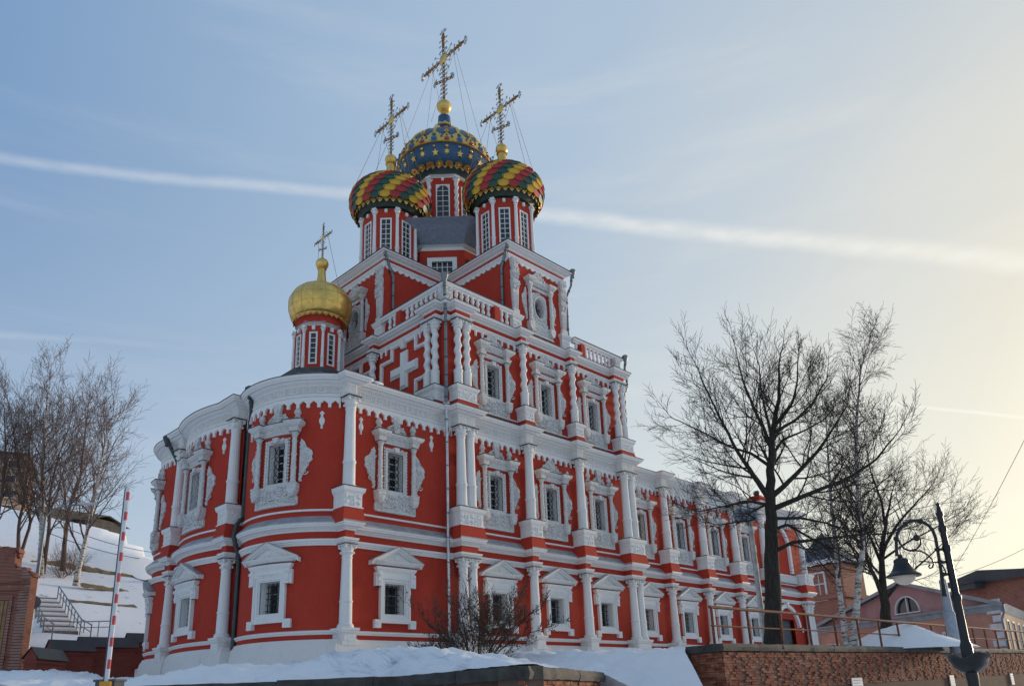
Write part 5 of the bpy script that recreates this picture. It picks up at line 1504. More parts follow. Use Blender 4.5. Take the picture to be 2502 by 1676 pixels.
# ---- downpipes ----------------------------------------------------
def pipe(name, pts, r, mat, funnel=None, mat2=None):
    mb = MB(); mb.tube(pts, r, 10)
    o = part(name, mb, mat, church, smooth=50)
    col = MB()
    for (p, q) in zip(pts[:-1], pts[1:]):
        p = np.array(p); q = np.array(q); l = np.linalg.norm(q-p); k = int(l/1.25)
        for i in range(k+1):
            c = p+(q-p)*((i+.5)/(k+1)); d = (q-p)/l*.035; col.tube([c-d, c+d], r*1.16, 10)
    part('pipe_collar', col, 'dark_flashing' if mat != 'zinc_pipe' else 'grey_pipe', o, smooth=50, kind='stuff')
    if funnel:
        f = MB(); x, y, z = funnel; f.lathe([(r*1.05, z-.42), (r*1.1, z-.3), (r*2.3, z), (r*2.5, z+.05), (r*2.5, z+.12), (r*1.6, z+.2)], x, y, 12); part('pipe_funnel', f, mat, o, smooth=40)
    return o
pipe('downpipe', [(-.02, .02, 19.45), (.02, .02, 18.9), (.14, .14, 18.55), (.16, .16, 18.2), (.22, .22, 17.7), (.22, .22, 13.7), (.05, .05, 13.2), (.02, .02, 12.55)], .085, 'grey_pipe', (-.02, -.02, 19.75))
pipe('downpipe', [(.12, .12, 12.3), (.12, .12, .25), (-.05, -.1, .02)], .085, 'zinc_pipe', (.12, .12, 12.45))
pipe('downpipe', [(-8.15, 4.62, 12.3), (-8.0, 4.75, 11.6), (-7.75, 5.35, 10.7), (-7.75, 5.40, 6.6), (-8.1, 5.25, 6.2), (-8.25, 5.2, 5.6), (-7.95, 5.30, 4.9), (-7.85, 5.35, 4.5), (-7.85, 5.35, .15), (-8.05, 5.25, -.15)], .10, 'green_pipe', (-8.2, 4.6, 12.5))
pipe('downpipe', [(-8.35, 13.55, 12.2), (-8.1, 13.4, 11.6), (-7.8, 12.95, 10.7), (-7.75, 12.95, 6.5), (-8.15, 13.1, 5.8), (-7.85, 13.0, 4.8), (-7.85, 13.0, 0)], .10, 'green_pipe', (-8.4, 13.6, 12.4))
pipe('downpipe', [(5.35, .5, 24.1), (5.4, .75, 23.6), (5.45, 1.1, 22.9), (5.45, 1.12, 20.3), (5.3, 1.0, 19.85)], .085, 'grey_pipe', (5.33, .42, 24.35))
pipe('downpipe', [(.5, 6.0, 24.1), (.85, 6.08, 23.4), (1.15, 6.1, 22.8), (1.15, 6.1, 20.2), (1.0, 6.0, 19.8)], .085, 'grey_pipe', (.42, 5.95, 24.35))
pipe('downpipe', [(11.0, .25, 24.1), (11.05, .35, 23.5), (10.72, .55, 22.6), (10.72, .6, 19.9)], .085, 'grey_pipe', (11.08, .2, 24.4))
pipe('downpipe', [(15.95, .1, 19.5), (15.95, .2, 19.0), (16.15, .25, 18.2), (16.15, .3, 17.7), (15.85, .35, 17.2), (15.82, .4, 12.7)], .085, 'grey_pipe', (15.95, .1, 19.75))
# ================================================================== terrain
def sstep(x, a, b):
    t = np.clip((np.asarray(x, float)-a)/(b-a), 0, 1); return t*t*(3-2*t)
def ground_z(x, y):
    x = np.asarray(x, float); y = np.asarray(y, float)
    z = np.where(y < -10, -3.44+.065*(y+28), -2.27+.10*(y+10))
    z = np.maximum(z, -4.2)
    hill = .39*np.clip(y-25, 0, 48)+.25*np.clip(y-73, 0, 260)
    hill = hill*(1-sstep(x, 5, 60))
    z = np.where(y > 24, np.minimum(z, 1.13)+hill, z)
    z = np.where(x > 10, np.minimum(z, -3.0+.02*np.clip(x, 0, 80)+hill), z)
    bench = .9*np.exp(-((y-52-.18*(x+8))/2.2)**2)+.6*np.exp(-((y-43-.1*(x+8))/1.4)**2)
    z = z+np.where(y > 30, bench, 0)+.35*fbm(x*.22, y*.22, 3)*sstep(y, 20, 40)+.12*fbm(x*.8, y*.8, 5)
    return z
TERR = [(-18.5, 4.0), (-17.0, -8.0), (-12.9, -13.5), (-13.3, -17.6), (-7.2, -14.5), (-6.4, -18.0), (-4.4, -16.2), (-3.0, -14.5), (6, -15.40), (20, -15.40), (60, -15.40), (150, -15.40)]
FACE = [(-9.5, 22.0), (-10.5, 13.0), (-9.2, 9.0), (-8.0, 3.5), (-5.5, 0.6), (-3.8, 0.4), (-1.5, 0.4), (0.5, 0.3), (6.5, 0.3), (16, 0.8), (50, 1.2), (150, 6.0)]
BZ = [-.5, -1.55, -1.35, -1.25, -1.30, -2.9, -2.3, -.62, -.38, -.23, .19, 1.1]
FZ = [.6, -.2, -.5, -.45, -.42, -.25, .15, .22, .14, .12, .2, 1.2]
def inside_terrace(x, y):
    poly = TERR+FACE[::-1]+[(150, 40), (-9, 40)][:0]
    poly = TERR+[(150, 40), (-9.5, 40)]
    c = np.zeros(np.shape(x), bool); n = len(poly)
    for i in range(n):
        x0, y0 = poly[i]; x1, y1 = poly[(i+1) % n]
        cond = ((y0 > y) != (y1 > y)) & (x < (x1-x0)*(y-y0)/((y1-y0) or 1e-9)+x0)
        c ^= cond
    return c
# ---- one ground sheet, polar grid round the camera, out to the horizon
rs = [0.0]+list(np.geomspace(1.5, 2500, 118))
ths = []
t = 0.0
while t < 2*pi:
    az = t; ths.append(az)
    t += radians(0.55) if radians(2) < az < radians(88) else radians(6)
vs, fs = [], []
nr, nt_ = len(rs), len(ths)
for r in rs:
    for a in ths: vs.append((CAM[0]+r*sin(a), CAM[1]+r*cos(a)))
V = np.array(vs); Z = ground_z(V[:, 0], V[:, 1]); ins = inside_terrace(V[:, 0], V[:, 1]) & (V[:, 1] < 24)
Z = np.where(ins, np.minimum(Z, -3.6), Z)
mb = MB(); mb.v = [(x, y, z) for (x, y), z in zip(vs, Z)]; mb.n = len(vs)
mb.f = [(i*nt_+k, i*nt_+(k+1) % nt_, (i+1)*nt_+(k+1) % nt_, (i+1)*nt_+k) for i in range(nr-1) for k in range(nt_)]
structure(part('ground', mb, 'snowy_ground', smooth=180))
# ---- snow-covered terrace round the church
M_, N_ = 330, 60
def along(path, t):
    L = [0]
    for a, b in zip(path[:-1], path[1:]): L.append(L[-1]+1)
    s = t*(len(path)-1); i = min(int(s), len(path)-2); f = s-i
    return tuple(path[i][k]*(1-f)+path[i+1][k]*f for k in range(len(path[0])))
Bp = [(p[0], p[1], z) for p, z in zip(TERR, BZ)]; Fp = [(p[0], p[1], z) for p, z in zip(FACE, FZ)]
mb = MB(); P = np.zeros((M_+1, N_+1, 3))
for i in range(M_+1):
    ti = i/M_; ti = ti*.80/.86 if ti < .86 else .80+(ti-.86)*.20/.14; b = np.array(along(Bp, ti)); f = np.array(along(Fp, ti))
    for j in range(N_+1):
        t = j/N_; P[i, j] = b*(1-t)+f*t
        bank = .55*math.exp(-((t-.30)/.16)**2)*float(sstep(b[0], -20, -13)*(1-sstep(b[0], -8.5, -7.0)))
        P[i, j, 2] += bank
X_, Y_ = P[..., 0], P[..., 1]
tt = np.linspace(0, 1, N_+1)[None, :]
P[..., 2] += (.34*fbm(X_*.45, Y_*.45, 11)+.40*fbm(X_*1.5, Y_*1.5, 17)+.20*fbm(X_*4, Y_*4, 23)-.16*np.clip(fbm(X_*2.2+5, Y_*2.2, 31)-.12, 0, 1)*4)*np.minimum(1, (.25+5*tt)*1.0)*np.where(tt > .97, .3, 1)
mb.v = [tuple(p) for p in P.reshape(-1, 3)]; mb.n = len(mb.v)
mb.f = [(i*(N_+1)+j, (i+1)*(N_+1)+j, (i+1)*(N_+1)+j+1, i*(N_+1)+j+1) for i in range(M_) for j in range(N_)]
structure(part('snow_terrace', mb, 'snow', smooth=180))
def terrace_z(x, y):
    d = (P[..., 0]-x)**2+(P[..., 1]-y)**2; k = np.unravel_index(np.argmin(d), d.shape); return float(P[k][2])
# bare soil benches cut into the hillside
def hill_hit(u, v, lo=40, hi=400):
    prev = lo
    for d in np.arange(lo, hi, .5):
        p = at_dist(u, v, d)
        if p[2] < float(ground_z(p[0], p[1])): return p
    return at_dist(u, v, hi)
for k, (pts, w) in enumerate([([(60, 1378), (130, 1386), (200, 1392), (262, 1400), (320, 1412), (375, 1426)], .9), ([(195, 1433), (262, 1443), (330, 1452), (375, 1456)], .30), ([(170, 1470), (262, 1478), (340, 1486)], .35)]):
    mb = MB(); hs = [hill_hit(u, v) for u, v in pts]; fine = []
    for a, b in zip(hs[:-1], hs[1:]):
        for i in range(8): fine.append(a+(b-a)*i/8)
    r = random.Random(k); rows = []
    for p in fine:
        ww = w*r.uniform(.6, 1.3)
        rows.append([(p[0], p[1]-ww, float(ground_z(p[0], p[1]-ww))+.06), (p[0], p[1]-ww*.3, float(ground_z(p[0], p[1]-ww*.3))+.25*w+.06), (p[0], p[1]+ww, float(ground_z(p[0], p[1]+ww))+.06)])
    mb.v = [q for rr in rows for q in rr]; mb.n = len(mb.v)
    mb.f = [(i*3+j, (i+1)*3+j, (i+1)*3+j+1, i*3+j+1) for i in range(len(rows)-1) for j in range(2)]
    structure(part('hillside_path', mb, 'dead_grass', smooth=180))

# ================================================================== retaining walls
def brick_mesh(l, h, d, seed):
    r = random.Random(seed); mb = MB(); j = lambda s: r.uniform(-s, s)
    pts = [(0+j(.006), 0, 0+j(.004)), (l+j(.006), 0, j(.004)), (l+j(.006), d, 0), (0, d, 0), (j(.006), j(.006), h+j(.004)), (l+j(.006), j(.006), h+j(.004)), (l, d, h), (0, d, h)]
    mb.add(pts, [(0, 3, 2, 1), (4, 5, 6, 7), (0, 1, 5, 4), (1, 2, 6, 5), (2, 3, 7, 6), (3, 0, 4, 7)])
    return mb
BRK = [brick_mesh(.255, .068, .12, k).mesh('brick', 'old_brick') for k in range(8)]
BRKV = [brick_mesh(.255, .068, .12, k) for k in range(8)]
def brick_run(wall, x0, x1, ztop, rows, y, rz, org, limit, seed):
    """courses of separate bricks on a wall face; past the limit they are joined"""
    r = random.Random(seed); rest = MB(); cnt = 0; u = (cos(rz), sin(rz)); n = (sin(rz), -cos(rz))
    items = []
    for j in range(rows):
        x = x0-(.13 if j % 2 else 0)
        while x < x1-.1:
            items.append((x, j)); x += .27
    items.sort()
    for x, j in items:
        if r.random() < .035: continue
        xx = max(x, x0); zt = ztop(xx) if callable(ztop) else ztop
        z = zt-.08*(j+1); out = .02+r.uniform(-.022, .028)
        if j > 1 and int((xx-x0)/1.05) != int((xx+.27-x0)/1.05) and r.random() < .85: out -= .085
        loc = (org[0]+u[0]*xx+n[0]*out, org[1]+u[1]*xx+n[1]*out, z); k = r.randrange(8)
        if cnt < limit:
            link('brick', BRK[k], wall, loc, rz+r.uniform(-.015, .015)); cnt += 1
        else:
            rest.add([(loc[0]+u[0]*a-n[0]*b, loc[1]+u[1]*a-n[1]*b, loc[2]+c) for a, b, c in BRKV[k].v], BRKV[k].f)
    if rest.n: part('brick_courses', rest, 'old_brick', wall, kind='stuff')
def slab(l, w, h, seed):
    r = random.Random(seed); mb = MB(); n = max(2, int(l/.25)); top, bot = [], []
    vs = []
    for i in range(n+1):
        x = l*i/n; j = lambda s: r.uniform(-s, s)
        vs += [(x, -w/2+j(.015)+.03, -h/2+j(.01)), (x, -w/2+j(.02), j(.01)), (x, -w/2+.035+j(.012), h/2+j(.008)), (x, w/2, h/2+j(.01)), (x, w/2, -h/2)]
    m = 5; fs = [(i*m+k, (i+1)*m+k, (i+1)*m+(k+1) % m, i*m+(k+1) % m) for i in range(n) for k in range(m)]
    fs += [tuple(range(m)), tuple(range(n*m, (n+1)*m))[::-1]]
    mb.add(vs, fs); return mb
RWX, RWY = -2.85, -15.7
rtop = lambda x: -.52+(x)*.0107          # x from the near corner
rw = tag(empty('retaining_wall', (RWX, RWY, 0)), 'long weathered brick retaining wall with dark coping and rusty railing on top', 'wall')
core = MB(); core.add([(0, 0, -5), (110, 0, -5), (110, 0, rtop(110)-.22), (0, 0, rtop(0)-.22), (0, 1.1, -5), (0, 1.1, -.74), (110, 1.1, rtop(110)-.22), (110, 1.1, -5)], [(0, 1, 2, 3), (0, 3, 5, 4), (3, 2, 6, 5), (4, 5, 6, 7)])
part('wall_core', core, 'brick_backing', rw)
brick_run(rw, 0, 42, lambda x: rtop(x)-.235, 14, 0, 0, (0, 0), 300, 5)
rb = MB()
for j in range(14):
    x = 1.08
    while x > 0.0:
        k = random.Random(j*31+int(x*100)); l = .25
        rb.add([(-.02-k.uniform(-.02, .02)+b*0 - (.0 if b > .05 else .02), x-a, -.755-.08*(j+1)+c) for a, b, c in BRKV[j % 8].v], BRKV[j % 8].f); x -= .27
part('end_bricks', rb, 'old_brick', rw, kind='stuff')
x = -.10; k = 0
while x < 60:
    l = random.Random(k).uniform(1.5, 2.3); link('coping_slab', slab(l-.012, .62, .22, k).mesh('coping_slab', 'coping_stone', 30), rw, (x, .18, rtop(x+l/2)-.11), rot=(0, -math.atan(.0107), 0)); x += l; k += 1
link('coping_slab', slab(1.15, .5, .22, 99).mesh('coping_slab', 'coping_stone', 30), rw, (.14, 1.2, -.635), -pi/2)
# paper notices stuck on the wall
for u, v, w, h, lab in [(2095, 1672, .95, .5, 'pale rectangular notice fixed low on the brick wall between the birches and lamp'), (2327, 1664, .62, .55, 'small white notice on the brick wall just left of the flower bowl lamp post'), (2473, 1658, .55, .60, 'narrow white notice on the brick wall beyond the flower bowl lamp post')]:
    d = ray(u, v); t = (RWY-.08-CAM[1])/d[1]; p = np.array(CAM)+d*t
    mb = MB(); mb.box(-w/2, w/2, -.02, .02, -h/2, h/2); o = part('wall_notice', mb, 'sign_white', None, tuple(p)); tag(o, lab, 'notice')
    pr = MB()
    for i in range(4): pr.box(-w*.36, w*(.36-.1*(i % 2)), -.024, -.021, h*(.32-.2*i)-.012, h*(.32-.2*i)+.012)
    part('print', pr, 'sign_print', o)
# left retaining wall with its corner towards the street
lw = tag(empty('retaining_wall', (-13.3, -17.6, 0)), 'low brick retaining wall with thick dark coping under a bank of snow', 'wall')
LWP = [(-17.2, -8.2), (-12.9, -13.6), (-13.3, -17.6), (-7.2, -14.5)]
r = random.Random(2)
for a, b in zip(LWP[:-1], LWP[1:]):
    L = hypot(b[0]-a[0], b[1]-a[1]); rz = atan2(b[1]-a[1], b[0]-a[0]); u = (cos(rz), sin(rz)); n = (sin(rz), -cos(rz))
    o = (a[0]+13.3, a[1]+17.6)
    core = MB(); core.box(0, L, .0, .5, -5, -1.50); part('wall_core', core, 'brick_backing', lw, (o[0], o[1], 0), rz)
    x = 0 if a != LWP[2] else -.05; k = int(L*7)
    while x < L-.05:
        l = min(r.uniform(1.5, 2.4), L-x+.06); link('coping_slab', slab(l-.015, .62, .24, k).mesh('coping_slab', 'coping_stone', 30), lw, (o[0]+u[0]*x+n[0]*-.16, o[1]+u[1]*x+n[1]*-.16, -1.39+r.uniform(-.012, .012)), rz); x += l; k += 1
    if a == LWP[2]: brick_run(lw, 0, L, -1.52, 7, 0, rz, o, 200, 8)

# ---- rusty railing -----------------------------------------------
rl = tag(empty('railing', (RWX+.1, RWY+.28, 0)), 'rusty two-rail iron railing along the top of the brick wall', 'railing')
pm = MB(); pm.tube([(0, 0, -.1), (0, 0, 1.12)], .045, 8); post_me = pm.mesh('railing_post', 'rusty_iron', 50)
npost = 26
for i in range(npost): link('railing_post', post_me, rl, (i*2.2, 0, rtop(i*2.2)+.0), rot=(random.Random(i).uniform(-.01, .01), random.Random(i+50).uniform(-.012, .012), 0))
for nm, h, rad in (('top_rail', 1.12, .05), ('middle_rail', .56, .028)):
    mb = MB(); mb.tube([(-.08 if i == 0 else i*2.2, 0, rtop(i*2.2)+h+random.Random(i+7).uniform(-.012, .012)) for i in range(npost)], rad, 8); part(nm, mb, 'rusty_iron', rl, smooth=60)

# ================================================================== street lamp with a flower bowl
LD_ = 14.0
lp = at_dist(2365, 1600, LD_); zb = lp[2]
lamp = tag(empty('street_lamp', (lp[0], lp[1], zb-2.6), -YAW), 'black ornate street lamp with swan-neck arm, bell shade and flower bowl', 'lamp')
Lz = lambda v: at_dist(2365-(1600-v)*.196, v, LD_)[2]-zb+2.6
def la(u, v): return ((u-(2365-(1600-v)*.196))/157.0, 0, Lz(v))
mb = MB(); prof = [(.16, 0), (.16, .15), (.12, .25), (.11, 1.0), (.085, 1.1), (.08, 2.2), (.085, 2.25), (.085, 2.75), (.066, 2.8)]
for v, r in ((1560, .062), (1470, .058), (1463, .074), (1455, .074), (1450, .054), (1348, .05), (1343, .065), (1335, .065), (1330, .048), (1300, .046), (1296, .062), (1288, .062), (1284, .043), (1262, .040), (1258, .056), (1252, .056), (1249, .036), (1240, .03), (1236, .022), (1233, .03), (1230, .026), (1226, .004)): prof.append((r, Lz(v)))
mb.lathe(prof, 0, 0, 14); part('post', mb, 'lamp_black', lamp, smooth=40)
mb = MB(); mb.tube([la(*p) for p in [(2309, 1456), (2306, 1430), (2299, 1385), (2292, 1341), (2287, 1312), (2280, 1294), (2271, 1283), (2262, 1277), (2250, 1271), (2238, 1269), (2225, 1270), (2215, 1274), (2204, 1282), (2196, 1291), (2191, 1302), (2189, 1315), (2190, 1335), (2191, 1353)]], [.04, .028]+[.026]*16, 8)
for u, v in ((2292, 1341), (2299, 1372), (2305, 1402)): 
    a = la(u, v); mb.tube([a, (0, 0, a[2])], .022, 6); mb.blob(a, .055, .055, .04)
for u, v in ((2189, 1311), (2212, 1276), (2250, 1271)): mb.blob(la(u, v), .05, .05, .05)
part('swan_neck_arm', mb, 'lamp_black', lamp, smooth=60)
mb = MB(); mb.tube([la(*p) for p in [(2192, 1306), (2198, 1322), (2209, 1336), (2225, 1342), (2240, 1338), (2250, 1327), (2251, 1316), (2246, 1308), (2240, 1307)]], .016, 6); mb.blob(la(2240, 1311), .06, .06, .06); mb.blob(la(2233, 1341), .07, .03, .025)
mb.tube([la(*p) for p in [(2236, 1341), (2252, 1344), (2266, 1352), (2278, 1364), (2282, 1375), (2279, 1384), (2273, 1386), (2270, 1381), (2273, 1377)]], .013, 6)
mb.tube([la(2246, 1368), la(2292, 1372)], .010, 5); mb.tube([la(*p) for p in [(2296, 1374), (2304, 1380), (2311, 1395), (2313, 1402)]], .012, 5)
part('scrollwork', mb, 'lamp_black', lamp, smooth=60)
a = la(2193, 1353); 
mb = MB(); zt = a[2]; sc = .0108
mb.lathe([(.03, zt+.02), (.04, zt-.03), (.07, zt-.04), (.105, zt-.06), (.115, zt-.09), (.11, zt-.11), (.135, zt-.18), (.165, zt-.23), (.205, zt-.275), (.25, zt-.30), (.258, zt-.315), (.25, zt-.33), (.19, zt-.31)], a[0]+.04, 0, 28); part('lamp_shade', mb, 'lamp_black', lamp, smooth=35)
mb = MB(); mb.lathe([(.17, zt-.31)]+[(.17*cos(t), zt-.315-.14*sin(t)) for t in np.linspace(0, pi/2*.98, 9)], a[0]+.04, 0, 24); part('lamp_glass', mb, 'lamp_glass', lamp, smooth=80)
mb = MB(); n = 32; zz = Lz(1640)
def bowl_r(t, z): return 1+.10*cos(4*t)
prof = [(.08, zz-.02), (.15, zz+.01), (.22, zz+.07), (.265, zz+.15), (.27, zz+.19), (.30, zz+.23), (.28, zz+.24), (.22, zz+.20), (.08, zz+.14)]
mb.lathe(prof, 0, 0, n, bowl_r)
mb.v = [(x, y, z+(.045*cos(4*atan2(y, x)) if z > zz+.12 and hypot(x, y) > .16 else 0)) for x, y, z in mb.v]
part('flower_bowl', mb, 'lamp_black', lamp, smooth=50)

# ---- tall left street lamp ---------------------------------------
p0 = hill_hit(66, 1583, 45, 90); dd = hypot(p0[0]-CAM[0], p0[1]-CAM[1])
top = at_dist(118, 1262, dd); H = top[2]-p0[2]
sl = tag(empty('street_lamp', (p0[0], p0[1], p0[2]), -YAW+.45), 'tall plain grey street lamp with flat head beside the ruined brick wall', 'lamp')
mb = MB(); mb.tube([(0, 0, -.5), (0, 0, .1), (0, 0, H)], [.16, .15, .085], 10); mb.tube([(0, 0, H-.05), (.4, 0, H+.55), (1.3, 0, H+.85), (2.0, 0, H+.95)], .05, 8); part('post', mb, 'steel_pole', sl, smooth=60)
mb = MB(); mb.add([(1.7, -.16, H+.90), (2.9, -.2, H+.98), (2.9, .2, H+.98), (1.7, .16, H+.90), (1.8, -.12, H+1.04), (2.8, -.16, H+1.12), (2.8, .16, H+1.12), (1.8, .12, H+1.04)], [(0, 3, 2, 1), (4, 5, 6, 7), (0, 1, 5, 4), (1, 2, 6, 5), (2, 3, 7, 6), (3, 0, 4, 7)]); part('lamp_head', mb, 'trim_white', sl)
mb = MB(); hz = at_dist(101, 1472, dd)[2]-p0[2]; mb.lathe([(.0, 0), (.42, .0), (.42, .03), (.0, .03)], 0, 0, 20); mb.v = [(x, z-.12, y+hz) for x, y, z in mb.v]; part('round_sign_back', mb, 'steel_pole', sl)

# ================================================================== barrier
bd_ = 17.0; b0 = at_dist(272, 1667, bd_)
gz0 = float(ground_z(b0[0], b0[1]))
ba = tag(empty('barrier', (b0[0], b0[1], gz0), -YAW), 'raised parking barrier with white boom and red stripes', 'barrier')
hb = b0[2]-gz0; boomL = at_dist(302, 1195, bd_)[2]-b0[2]
mb = MB(); mb.box(-.22, .14, -.16, .22, 0, hb+.02); mb.box(-.25, .17, -.19, .25, hb+.02, hb+.06); part('cabinet', mb, 'barrier_grey', ba)
mb = MB(); mb.box(-.10, .10, -.24, -.13, hb-.22, hb+.02); mb.box(-.12, .12, -.25, -.12, hb-.26, hb-.2); part('hub', mb, 'barrier_orange', ba)
mb = MB(); mb.box(-.036, .036, -.20, -.16, hb-.1, hb+boomL); o = part('boom', mb, 'barrier_white', ba)
mb = MB(); mb.box(-.056, -.037, -.205, -.155, hb-.1, hb+boomL); part('boom_edge', mb, 'barrier_grey', ba)
for i in range(9):
    z = hb+boomL*(.028+.108*i); mb = MB(); mb.box(-.012, .0365, -.2025, -.1575, z+.14, z+.31); part('red_stripe', mb, 'barrier_red', ba)

# ================================================================== floodlight pole by the big tree
fp = at_dist(1866, 1540, 30.5); fz = terrace_z(fp[0], fp[1])-.1
fl = tag(empty('floodlight_pole', (fp[0], fp[1], fz), -YAW), 'slim pale pole with a pair of grey floodlights beside the big bare tree', 'floodlight')
H = at_dist(1850, 1268, 30.5)[2]-fz
mb = MB(); mb.tube([(0, 0, 0), (0, 0, H*.5), (0, 0, H)], [.10, .095, .08], 10); part('post', mb, 'white_pole', fl, smooth=60)
mb = MB(); mb.tube([(0, 0, H), (0, 0, H+.75)], .05, 8); mb.tube([(-.55, 0, H-.02), (.3, 0, H-.02)], .035, 6); part('bracket', mb, 'steel_pole', fl, smooth=60)
for x, w, s in ((.02, .22, 0), (-.42, .14, .5)):
    mb = MB(); mb.frustum((-w*.8, w*.8, -.20, .14), (-w, w, -.14, .2), -.02, .42); mb.box(-w*.75, w*.75, -.235, -.17, .02, .44); part('floodlight_head', mb, 'floodlight_grey', fl, (x, -.15, H-.05), s)
# plain steel pole behind the ornate lamp
sp_ = at_dist(2336, 1585, 42.0); gz0 = terrace_z(sp_[0], sp_[1])-.3; H = at_dist(2317, 1415, 42.0)[2]-gz0
pp = tag(empty('steel_pole', (sp_[0], sp_[1], gz0)), 'plain blue grey steel pole standing behind the ornate lamp post', 'pole')
mb = MB(); mb.tube([(0, 0, 0), (0, 0, H*.55), (0, 0, H*.56), (0, 0, H)], [.27, .26, .2, .16], 12); part('shaft', mb, 'floodlight_grey', pp, smooth=40)
mb = MB(); mb.tube([(0, 0, H), (0, 0, H+.12), (0, 0, H+.3)], [.10, .10, .06], 8); part('cap', mb, 'steel_pole', pp, smooth=40)
# overhead wires
def wire(name, a, b, sag, lab, r=.012):
    a = np.array(a); b = np.array(b); mb = MB()
    mb.tube([a+(b-a)*i/24-np.array((0, 0, sag*4*(i/24)*(1-i/24))) for i in range(25)], r, 4); tag(part(name, mb, 'black_iron'), lab, 'wire')
wire('overhead_wire', at_dist(2317, 1413, 42), at_dist(2560, 960, 24), .15, 'thin wire rising steeply from the steel pole into the sky', .010)
wire('overhead_wire', at_dist(2317, 1413, 42.2), at_dist(2620, 1262, 60), .4, 'thin slack wire running nearly level from the steel pole past the dark roof', .012)
wire('overhead_wire', at_dist(150, 1285, 70), at_dist(420, 1352, 95), .5, 'upper of two cables slung across the snowy hillside behind the apse', .03)
wire('overhead_wire', at_dist(120, 1302, 70), at_dist(420, 1368, 95), .6, 'lower of two cables slung across the snowy hillside behind the apse', .03)
# ================================================================== bare trees
def unit(v): return v/(np.linalg.norm(v) or 1)
class TreeB:
    def __init__(s, seed, droop=0.0, up=0.25, maxd=4, rmin=.006):
        s.r = random.Random(seed); s.trunk = MB(); s.limb = []; s.twig = MB(); s.bough = MB(); s.droop = droop; s.up = up; s.maxd = maxd; s.rmin = rmin
    def rnd(s): return np.array((s.r.gauss(0, 1), s.r.gauss(0, 1), s.r.gauss(0, 1)))
    def grow(s, p, d, L, r, depth):
        """one curved shoot with side shoots"""
        g = s.r.gauss; n = 5 if depth < 3 else 4
        x, y, z = float(p[0]), float(p[1]), float(p[2]); dx, dy, dz = float(d[0]), float(d[1]), float(d[2])
        pts = [(x, y, z)]; rad = [r]; sg = .12 if depth < 3 else .15; rm = s.rmin
        for i in range(n):
            dx += g(0, sg); dy += g(0, sg); dz += g(0, sg)+s.up*(.5 if depth < 2 else .35)-s.droop*(.25+.35*depth)*(i/n)
            l = sqrt(dx*dx+dy*dy+dz*dz) or 1.0; dx /= l; dy /= l; dz /= l
            x += dx*L/n; y += dy*L/n; z += dz*L/n; pts.append((x, y, z)); rad.append(max(rm, r*(1-.72*(i+1)/n)))
        fast_tube(s.bough if depth <= 1 else s.twig, pts, rad, 5 if depth <= 1 else 3)
        if depth >= s.maxd: return
        k = [7, 7, 6, 5, 4][min(depth, 4)]
        for j in range(k):
            t = .18+.80*(j+s.r.random()*.8)/k; i = min(int(t*n), n-1); f = t*n-i; a, b = pts[i], pts[i+1]
            pp = (a[0]+(b[0]-a[0])*f, a[1]+(b[1]-a[1])*f, a[2]+(b[2]-a[2])*f)
            bx, by, bz = b[0]-a[0], b[1]-a[1], b[2]-a[2]; l = sqrt(bx*bx+by*by+bz*bz) or 1.0; bx /= l; by /= l; bz /= l
            sx, sy, sz = g(0, 1), g(0, 1), g(0, 1); q = sx*bx+sy*by+sz*bz; sx -= q*bx; sy -= q*by; sz -= q*bz; l = sqrt(sx*sx+sy*sy+sz*sz) or 1.0
            an = s.r.uniform(.5, .95); ca, sa = cos(an), sin(an)/l
            s.grow(pp, (bx*ca+sx*sa, by*ca+sy*sa, bz*ca+sz*sa), L*s.r.uniform(.38, .62)*(1.05-.35*t), max(rm, rad[i]*.55), depth+1)
        s.grow(pts[-1], (dx, dy, dz), L*.5, max(rm, rad[-1]), depth+1)
    def path(s, pts, r0, r1, name='trunk', n=8, sub=5, spawn=0, L=2.5, start=.25, depth=1, each=None):
        """hand-placed stem with side shoots"""
        P_ = [np.array(p, float) for p in pts]; fine = []
        for a, b in zip(P_[:-1], P_[1:]):
            for i in range(sub): fine.append(a+(b-a)*i/sub)
        fine.append(P_[-1]); m = len(fine)
        for i in range(1, m-1): fine[i] = fine[i]+s.rnd()*r0*.10
        sm = [fine[0]]+[(fine[i-1]+fine[i]*2+fine[i+1])/4 for i in range(1, m-1)]+[fine[-1]]
        rad = [r0+(r1-r0)*(i/(m-1))**.8 for i in range(m)]
        if name == 'trunk': s.trunk.tube(sm, rad, n)
        else:
            mb = MB(); mb.tube(sm, rad, 7); s.limb.append(mb)
        for j in range(spawn):
            t = start+(1-start)*(j+s.r.random()*.8)/spawn; i = min(int(t*(m-1)), m-2)
            base = unit(sm[i+1]-sm[i]); side = s.rnd(); side = unit(side-base*(side@base)); ang = s.r.uniform(.55, 1.05)
            s.grow(sm[i], base*cos(ang)+side*sin(ang), L*(1.15-.6*t)*s.r.uniform(.7, 1.2), max(.01, rad[i]*.45), depth)
        s.grow(sm[-1], unit(sm[-1]-sm[-2]), L*.6, r1, depth)
    def build(s, name, label, group, base, bark, twigbark, limbbark=None):
        o = empty(name, tuple(base)); tag(o, label, 'tree' if 'shrub' not in name else 'shrub', group)
        off = np.array(base)
        def pt(nm, mb, mat, kind=None, sm=60):
            if not mb.n: return
            mb.v = [(v[0]-off[0], v[1]-off[1], v[2]-off[2]) for v in mb.v]; part(nm, mb, mat, o, smooth=sm, kind=kind)
        pt('trunk', s.trunk, bark)
        for l in s.limb: pt('limb', l, limbbark or bark)
        crown = MB(); crown.v = s.bough.v+s.twig.v; crown.n = len(crown.v); crown.f = list(s.bough.f)+[tuple(i+s.bough.n for i in f) for f in s.twig.f]
        pt('crown', crown, twigbark, None, None)
        return o
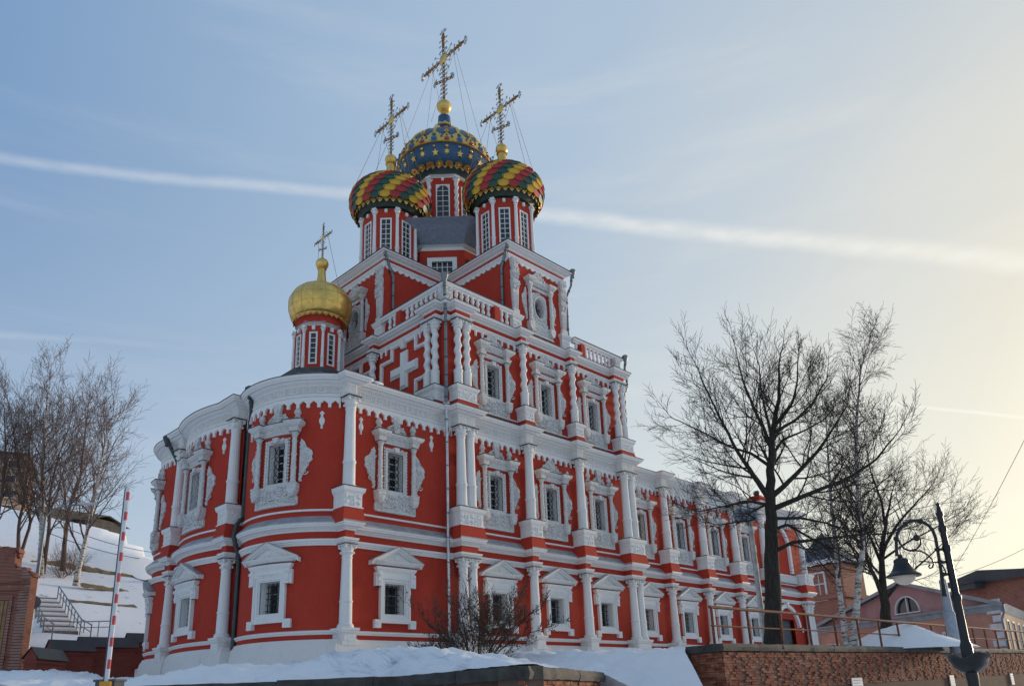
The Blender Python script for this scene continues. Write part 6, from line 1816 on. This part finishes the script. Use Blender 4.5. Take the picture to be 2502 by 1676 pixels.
def px(x, y): return (1600+x/1.9125, 780+y/1.9125)
def stem(pts, dist, dep, seed=0):
    """photo outline of a stem -> points at the tree's own distance; the depth offsets spread it round the trunk"""
    out = []
    for i, (x, y) in enumerate(pts):
        k = i/(len(pts)-1); out.append(at_dist(*px(x, y), dist+dep*k))
    return out
# big bare tree by the railing
D1 = 30.0
T = TreeB(4, 0.0, .22, 3)
T.path([at_dist(*px(x, y), D1) for x, y in [(556, 1535), (552, 1400), (546, 1150), (543, 1000), (542, 900), (541, 800), (545, 680), (546, 560), (568, 455), (585, 330), (580, 215)]], .36, .035, spawn=10, L=2.1, start=.55, n=10)
for pts, dep, r0, sp, L in [
    ([(541, 845), (470, 740), (420, 670), (360, 570), (290, 430), (215, 270)], -1.5, .13, 15, 2.9),
    ([(541, 870), (440, 848), (340, 870), (220, 895)], -2.4, .07, 10, 2.2),
    ([(544, 690), (450, 625), (360, 600), (240, 535), (115, 475)], 1.6, .075, 12, 2.5),
    ([(545, 600), (505, 500), (455, 400), (410, 280), (385, 180)], .8, .085, 12, 2.4),
    ([(548, 560), (520, 440), (495, 330), (488, 220)], -1.2, .07, 8, 1.7),
    ([(546, 830), (640, 745), (760, 620), (840, 500), (900, 400)], 1.4, .12, 13, 2.5),
    ([(548, 885), (660, 840), (780, 790), (920, 735), (1040, 650), (1110, 560)], -2.0, .115, 13, 2.1),
    ([(556, 930), (680, 928), (800, 950), (900, 985)], 1.8, .07, 8, 1.7),
    ([(556, 1085), (640, 1042), (770, 1028), (950, 1005), (1080, 1000)], -1.0, .085, 9, 1.5),
    ([(550, 985), (620, 958), (690, 1000), (800, 1060), (920, 1130)], 1.0, .075, 8, 1.5),
    ([(560, 500), (640, 400), (665, 300), (668, 200)], 1.2, .07, 8, 1.7),
    ([(556, 530), (660, 470), (740, 390), (790, 300)], -1.4, .07, 9, 1.8),
    ([(541, 855), (430, 910), (480, 935), (300, 960)], -1.8, .05, 7, 1.4),
    ([(544, 640), (600, 560), (700, 520), (790, 470)], 2.2, .07, 9, 1.8)]:
    T.path(stem(pts, D1, dep), r0, .022, 'limb', spawn=sp, L=L, start=.18)
b = at_dist(*px(556, 1535), D1)
T.build('bare_tree', 'big dark bare tree with spreading limbs just behind the rusty railing', None, b, 'dark_bark', 'dark_bark')
# two birches
D2 = 38.5
for seed, pts, r0, dep, lab in [(21, [(898, 1540), (880, 1400), (858, 1220), (838, 1000), (818, 760), (803, 560), (800, 470)], .17, 0.5, 'white birch, the shorter of two leaning trunks rising from one spot'),
                               (22, [(925, 1545), (938, 1400), (948, 1250), (972, 1090), (958, 900), (938, 640), (943, 430), (962, 230), (1000, 110)], .20, -.5, 'tall white birch with drooping twigs, taller of two trunks rising from one spot')]:
    T = TreeB(seed, .34, .30, 3)
    T.path(stem(pts, D2, dep), r0, .018, spawn=46 if seed == 22 else 30, L=2.7, start=.33, n=8)
    T.build('birch_tree', lab, 'birches beside the railing', stem(pts, D2, dep)[0], 'birch_bark', 'twig_bark')
# multi-stemmed tree behind the snow heap
D3 = 45.0
T = TreeB(33, .02, .22, 3, .006)
T.path([at_dist(*px(x, y), D3) for x, y in [(1080, 1480), (1078, 1400), (1074, 1300), (1062, 1180), (1060, 1060), (1085, 920), (1110, 800)]], .36, .03, spawn=9, L=2.6, start=.45)
for pts, dep, r0, sp in [([(1074, 1310), (1030, 1210), (990, 1120), (975, 980), (960, 820)], -1.2, .16, 13), ([(1078, 1310), (1130, 1240), (1200, 1180), (1290, 1100), (1380, 1010)], 1.0, .10, 11), ([(1062, 1150), (1000, 1000), (900, 880), (830, 760)], 1.6, .10, 11), ([(1064, 1080), (1130, 960), (1210, 870), (1290, 780)], -1.6, .10, 12), ([(1075, 960), (1060, 850), (1010, 720), (980, 560)], .8, .09, 10), ([(1076, 1270), (1010, 1180), (940, 1130), (850, 1100)], -.6, .06, 8), ([(1066, 1120), (1180, 1040), (1300, 980), (1400, 920)], .6, .07, 9)]:
    T.path(stem(pts, D3, dep), r0, .02, 'limb', spawn=sp, L=2.6, start=.3)
T.build('bare_tree', 'bare tree with several upright stems behind a heap of snow', None, at_dist(*px(1080, 1480), D3), 'dark_bark', 'twig_bark')
# shrub against the church wall
sb = at_dist(1165, 1600, 30.5); sz = terrace_z(sb[0], sb[1])
T = TreeB(55, .0, .30, 4, .005)
r = random.Random(5)
for k in range(14):
    a = 2*pi*k/14+r.uniform(-.2, .2); sp_ = r.uniform(.15, .95); d = np.array((cos(a)*sp_, sin(a)*sp_, 1.0)); base = np.array((sb[0]+.22*cos(a), sb[1]+.22*sin(a), sz-.1))
    L = r.uniform(2.3, 3.3)*(1.2 if sp_ < .3 else 1.0)
    T.path([base, base+unit(d+np.array((0, 0, .4)))*L*.45, base+unit(d)*L], .035, .011, 'limb', sub=4, spawn=7, L=1.35, start=.3, depth=2)
for d, L in (((1, .1, .55), 3.6), ((.95, -.3, .9), 3.4), ((-1, .3, .45), 2.6), ((-.9, -.4, .3), 2.3)):
    dd = np.array(d)*np.array((.8, -.7, 1))+0; ux = np.array((cos(YAW), -sin(YAW), 0)); dd = ux*d[0]+np.array((0, 0, d[2]))+np.array((sin(YAW), cos(YAW), 0))*d[1]
    base = np.array((sb[0], sb[1], sz)); T.path([base, base+unit(dd+np.array((0, 0, .35)))*L*.5, base+unit(dd)*L], .03, .010, 'limb', sub=4, spawn=10, L=.75, start=.3, depth=2)
sh = T.build('bare_shrub', 'leafless bushy shrub with dry seed heads in front of the church wall', None, (sb[0], sb[1], sz), 'shrub_bark', 'shrub_bark')
sd = MB(); cv = [c for c in sh.children if c.name.startswith('crown')][0].data.vertices
for i in range(0, len(cv), 41):
    if r.random() < .62: c = cv[i].co; sd.blob(c, r.uniform(.014, .03), r.uniform(.014, .03), r.uniform(.02, .04))
part('seed_heads', sd, 'dry_seed', sh, kind='stuff')
# trees on the hillside
def lx(x, y): return (x/1.97, 880+y/1.97)
HT = [([(90, 965), (88, 800), (120, 640), (135, 480), (150, 330)], .20, 'slim dark bare tree on the snowy slope, nearest the apartment block', 'far_bark', 61),
      ([(192, 1035), (200, 840), (203, 640), (208, 420), (222, 250), (240, 110)], .30, 'tallest bare birch on the snowy slope behind the grey street lamp', 'birch_bark', 62),
      ([(205, 1035), (235, 820), (240, 650), (275, 480), (330, 330)], .20, 'leaning bare tree rising beside the tallest birch on the slope', 'far_bark', 63),
      ([(300, 1022), (312, 860), (335, 700), (388, 560), (405, 380), (425, 220)], .25, 'bare tree with a dark crooked trunk in the middle of the slope', 'far_bark', 64),
      ([(362, 1085), (395, 930), (428, 790), (470, 560), (505, 400), (545, 255)], .25, 'white birch with drooping twigs on the slope, closest to the apse', 'birch_bark', 65),
      ([(-60, 985), (-20, 820), (10, 640), (30, 450), (20, 260)], .22, 'bare tree half cut off by the ruined wall side of the slope', 'far_bark', 66),
      ([(100, 930), (150, 780), (110, 600), (75, 430), (60, 300)], .17, 'forked thin bare tree behind the tall birch on the slope', 'far_bark', 67)]
for pts, r0, lab, bark, seed in HT:
    b = hill_hit(*lx(*pts[0]), 45, 160); dist = hypot(b[0]-CAM[0], b[1]-CAM[1])
    T = TreeB(seed, .16 if bark == 'birch_bark' else .07, .28, 3, .011)
    T.path([at_dist(*lx(x, y), dist+i*.5*(-1)**seed) for i, (x, y) in enumerate(pts)], r0, .03, spawn=24, L=5.6, start=.22, n=7)
    for q in (T.twig, T.bough): pass
    T.build('hillside_tree', lab, 'bare trees on the snowy slope', b, bark, 'far_bark')
for u, v, lab in [(150, 1412, 'low tangled scrub at the foot of the crooked tree on the slope'), (172, 1408, 'low tangled scrub between the crooked tree and the white birch on the slope')]:
    b = hill_hit(u, v, 45, 160); T = TreeB(int(u), 0, .2, 3)
    for k in range(9):
        a = k*.7; T.grow(np.array(b)-np.array((0, 0, .2)), np.array((cos(a)*.8, sin(a)*.8, 1)), 2.2, .03, 1)
    T.build('scrub_shrub', lab, 'scrub on the slope', b, 'far_bark', 'far_bark')
# ================================================================== far buildings
def quad_box(mb, pts, z0, z1, top=True):
    n = len(pts); mb.add([(p[0], p[1], z0) for p in pts]+[(p[0], p[1], z1) for p in pts], [(i, (i+1) % n, n+(i+1) % n, n+i) for i in range(n)]+([tuple(range(n, 2*n))] if top else []))
def house_frame(pa, pb):
    """pa -> pb along a facade seen from the camera; returns origin, length, rot"""
    d = np.array(pb[:2])-np.array(pa[:2]); return pa, float(np.hypot(*d)), atan2(d[1], d[0])
# ---- pink house on a skewed corner plot: gable end towards the camera
pL = at_dist(1995, 1536, 86.8); pR = at_dist(2440, 1473, 72.0)
org, L, rz = house_frame(pL, pR)
H0 = (pL[2]+pR[2])/2-.1; zg = -1.5; dep = 22.0
_u = np.array((cos(rz), sin(rz))); _w = np.array((sin(radians(84)), cos(radians(84)))); _n = np.array((-_u[1], _u[0]))
SK, SN = float(_w@_u), float(_w@_n)
def skew(mb):
    mb.v = [(x+SK*y, y*SN, z) if y > .3 else (x+SK*y*0, y, z) for x, y, z in mb.v]; return mb
ph = tag(empty('house', (pL[0], pL[1], 0), rz), 'pink stucco house with a half-round attic window in its gable', 'house')
mb = MB(); mb.wall(lambda s, z: (s, 0, z), 0, L, zg, H0, [(1.6+k*4.6, 2.9+k*4.6, -.2, 2.0) for k in range(4)]); part('wall', mb, 'pink_stucco', ph)
mb = MB(); mb.wall(lambda s, z: (0, s, z), 0, dep, zg, H0); part('back_wall', skew(mb), 'pink_stucco', ph)
mb = MB(); mb.wall(lambda s, z: (L, s, z), 0, dep, zg, H0, [(2.2+k*3.0, 3.2+k*3.0, .2, 2.6) for k in range(6)]); part('side_wall', skew(mb), 'ochre_stucco', ph)
apx = L*.57; apz = at_dist(2218, 1424, 77.6)[2]
mb = MB(); n = 16; lr = 1.30; lc = apx+.1; lz = H0+.42
arcp = [(lc-lr*cos(pi*i/n), lz+lr*sin(pi*i/n)) for i in range(n+1)]
top_at = lambda x: H0+(apz-H0)*(x/apx if x < apx else (L-x)/(L-apx))
mb.add([(0, 0, H0), (lc-lr, 0, H0), (lc-lr, 0, top_at(lc-lr))], [(0, 1, 2)]); mb.add([(lc+lr, 0, H0), (L, 0, H0), (lc+lr, 0, top_at(lc+lr))], [(0, 1, 2)])
mb.add([(lc-lr, 0, H0), (lc+lr, 0, H0), (lc+lr, 0, lz), (lc-lr, 0, lz)], [(0, 1, 2, 3)])
for a, b in zip(arcp[:-1], arcp[1:]):
    mb.add([(a[0], 0, a[1]), (b[0], 0, b[1]), (b[0], 0, top_at(b[0])), (a[0], 0, top_at(a[0]))], [(0, 1, 2, 3)])
part('gable', mb, 'mauve_stucco', ph)
wn_ = MB()
for a, b in zip(arcp[:-1], arcp[1:]):
    o = lambda p, k: (lc+(p[0]-lc)*k, lz+(p[1]-lz)*k)
    wn_.prism([o(a, 1.0), o(a, 1.1), o(b, 1.1), o(b, 1.0)], .02, -.12)
wn_.box(lc-lr*1.1, lc+lr*1.1, -.12, .02, lz-.12, lz); wn_.box(lc-.06, lc+.06, -.05, .1, lz, lz+lr); lu = part('lunette_window', wn_, 'trim_white', ph)
mb = MB(); mb.add([(p[0], .15, p[1]) for p in arcp], [tuple(range(n+1))]); part('pane', mb, 'window_glass', lu)
mb = MB(); mb.sweep([(-.3, .0), (L+.3, .0)], [(.0, H0-.5), (.1, H0-.45), (.22, H0-.12), (.45, H0), (.5, H0+.15), (.0, H0+.22)]); part('eaves_cornice', mb, 'trim_grey', ph)
mb = MB(); mb.add([(L+.03, .31, H0-.5), (L+.25, .31, H0-.2), (L+.5, .31, H0+.1), (L+.03, dep, H0-.5), (L+.25, dep, H0-.2), (L+.5, dep, H0+.1)], [(0, 3, 4, 1), (1, 4, 5, 2)]); part('side_cornice', skew(mb), 'trim_grey', ph)
mb = MB()
for x0, x1 in ((-.9, apx), (L+.7, apx)):
    za, zb_ = H0+.12, apz+.28
    mb.add([(x0, -.55, za), (x1, -.55, zb_), (x1, dep, zb_), (x0, dep, za), (x0, -.55, za-.3), (x1, -.55, zb_-.3)], [(0, 1, 2, 3), (0, 4, 5, 1)])
part('roof', skew(mb), 'trim_grey', ph)
qd = MB(); qd.box(-.7, .12, -.12, 0.02, -.24, .24); qm = qd.mesh('quoin', 'trim_white')
qd = MB(); qd.box(-1.1, .12, -.12, 0.02, -.24, .24); qm2 = qd.mesh('quoin', 'trim_white')
for i in range(9): link('quoin', qm2 if i % 2 else qm, ph, (L, 0, -1.0+i*.62))
mb = MB(); mb.box(4.5, L-3.2, -.18, .02, 1.6, 1.9); part('string_course', mb, 'trim_grey', ph)
for k in range(4):
    mb = MB(); frame4(mb, .65, -.2, 2.0, .16, -.06, .1); mb.box(-.03, .03, .05, .1, -.2, 2.0); w = part('window', mb, 'trim_white', ph, (2.25+k*4.6, 0, 0))
    g = MB(); g.add([(-.65, .12, -.2), (.65, .12, -.2), (.65, .12, 2.0), (-.65, .12, 2.0)], [(0, 1, 2, 3)]); part('pane', g, 'window_glass', w)
for k in range(6):
    y0 = 2.2+k*3.0; mb = MB(); mb.box(L-.06, L+.06, y0-.14, y0, .06, 2.74); mb.box(L-.06, L+.06, y0+1.0, y0+1.14, .06, 2.74); mb.box(L-.061, L+.061, y0, y0+1.0, 2.6, 2.74); mb.box(L-.061, L+.061, y0, y0+1.0, .06, .2); w = part('window', skew(mb), 'trim_white', ph)
    g = MB(); g.add([(L-.1, y0, .2), (L-.1, y0+1, .2), (L-.1, y0+1, 2.6), (L-.1, y0, 2.6)], [(0, 1, 2, 3)]); part('pane', skew(g), 'window_glass', w)
mb = MB(); mb.tube([(L+.5, -.2, H0), (L+.45, -.15, H0-.5), (L+.18, -.2, H0-1.1), (L+.18, -.2, zg)], .09, 8); part('downpipe', mb, 'steel_pole', ph)
# low annexe with a pale roof left of the pink house
mb = MB(); mb.box(-5.5, 0.3, 4, 9, zg, H0-.3); le = tag(empty('annexe', (pL[0], pL[1], 0), rz), 'low annexe with a pale metal roof joined to the pink house', 'building'); part('wall', mb, 'mauve_stucco', le)
mb = MB(); mb.add([(-6, 3.5, H0-.4), (.5, 3.5, H0-.2), (.5, 9, H0+1.4), (-6, 9, H0+1.2)], [(0, 1, 2, 3)]); part('roof', mb, 'sheet_metal', le)
# ---- brown brick block with slate roof behind the church's west end
pc = at_dist(2052, 1372, 100.0); pr_ = at_dist(2106, 1384, 106.0); pl_ = at_dist(1935, 1375, 104.0)
bz = pc[2]; bb = tag(empty('brick_building', (pc[0], pc[1], 0)), 'brown brick building with a snowy slate roof behind the west end of the church', 'building')
A = [(pl_[0]-pc[0], pl_[1]-pc[1]), (0, 0), (pr_[0]-pc[0], pr_[1]-pc[1])]; far = (A[0][0]+A[2][0], A[0][1]+A[2][1])
mb = MB(); quad_box(mb, [A[0], A[1], A[2], far], -2, bz); part('wall', mb, 'far_brick', bb)
ce = (far[0]*.5, far[1]*.5)
mb = MB(); g_ = 1.06; E_ = [(ce[0]+(p[0]-ce[0])*1.12, ce[1]+(p[1]-ce[1])*1.12) for p in (A[0], A[1], A[2], far)]
mb.add([(p[0], p[1], bz) for p in E_]+[(ce[0], ce[1], bz+4.6)], [(0, 1, 4), (1, 2, 4), (2, 3, 4), (3, 0, 4)]); rf = part('roof', mb, 'slate_roof', bb)
mb = MB(); 
for p, q in ((E_[0], E_[1]), (E_[1], E_[2])):
    mb.tube([(p[0]+(q[0]-p[0])*i/14, p[1]+(q[1]-p[1])*i/14, bz+.22+.08*(i % 3)) for i in range(15)], .28, 6)
part('eaves_snow', mb, 'snow', rf)
mb = MB(); mb.sweep(A, [(0, bz-4.2), (.3, bz-4.1), (.3, bz-3.6), (0, bz-3.5)]); mb.sweep(A, [(0, bz-.8), (.2, bz-.7), (.35, bz-.2), (0, bz)]); part('string_course', mb, 'far_brick', bb)
wp = at_dist(1993, 1431, 101.0); mb = MB(); frame4(mb, .75, -1.5, 1.5, .25, -.1, .1); mb.box(-.75, .75, -.04, .06, .2, .32); mb.box(-.05, .05, -.04, .06, -1.5, 1.5)
ang = atan2(A[1][1]-A[0][1], A[1][0]-A[0][0]); kk = .52; o = part('window', mb, 'trim_white', bb, (A[0][0]*(1-kk), A[0][1]*(1-kk), wp[2]), ang)
g = MB(); g.add([(-.75, .08, -1.5), (.75, .08, -1.5), (.75, .08, 1.5), (-.75, .08, 1.5)], [(0, 1, 2, 3)]); part('pane', g, 'window_glass', o)
# ---- red brick building with a dark gabled roof, far right
pa = at_dist(2330, 1420, 120.0); pb = at_dist(2520, 1422, 112.0); org, L2, rz2 = house_frame(pa, pb)
rbld = tag(empty('brick_building', (pa[0], pa[1], 0), rz2), 'red brick building with a black pitched roof beyond the pink house', 'building')
e0 = pa[2]; rid = at_dist(2413, 1390, 116.0)[2]
mb = MB(); mb.box(0, L2*1.2, 0, 18, -2, e0); part('wall', mb, 'far_brick', rbld)
mb = MB(); xr = L2*.42; mb.add([(-1, -.8, e0-.3), (xr, -.8, rid), (xr, 18, rid), (-1, 18, e0-.3), (L2*1.25, -.8, e0-.5), (L2*1.25, 18, e0-.5), (-1, -.8, e0-.9), (L2*1.25, -.8, e0-1.1)], [(0, 1, 2, 3), (1, 4, 5, 2), (0, 6, 7, 4, 1)]); part('roof', mb, 'dark_roof', rbld)
mb = MB(); mb.box(1.5, 5.5, -2.2, -.7, e0-1.6, e0-.9); mb.box(1.2, 5.8, -2.5, -.7, e0-.9, e0-.7); part('dormer', mb, 'dark_roof', rbld)
# ---- chimney on the refectory roof (seen through the tree)
mb = MB(); cp_ = None
d = ray(1852, 1222); t = (5.0-CAM[1])/d[1]; cp_ = np.array(CAM)+d*t
mb.box(-.75, .75, -.5, .5, 13.0, cp_[2]+.3); mb.box(-.85, .85, -.6, .6, cp_[2]+.05, cp_[2]+.18); ch = part('chimney', mb, RED, church, (cp_[0], 5.0, 0))
mb = MB(); mb.blob((-.1, 0, cp_[2]+.62), .34, .34, .34); mb.tube([(-.1, 0, cp_[2]+.2), (-.1, 0, cp_[2]+.5)], .1, 8); part('chimney_cowl', mb, 'dark_flashing', ch, smooth=170)
# ---- heap of snow
hp_ = at_dist(2205, 1585, 40.5); hz_ = terrace_z(hp_[0], hp_[1])
mb = MB(); n, m = 18, 12; vs = []
for i in range(m+1):
    for k in range(n):
        t = 2*pi*k/n; rr = 2.6*(i/m); h = 1.25*(1-(i/m)**1.15); x, y = rr*1.25*cos(t), rr*sin(t)
        vs.append((x, y, h+.30*float(fbm(x*1.3+9, y*1.3, 7))*(1 if i < m else 0)-.1))
mb.add(vs, [(i*n+k, (i+1)*n+k, (i+1)*n+(k+1) % n, i*n+(k+1) % n) for i in range(m) for k in range(n)])
tag(part('snow_heap', mb, 'snow', None, (hp_[0], hp_[1], hz_), -YAW, smooth=180), 'shovelled heap of snow behind the rusty railing', 'snow heap')

# ================================================================== left side: yard wall, ruin, stairs, flats
def yard_seg(u0, u1, vt, dist0, dist1, label, capdrop=.55, vbot=1660):
    a = at_dist(u0, vt, dist0); b = at_dist(u1, vt, dist1); L = hypot(b[0]-a[0], b[1]-a[1]); rz = atan2(b[1]-a[1], b[0]-a[0])
    top = (a[2]+b[2])/2; g = min(float(ground_z(a[0], a[1])), float(ground_z(b[0], b[1])))-.8
    o = tag(empty('yard_wall', (a[0], a[1], 0), rz), label, 'wall', 'stepped yard wall')
    mb = MB(); mb.box(0, L, -.3, .3, g, top-capdrop); mb.prism([(0, 0), (0, 0), (0, 0)], 0, 0) if 0 else None
    mb.add([(0, -.32, top-capdrop), (0, .32, top-capdrop), (0, 0, top-.04), (L, -.32, top-capdrop), (L, .32, top-capdrop), (L, 0, top-.04)], [(0, 1, 2), (3, 5, 4)])
    mb.box(-.03, L+.03, -.36, .36, top-capdrop-.28, top-capdrop-.14); part('wall_body', mb, 'yard_brick', o)
    mb = MB(); mb.add([(-.08, -.45, top-capdrop-.06), (L+.08, -.45, top-capdrop-.06), (L+.08, 0, top), (-.08, 0, top), (-.08, .45, top-capdrop-.06), (L+.08, .45, top-capdrop-.06)], [(0, 1, 2, 3), (3, 2, 5, 4)]); part('metal_cap', mb, 'dark_roof', o)
    return o
yard_seg(78, 152, 1583, 47, 49.5, 'lowest step of the dark red yard wall with metal capping')
yard_seg(122, 226, 1563, 50, 51, 'second step of the dark red yard wall, behind the lowest one')
yard_seg(194, 333, 1556, 52.5, 53.5, 'long middle step of the dark red yard wall with metal capping')
yard_seg(312, 372, 1546, 55.5, 56, 'topmost step of the dark red yard wall, closest to the apse')
# ruined brick wall with a boarded doorway
ra = at_dist(-60, 1360, 57.0); rb_ = at_dist(86, 1405, 55.0); L = hypot(rb_[0]-ra[0], rb_[1]-ra[1]); rz = atan2(rb_[1]-ra[1], rb_[0]-ra[0]); g0 = float(ground_z(ra[0], ra[1]))-1.5
ru = tag(empty('ruined_wall', (ra[0], ra[1], 0), rz), 'crumbling old brick wall with a boarded doorway under a grey street lamp', 'wall')
xs = [0, L*.40, L*.56, L*.695, L*.70, L*.78, L*.84, L*.93, L]; zt = at_dist(10, 1357, 56)[2]; zl = at_dist(70, 1400, 55.5)[2]
hs = [zt+.5, zt+.45, zt+.40, zt+.35, zl+.25, zl+.1, zl+.2, zl-.05, zl-.25]
mb = MB(); dr0, dr1, drz = L*.42, L*.70, at_dist(20, 1470, 56)[2]
for i in range(len(xs)-1):
    x0, x1 = xs[i], xs[i+1]
    for y, s_ in ((-.35, 1), (.35, -1)): mb.add([(x0, y, g0), (x1, y, g0), (x1, y, hs[i+1]), (x0, y, hs[i])], [(0, 1, 2, 3)])
    mb.add([(x0, -.35, hs[i]), (x1, -.35, hs[i+1]), (x1, .35, hs[i+1]), (x0, .35, hs[i])], [(0, 1, 2, 3)])
mb.add([(L, -.35, g0), (L, .35, g0), (L, .35, hs[-1]), (L, -.35, hs[-1])], [(0, 1, 2, 3)]); mb.box(L*.5, L+.05, -.45, -.34, zl-1.1, zl-.8); mb.box(L*.5, L+.05, -.48, -.34, zl-.62, zl-.42)
part('wall_body', mb, 'ruin_brick', ru)
for k in range(5):
    w = (dr1-dr0)/5; mb = MB(); mb.box(dr0+k*w+.015, dr0+(k+1)*w-.015, -.42-.02*(k % 2), -.34, g0, drz); part('plank', mb, 'wood_door', ru)
mb = MB(); mb.box(dr0-.25, dr0-.02, -.44, -.34, g0, drz+.02); mb.box(dr1+.02, dr1+.25, -.44, -.34, g0, drz+.02); mb.box(dr0-.25, dr1+.25, -.46, -.34, drz+.02, drz+.28); part('door_surround', mb, 'ruin_brick', ru)
rr = random.Random(3); mb = MB()
for k in range(46):
    t = rr.random(); i = min(int(t*(len(xs)-1)), len(xs)-2); f = rr.random(); x = xs[i]+(xs[i+1]-xs[i])*f; z = hs[i]+(hs[i+1]-hs[i])*f
    mb.box(x-.14, x+.14, rr.uniform(-.36, -.05), rr.uniform(.05, .36), z-.06, z+rr.uniform(.02, .16))
part('broken_bricks', mb, 'ruin_brick', ru, kind='stuff')
# stairs up the slope with handrails
s0 = hill_hit(150, 1548, 52, 90); s1 = hill_hit(100, 1462, 52, 120); d = np.array(s1)-np.array(s0); run = hypot(d[0], d[1]); rz = atan2(d[1], d[0])
stt = tag(empty('staircase', tuple(s0), rz), 'flight of snowy steps with thin handrails climbing the slope', 'stairs')
ns = 22
for i in range(ns):
    mb = MB(); mb.box(0, run/ns+.12, -1.0, 1.0, -.5, .0); part('step', mb, 'snow' if i % 3 else 'mortar_stone', stt, (run*i/ns, 0, d[2]*(i+1)/ns+.06))
for sy in (-1.1, 1.1):
    mb = MB(); pts = [(-3.0, sy, .35)]+[(run*i/8, sy, d[2]*i/8+1.0) for i in range(9)]; mb.tube(pts, .045, 6); mb.tube([(p[0], p[1], p[2]-.45) for p in pts], .03, 6)
    for p in pts: mb.tube([(p[0], p[1], p[2]-1.6), p], .04, 6)
    part('handrail', mb, 'steel_pole', stt)
hh = hill_hit(190, 1545, 52, 90); mb = MB()
hr = tag(empty('handrail', tuple(hh), -YAW), 'short grey handrail at the foot of the snowy steps', 'railing')
mb.tube([(-.6, 0, .75), (2.4, 0, .7)], .04, 6); mb.tube([(-.6, 0, .35), (2.4, 0, .3)], .03, 6)
for k in range(4): mb.tube([(-.6+k, 0, -.4), (-.6+k, 0, .75)], .04, 6)
part('rails', mb, 'steel_pole', hr)
# block of flats on the hilltop
fa = at_dist(-120, 1085, 172.0); fb = at_dist(66, 1128, 170.0); org, L, rz = house_frame(fa, fb)
fl_ = tag(empty('apartment_block', (fa[0], fa[1], 0), rz), 'tan brick block of flats on top of the snowy hill', 'building')
zt = (fa[2]+fb[2])/2; zb2 = at_dist(30, 1240, 170)[2]
mb = MB(); mb.box(0, L, 0, 14, zb2-14, zt); part('wall', mb, 'flat_brick', fl_)
mb = MB(); mb.box(-.4, L+.4, -.4, 14.4, zt, zt+.5); part('roof', mb, 'dark_roof', fl_)
for i in range(5):
    for j in range(4):
        mb = MB(); mb.box(-.9, .9, -.06, .05, 0, 1.6); frame4(mb, .8, .1, 1.5, .12, -.12, .02); o = part('window', mb, 'trim_white', fl_, (L-2.2-i*3.3, 0, zt-2.6-j*2.9))
        g = MB(); g.add([(-.75, -.07, .15), (.75, -.07, .15), (.75, -.07, 1.45), (-.75, -.07, 1.45)], [(0, 1, 2, 3)]); part('pane', g, 'window_glass', o)
    for j in range(4):
        if i % 2: mb = MB(); mb.box(-1.3, 1.3, -1.0, .0, -.2, .85); part('balcony', mb, 'trim_grey', fl_, (L-2.2-i*3.3, 0, zt-3.0-j*2.9))
# long low shed on the hill edge
sa = at_dist(60, 1252, 128.0); sb2 = at_dist(216, 1272, 118.0); org, L, rz = house_frame(sa, sb2)
sd_ = tag(empty('shed', (sa[0], sa[1], 0), rz), 'long low brown shed on the edge of the hilltop behind the trees', 'shed')
mb = MB(); mb.box(0, L, 0, 6, sb2[2]-6, sb2[2]+.6); part('wall', mb, 'coping_stone', sd_)
mb = MB(); mb.add([(-.5, -.6, sa[2]-.6), (L+.5, -.6, sb2[2]+.0), (L+.5, 3, sb2[2]+1.2), (-.5, 3, sa[2]+1.6), (-.5, 6.6, sa[2]-.6), (L+.5, 6.6, sb2[2])], [(0, 1, 2, 3), (3, 2, 5, 4)]); part('roof', mb, 'dead_grass', sd_)
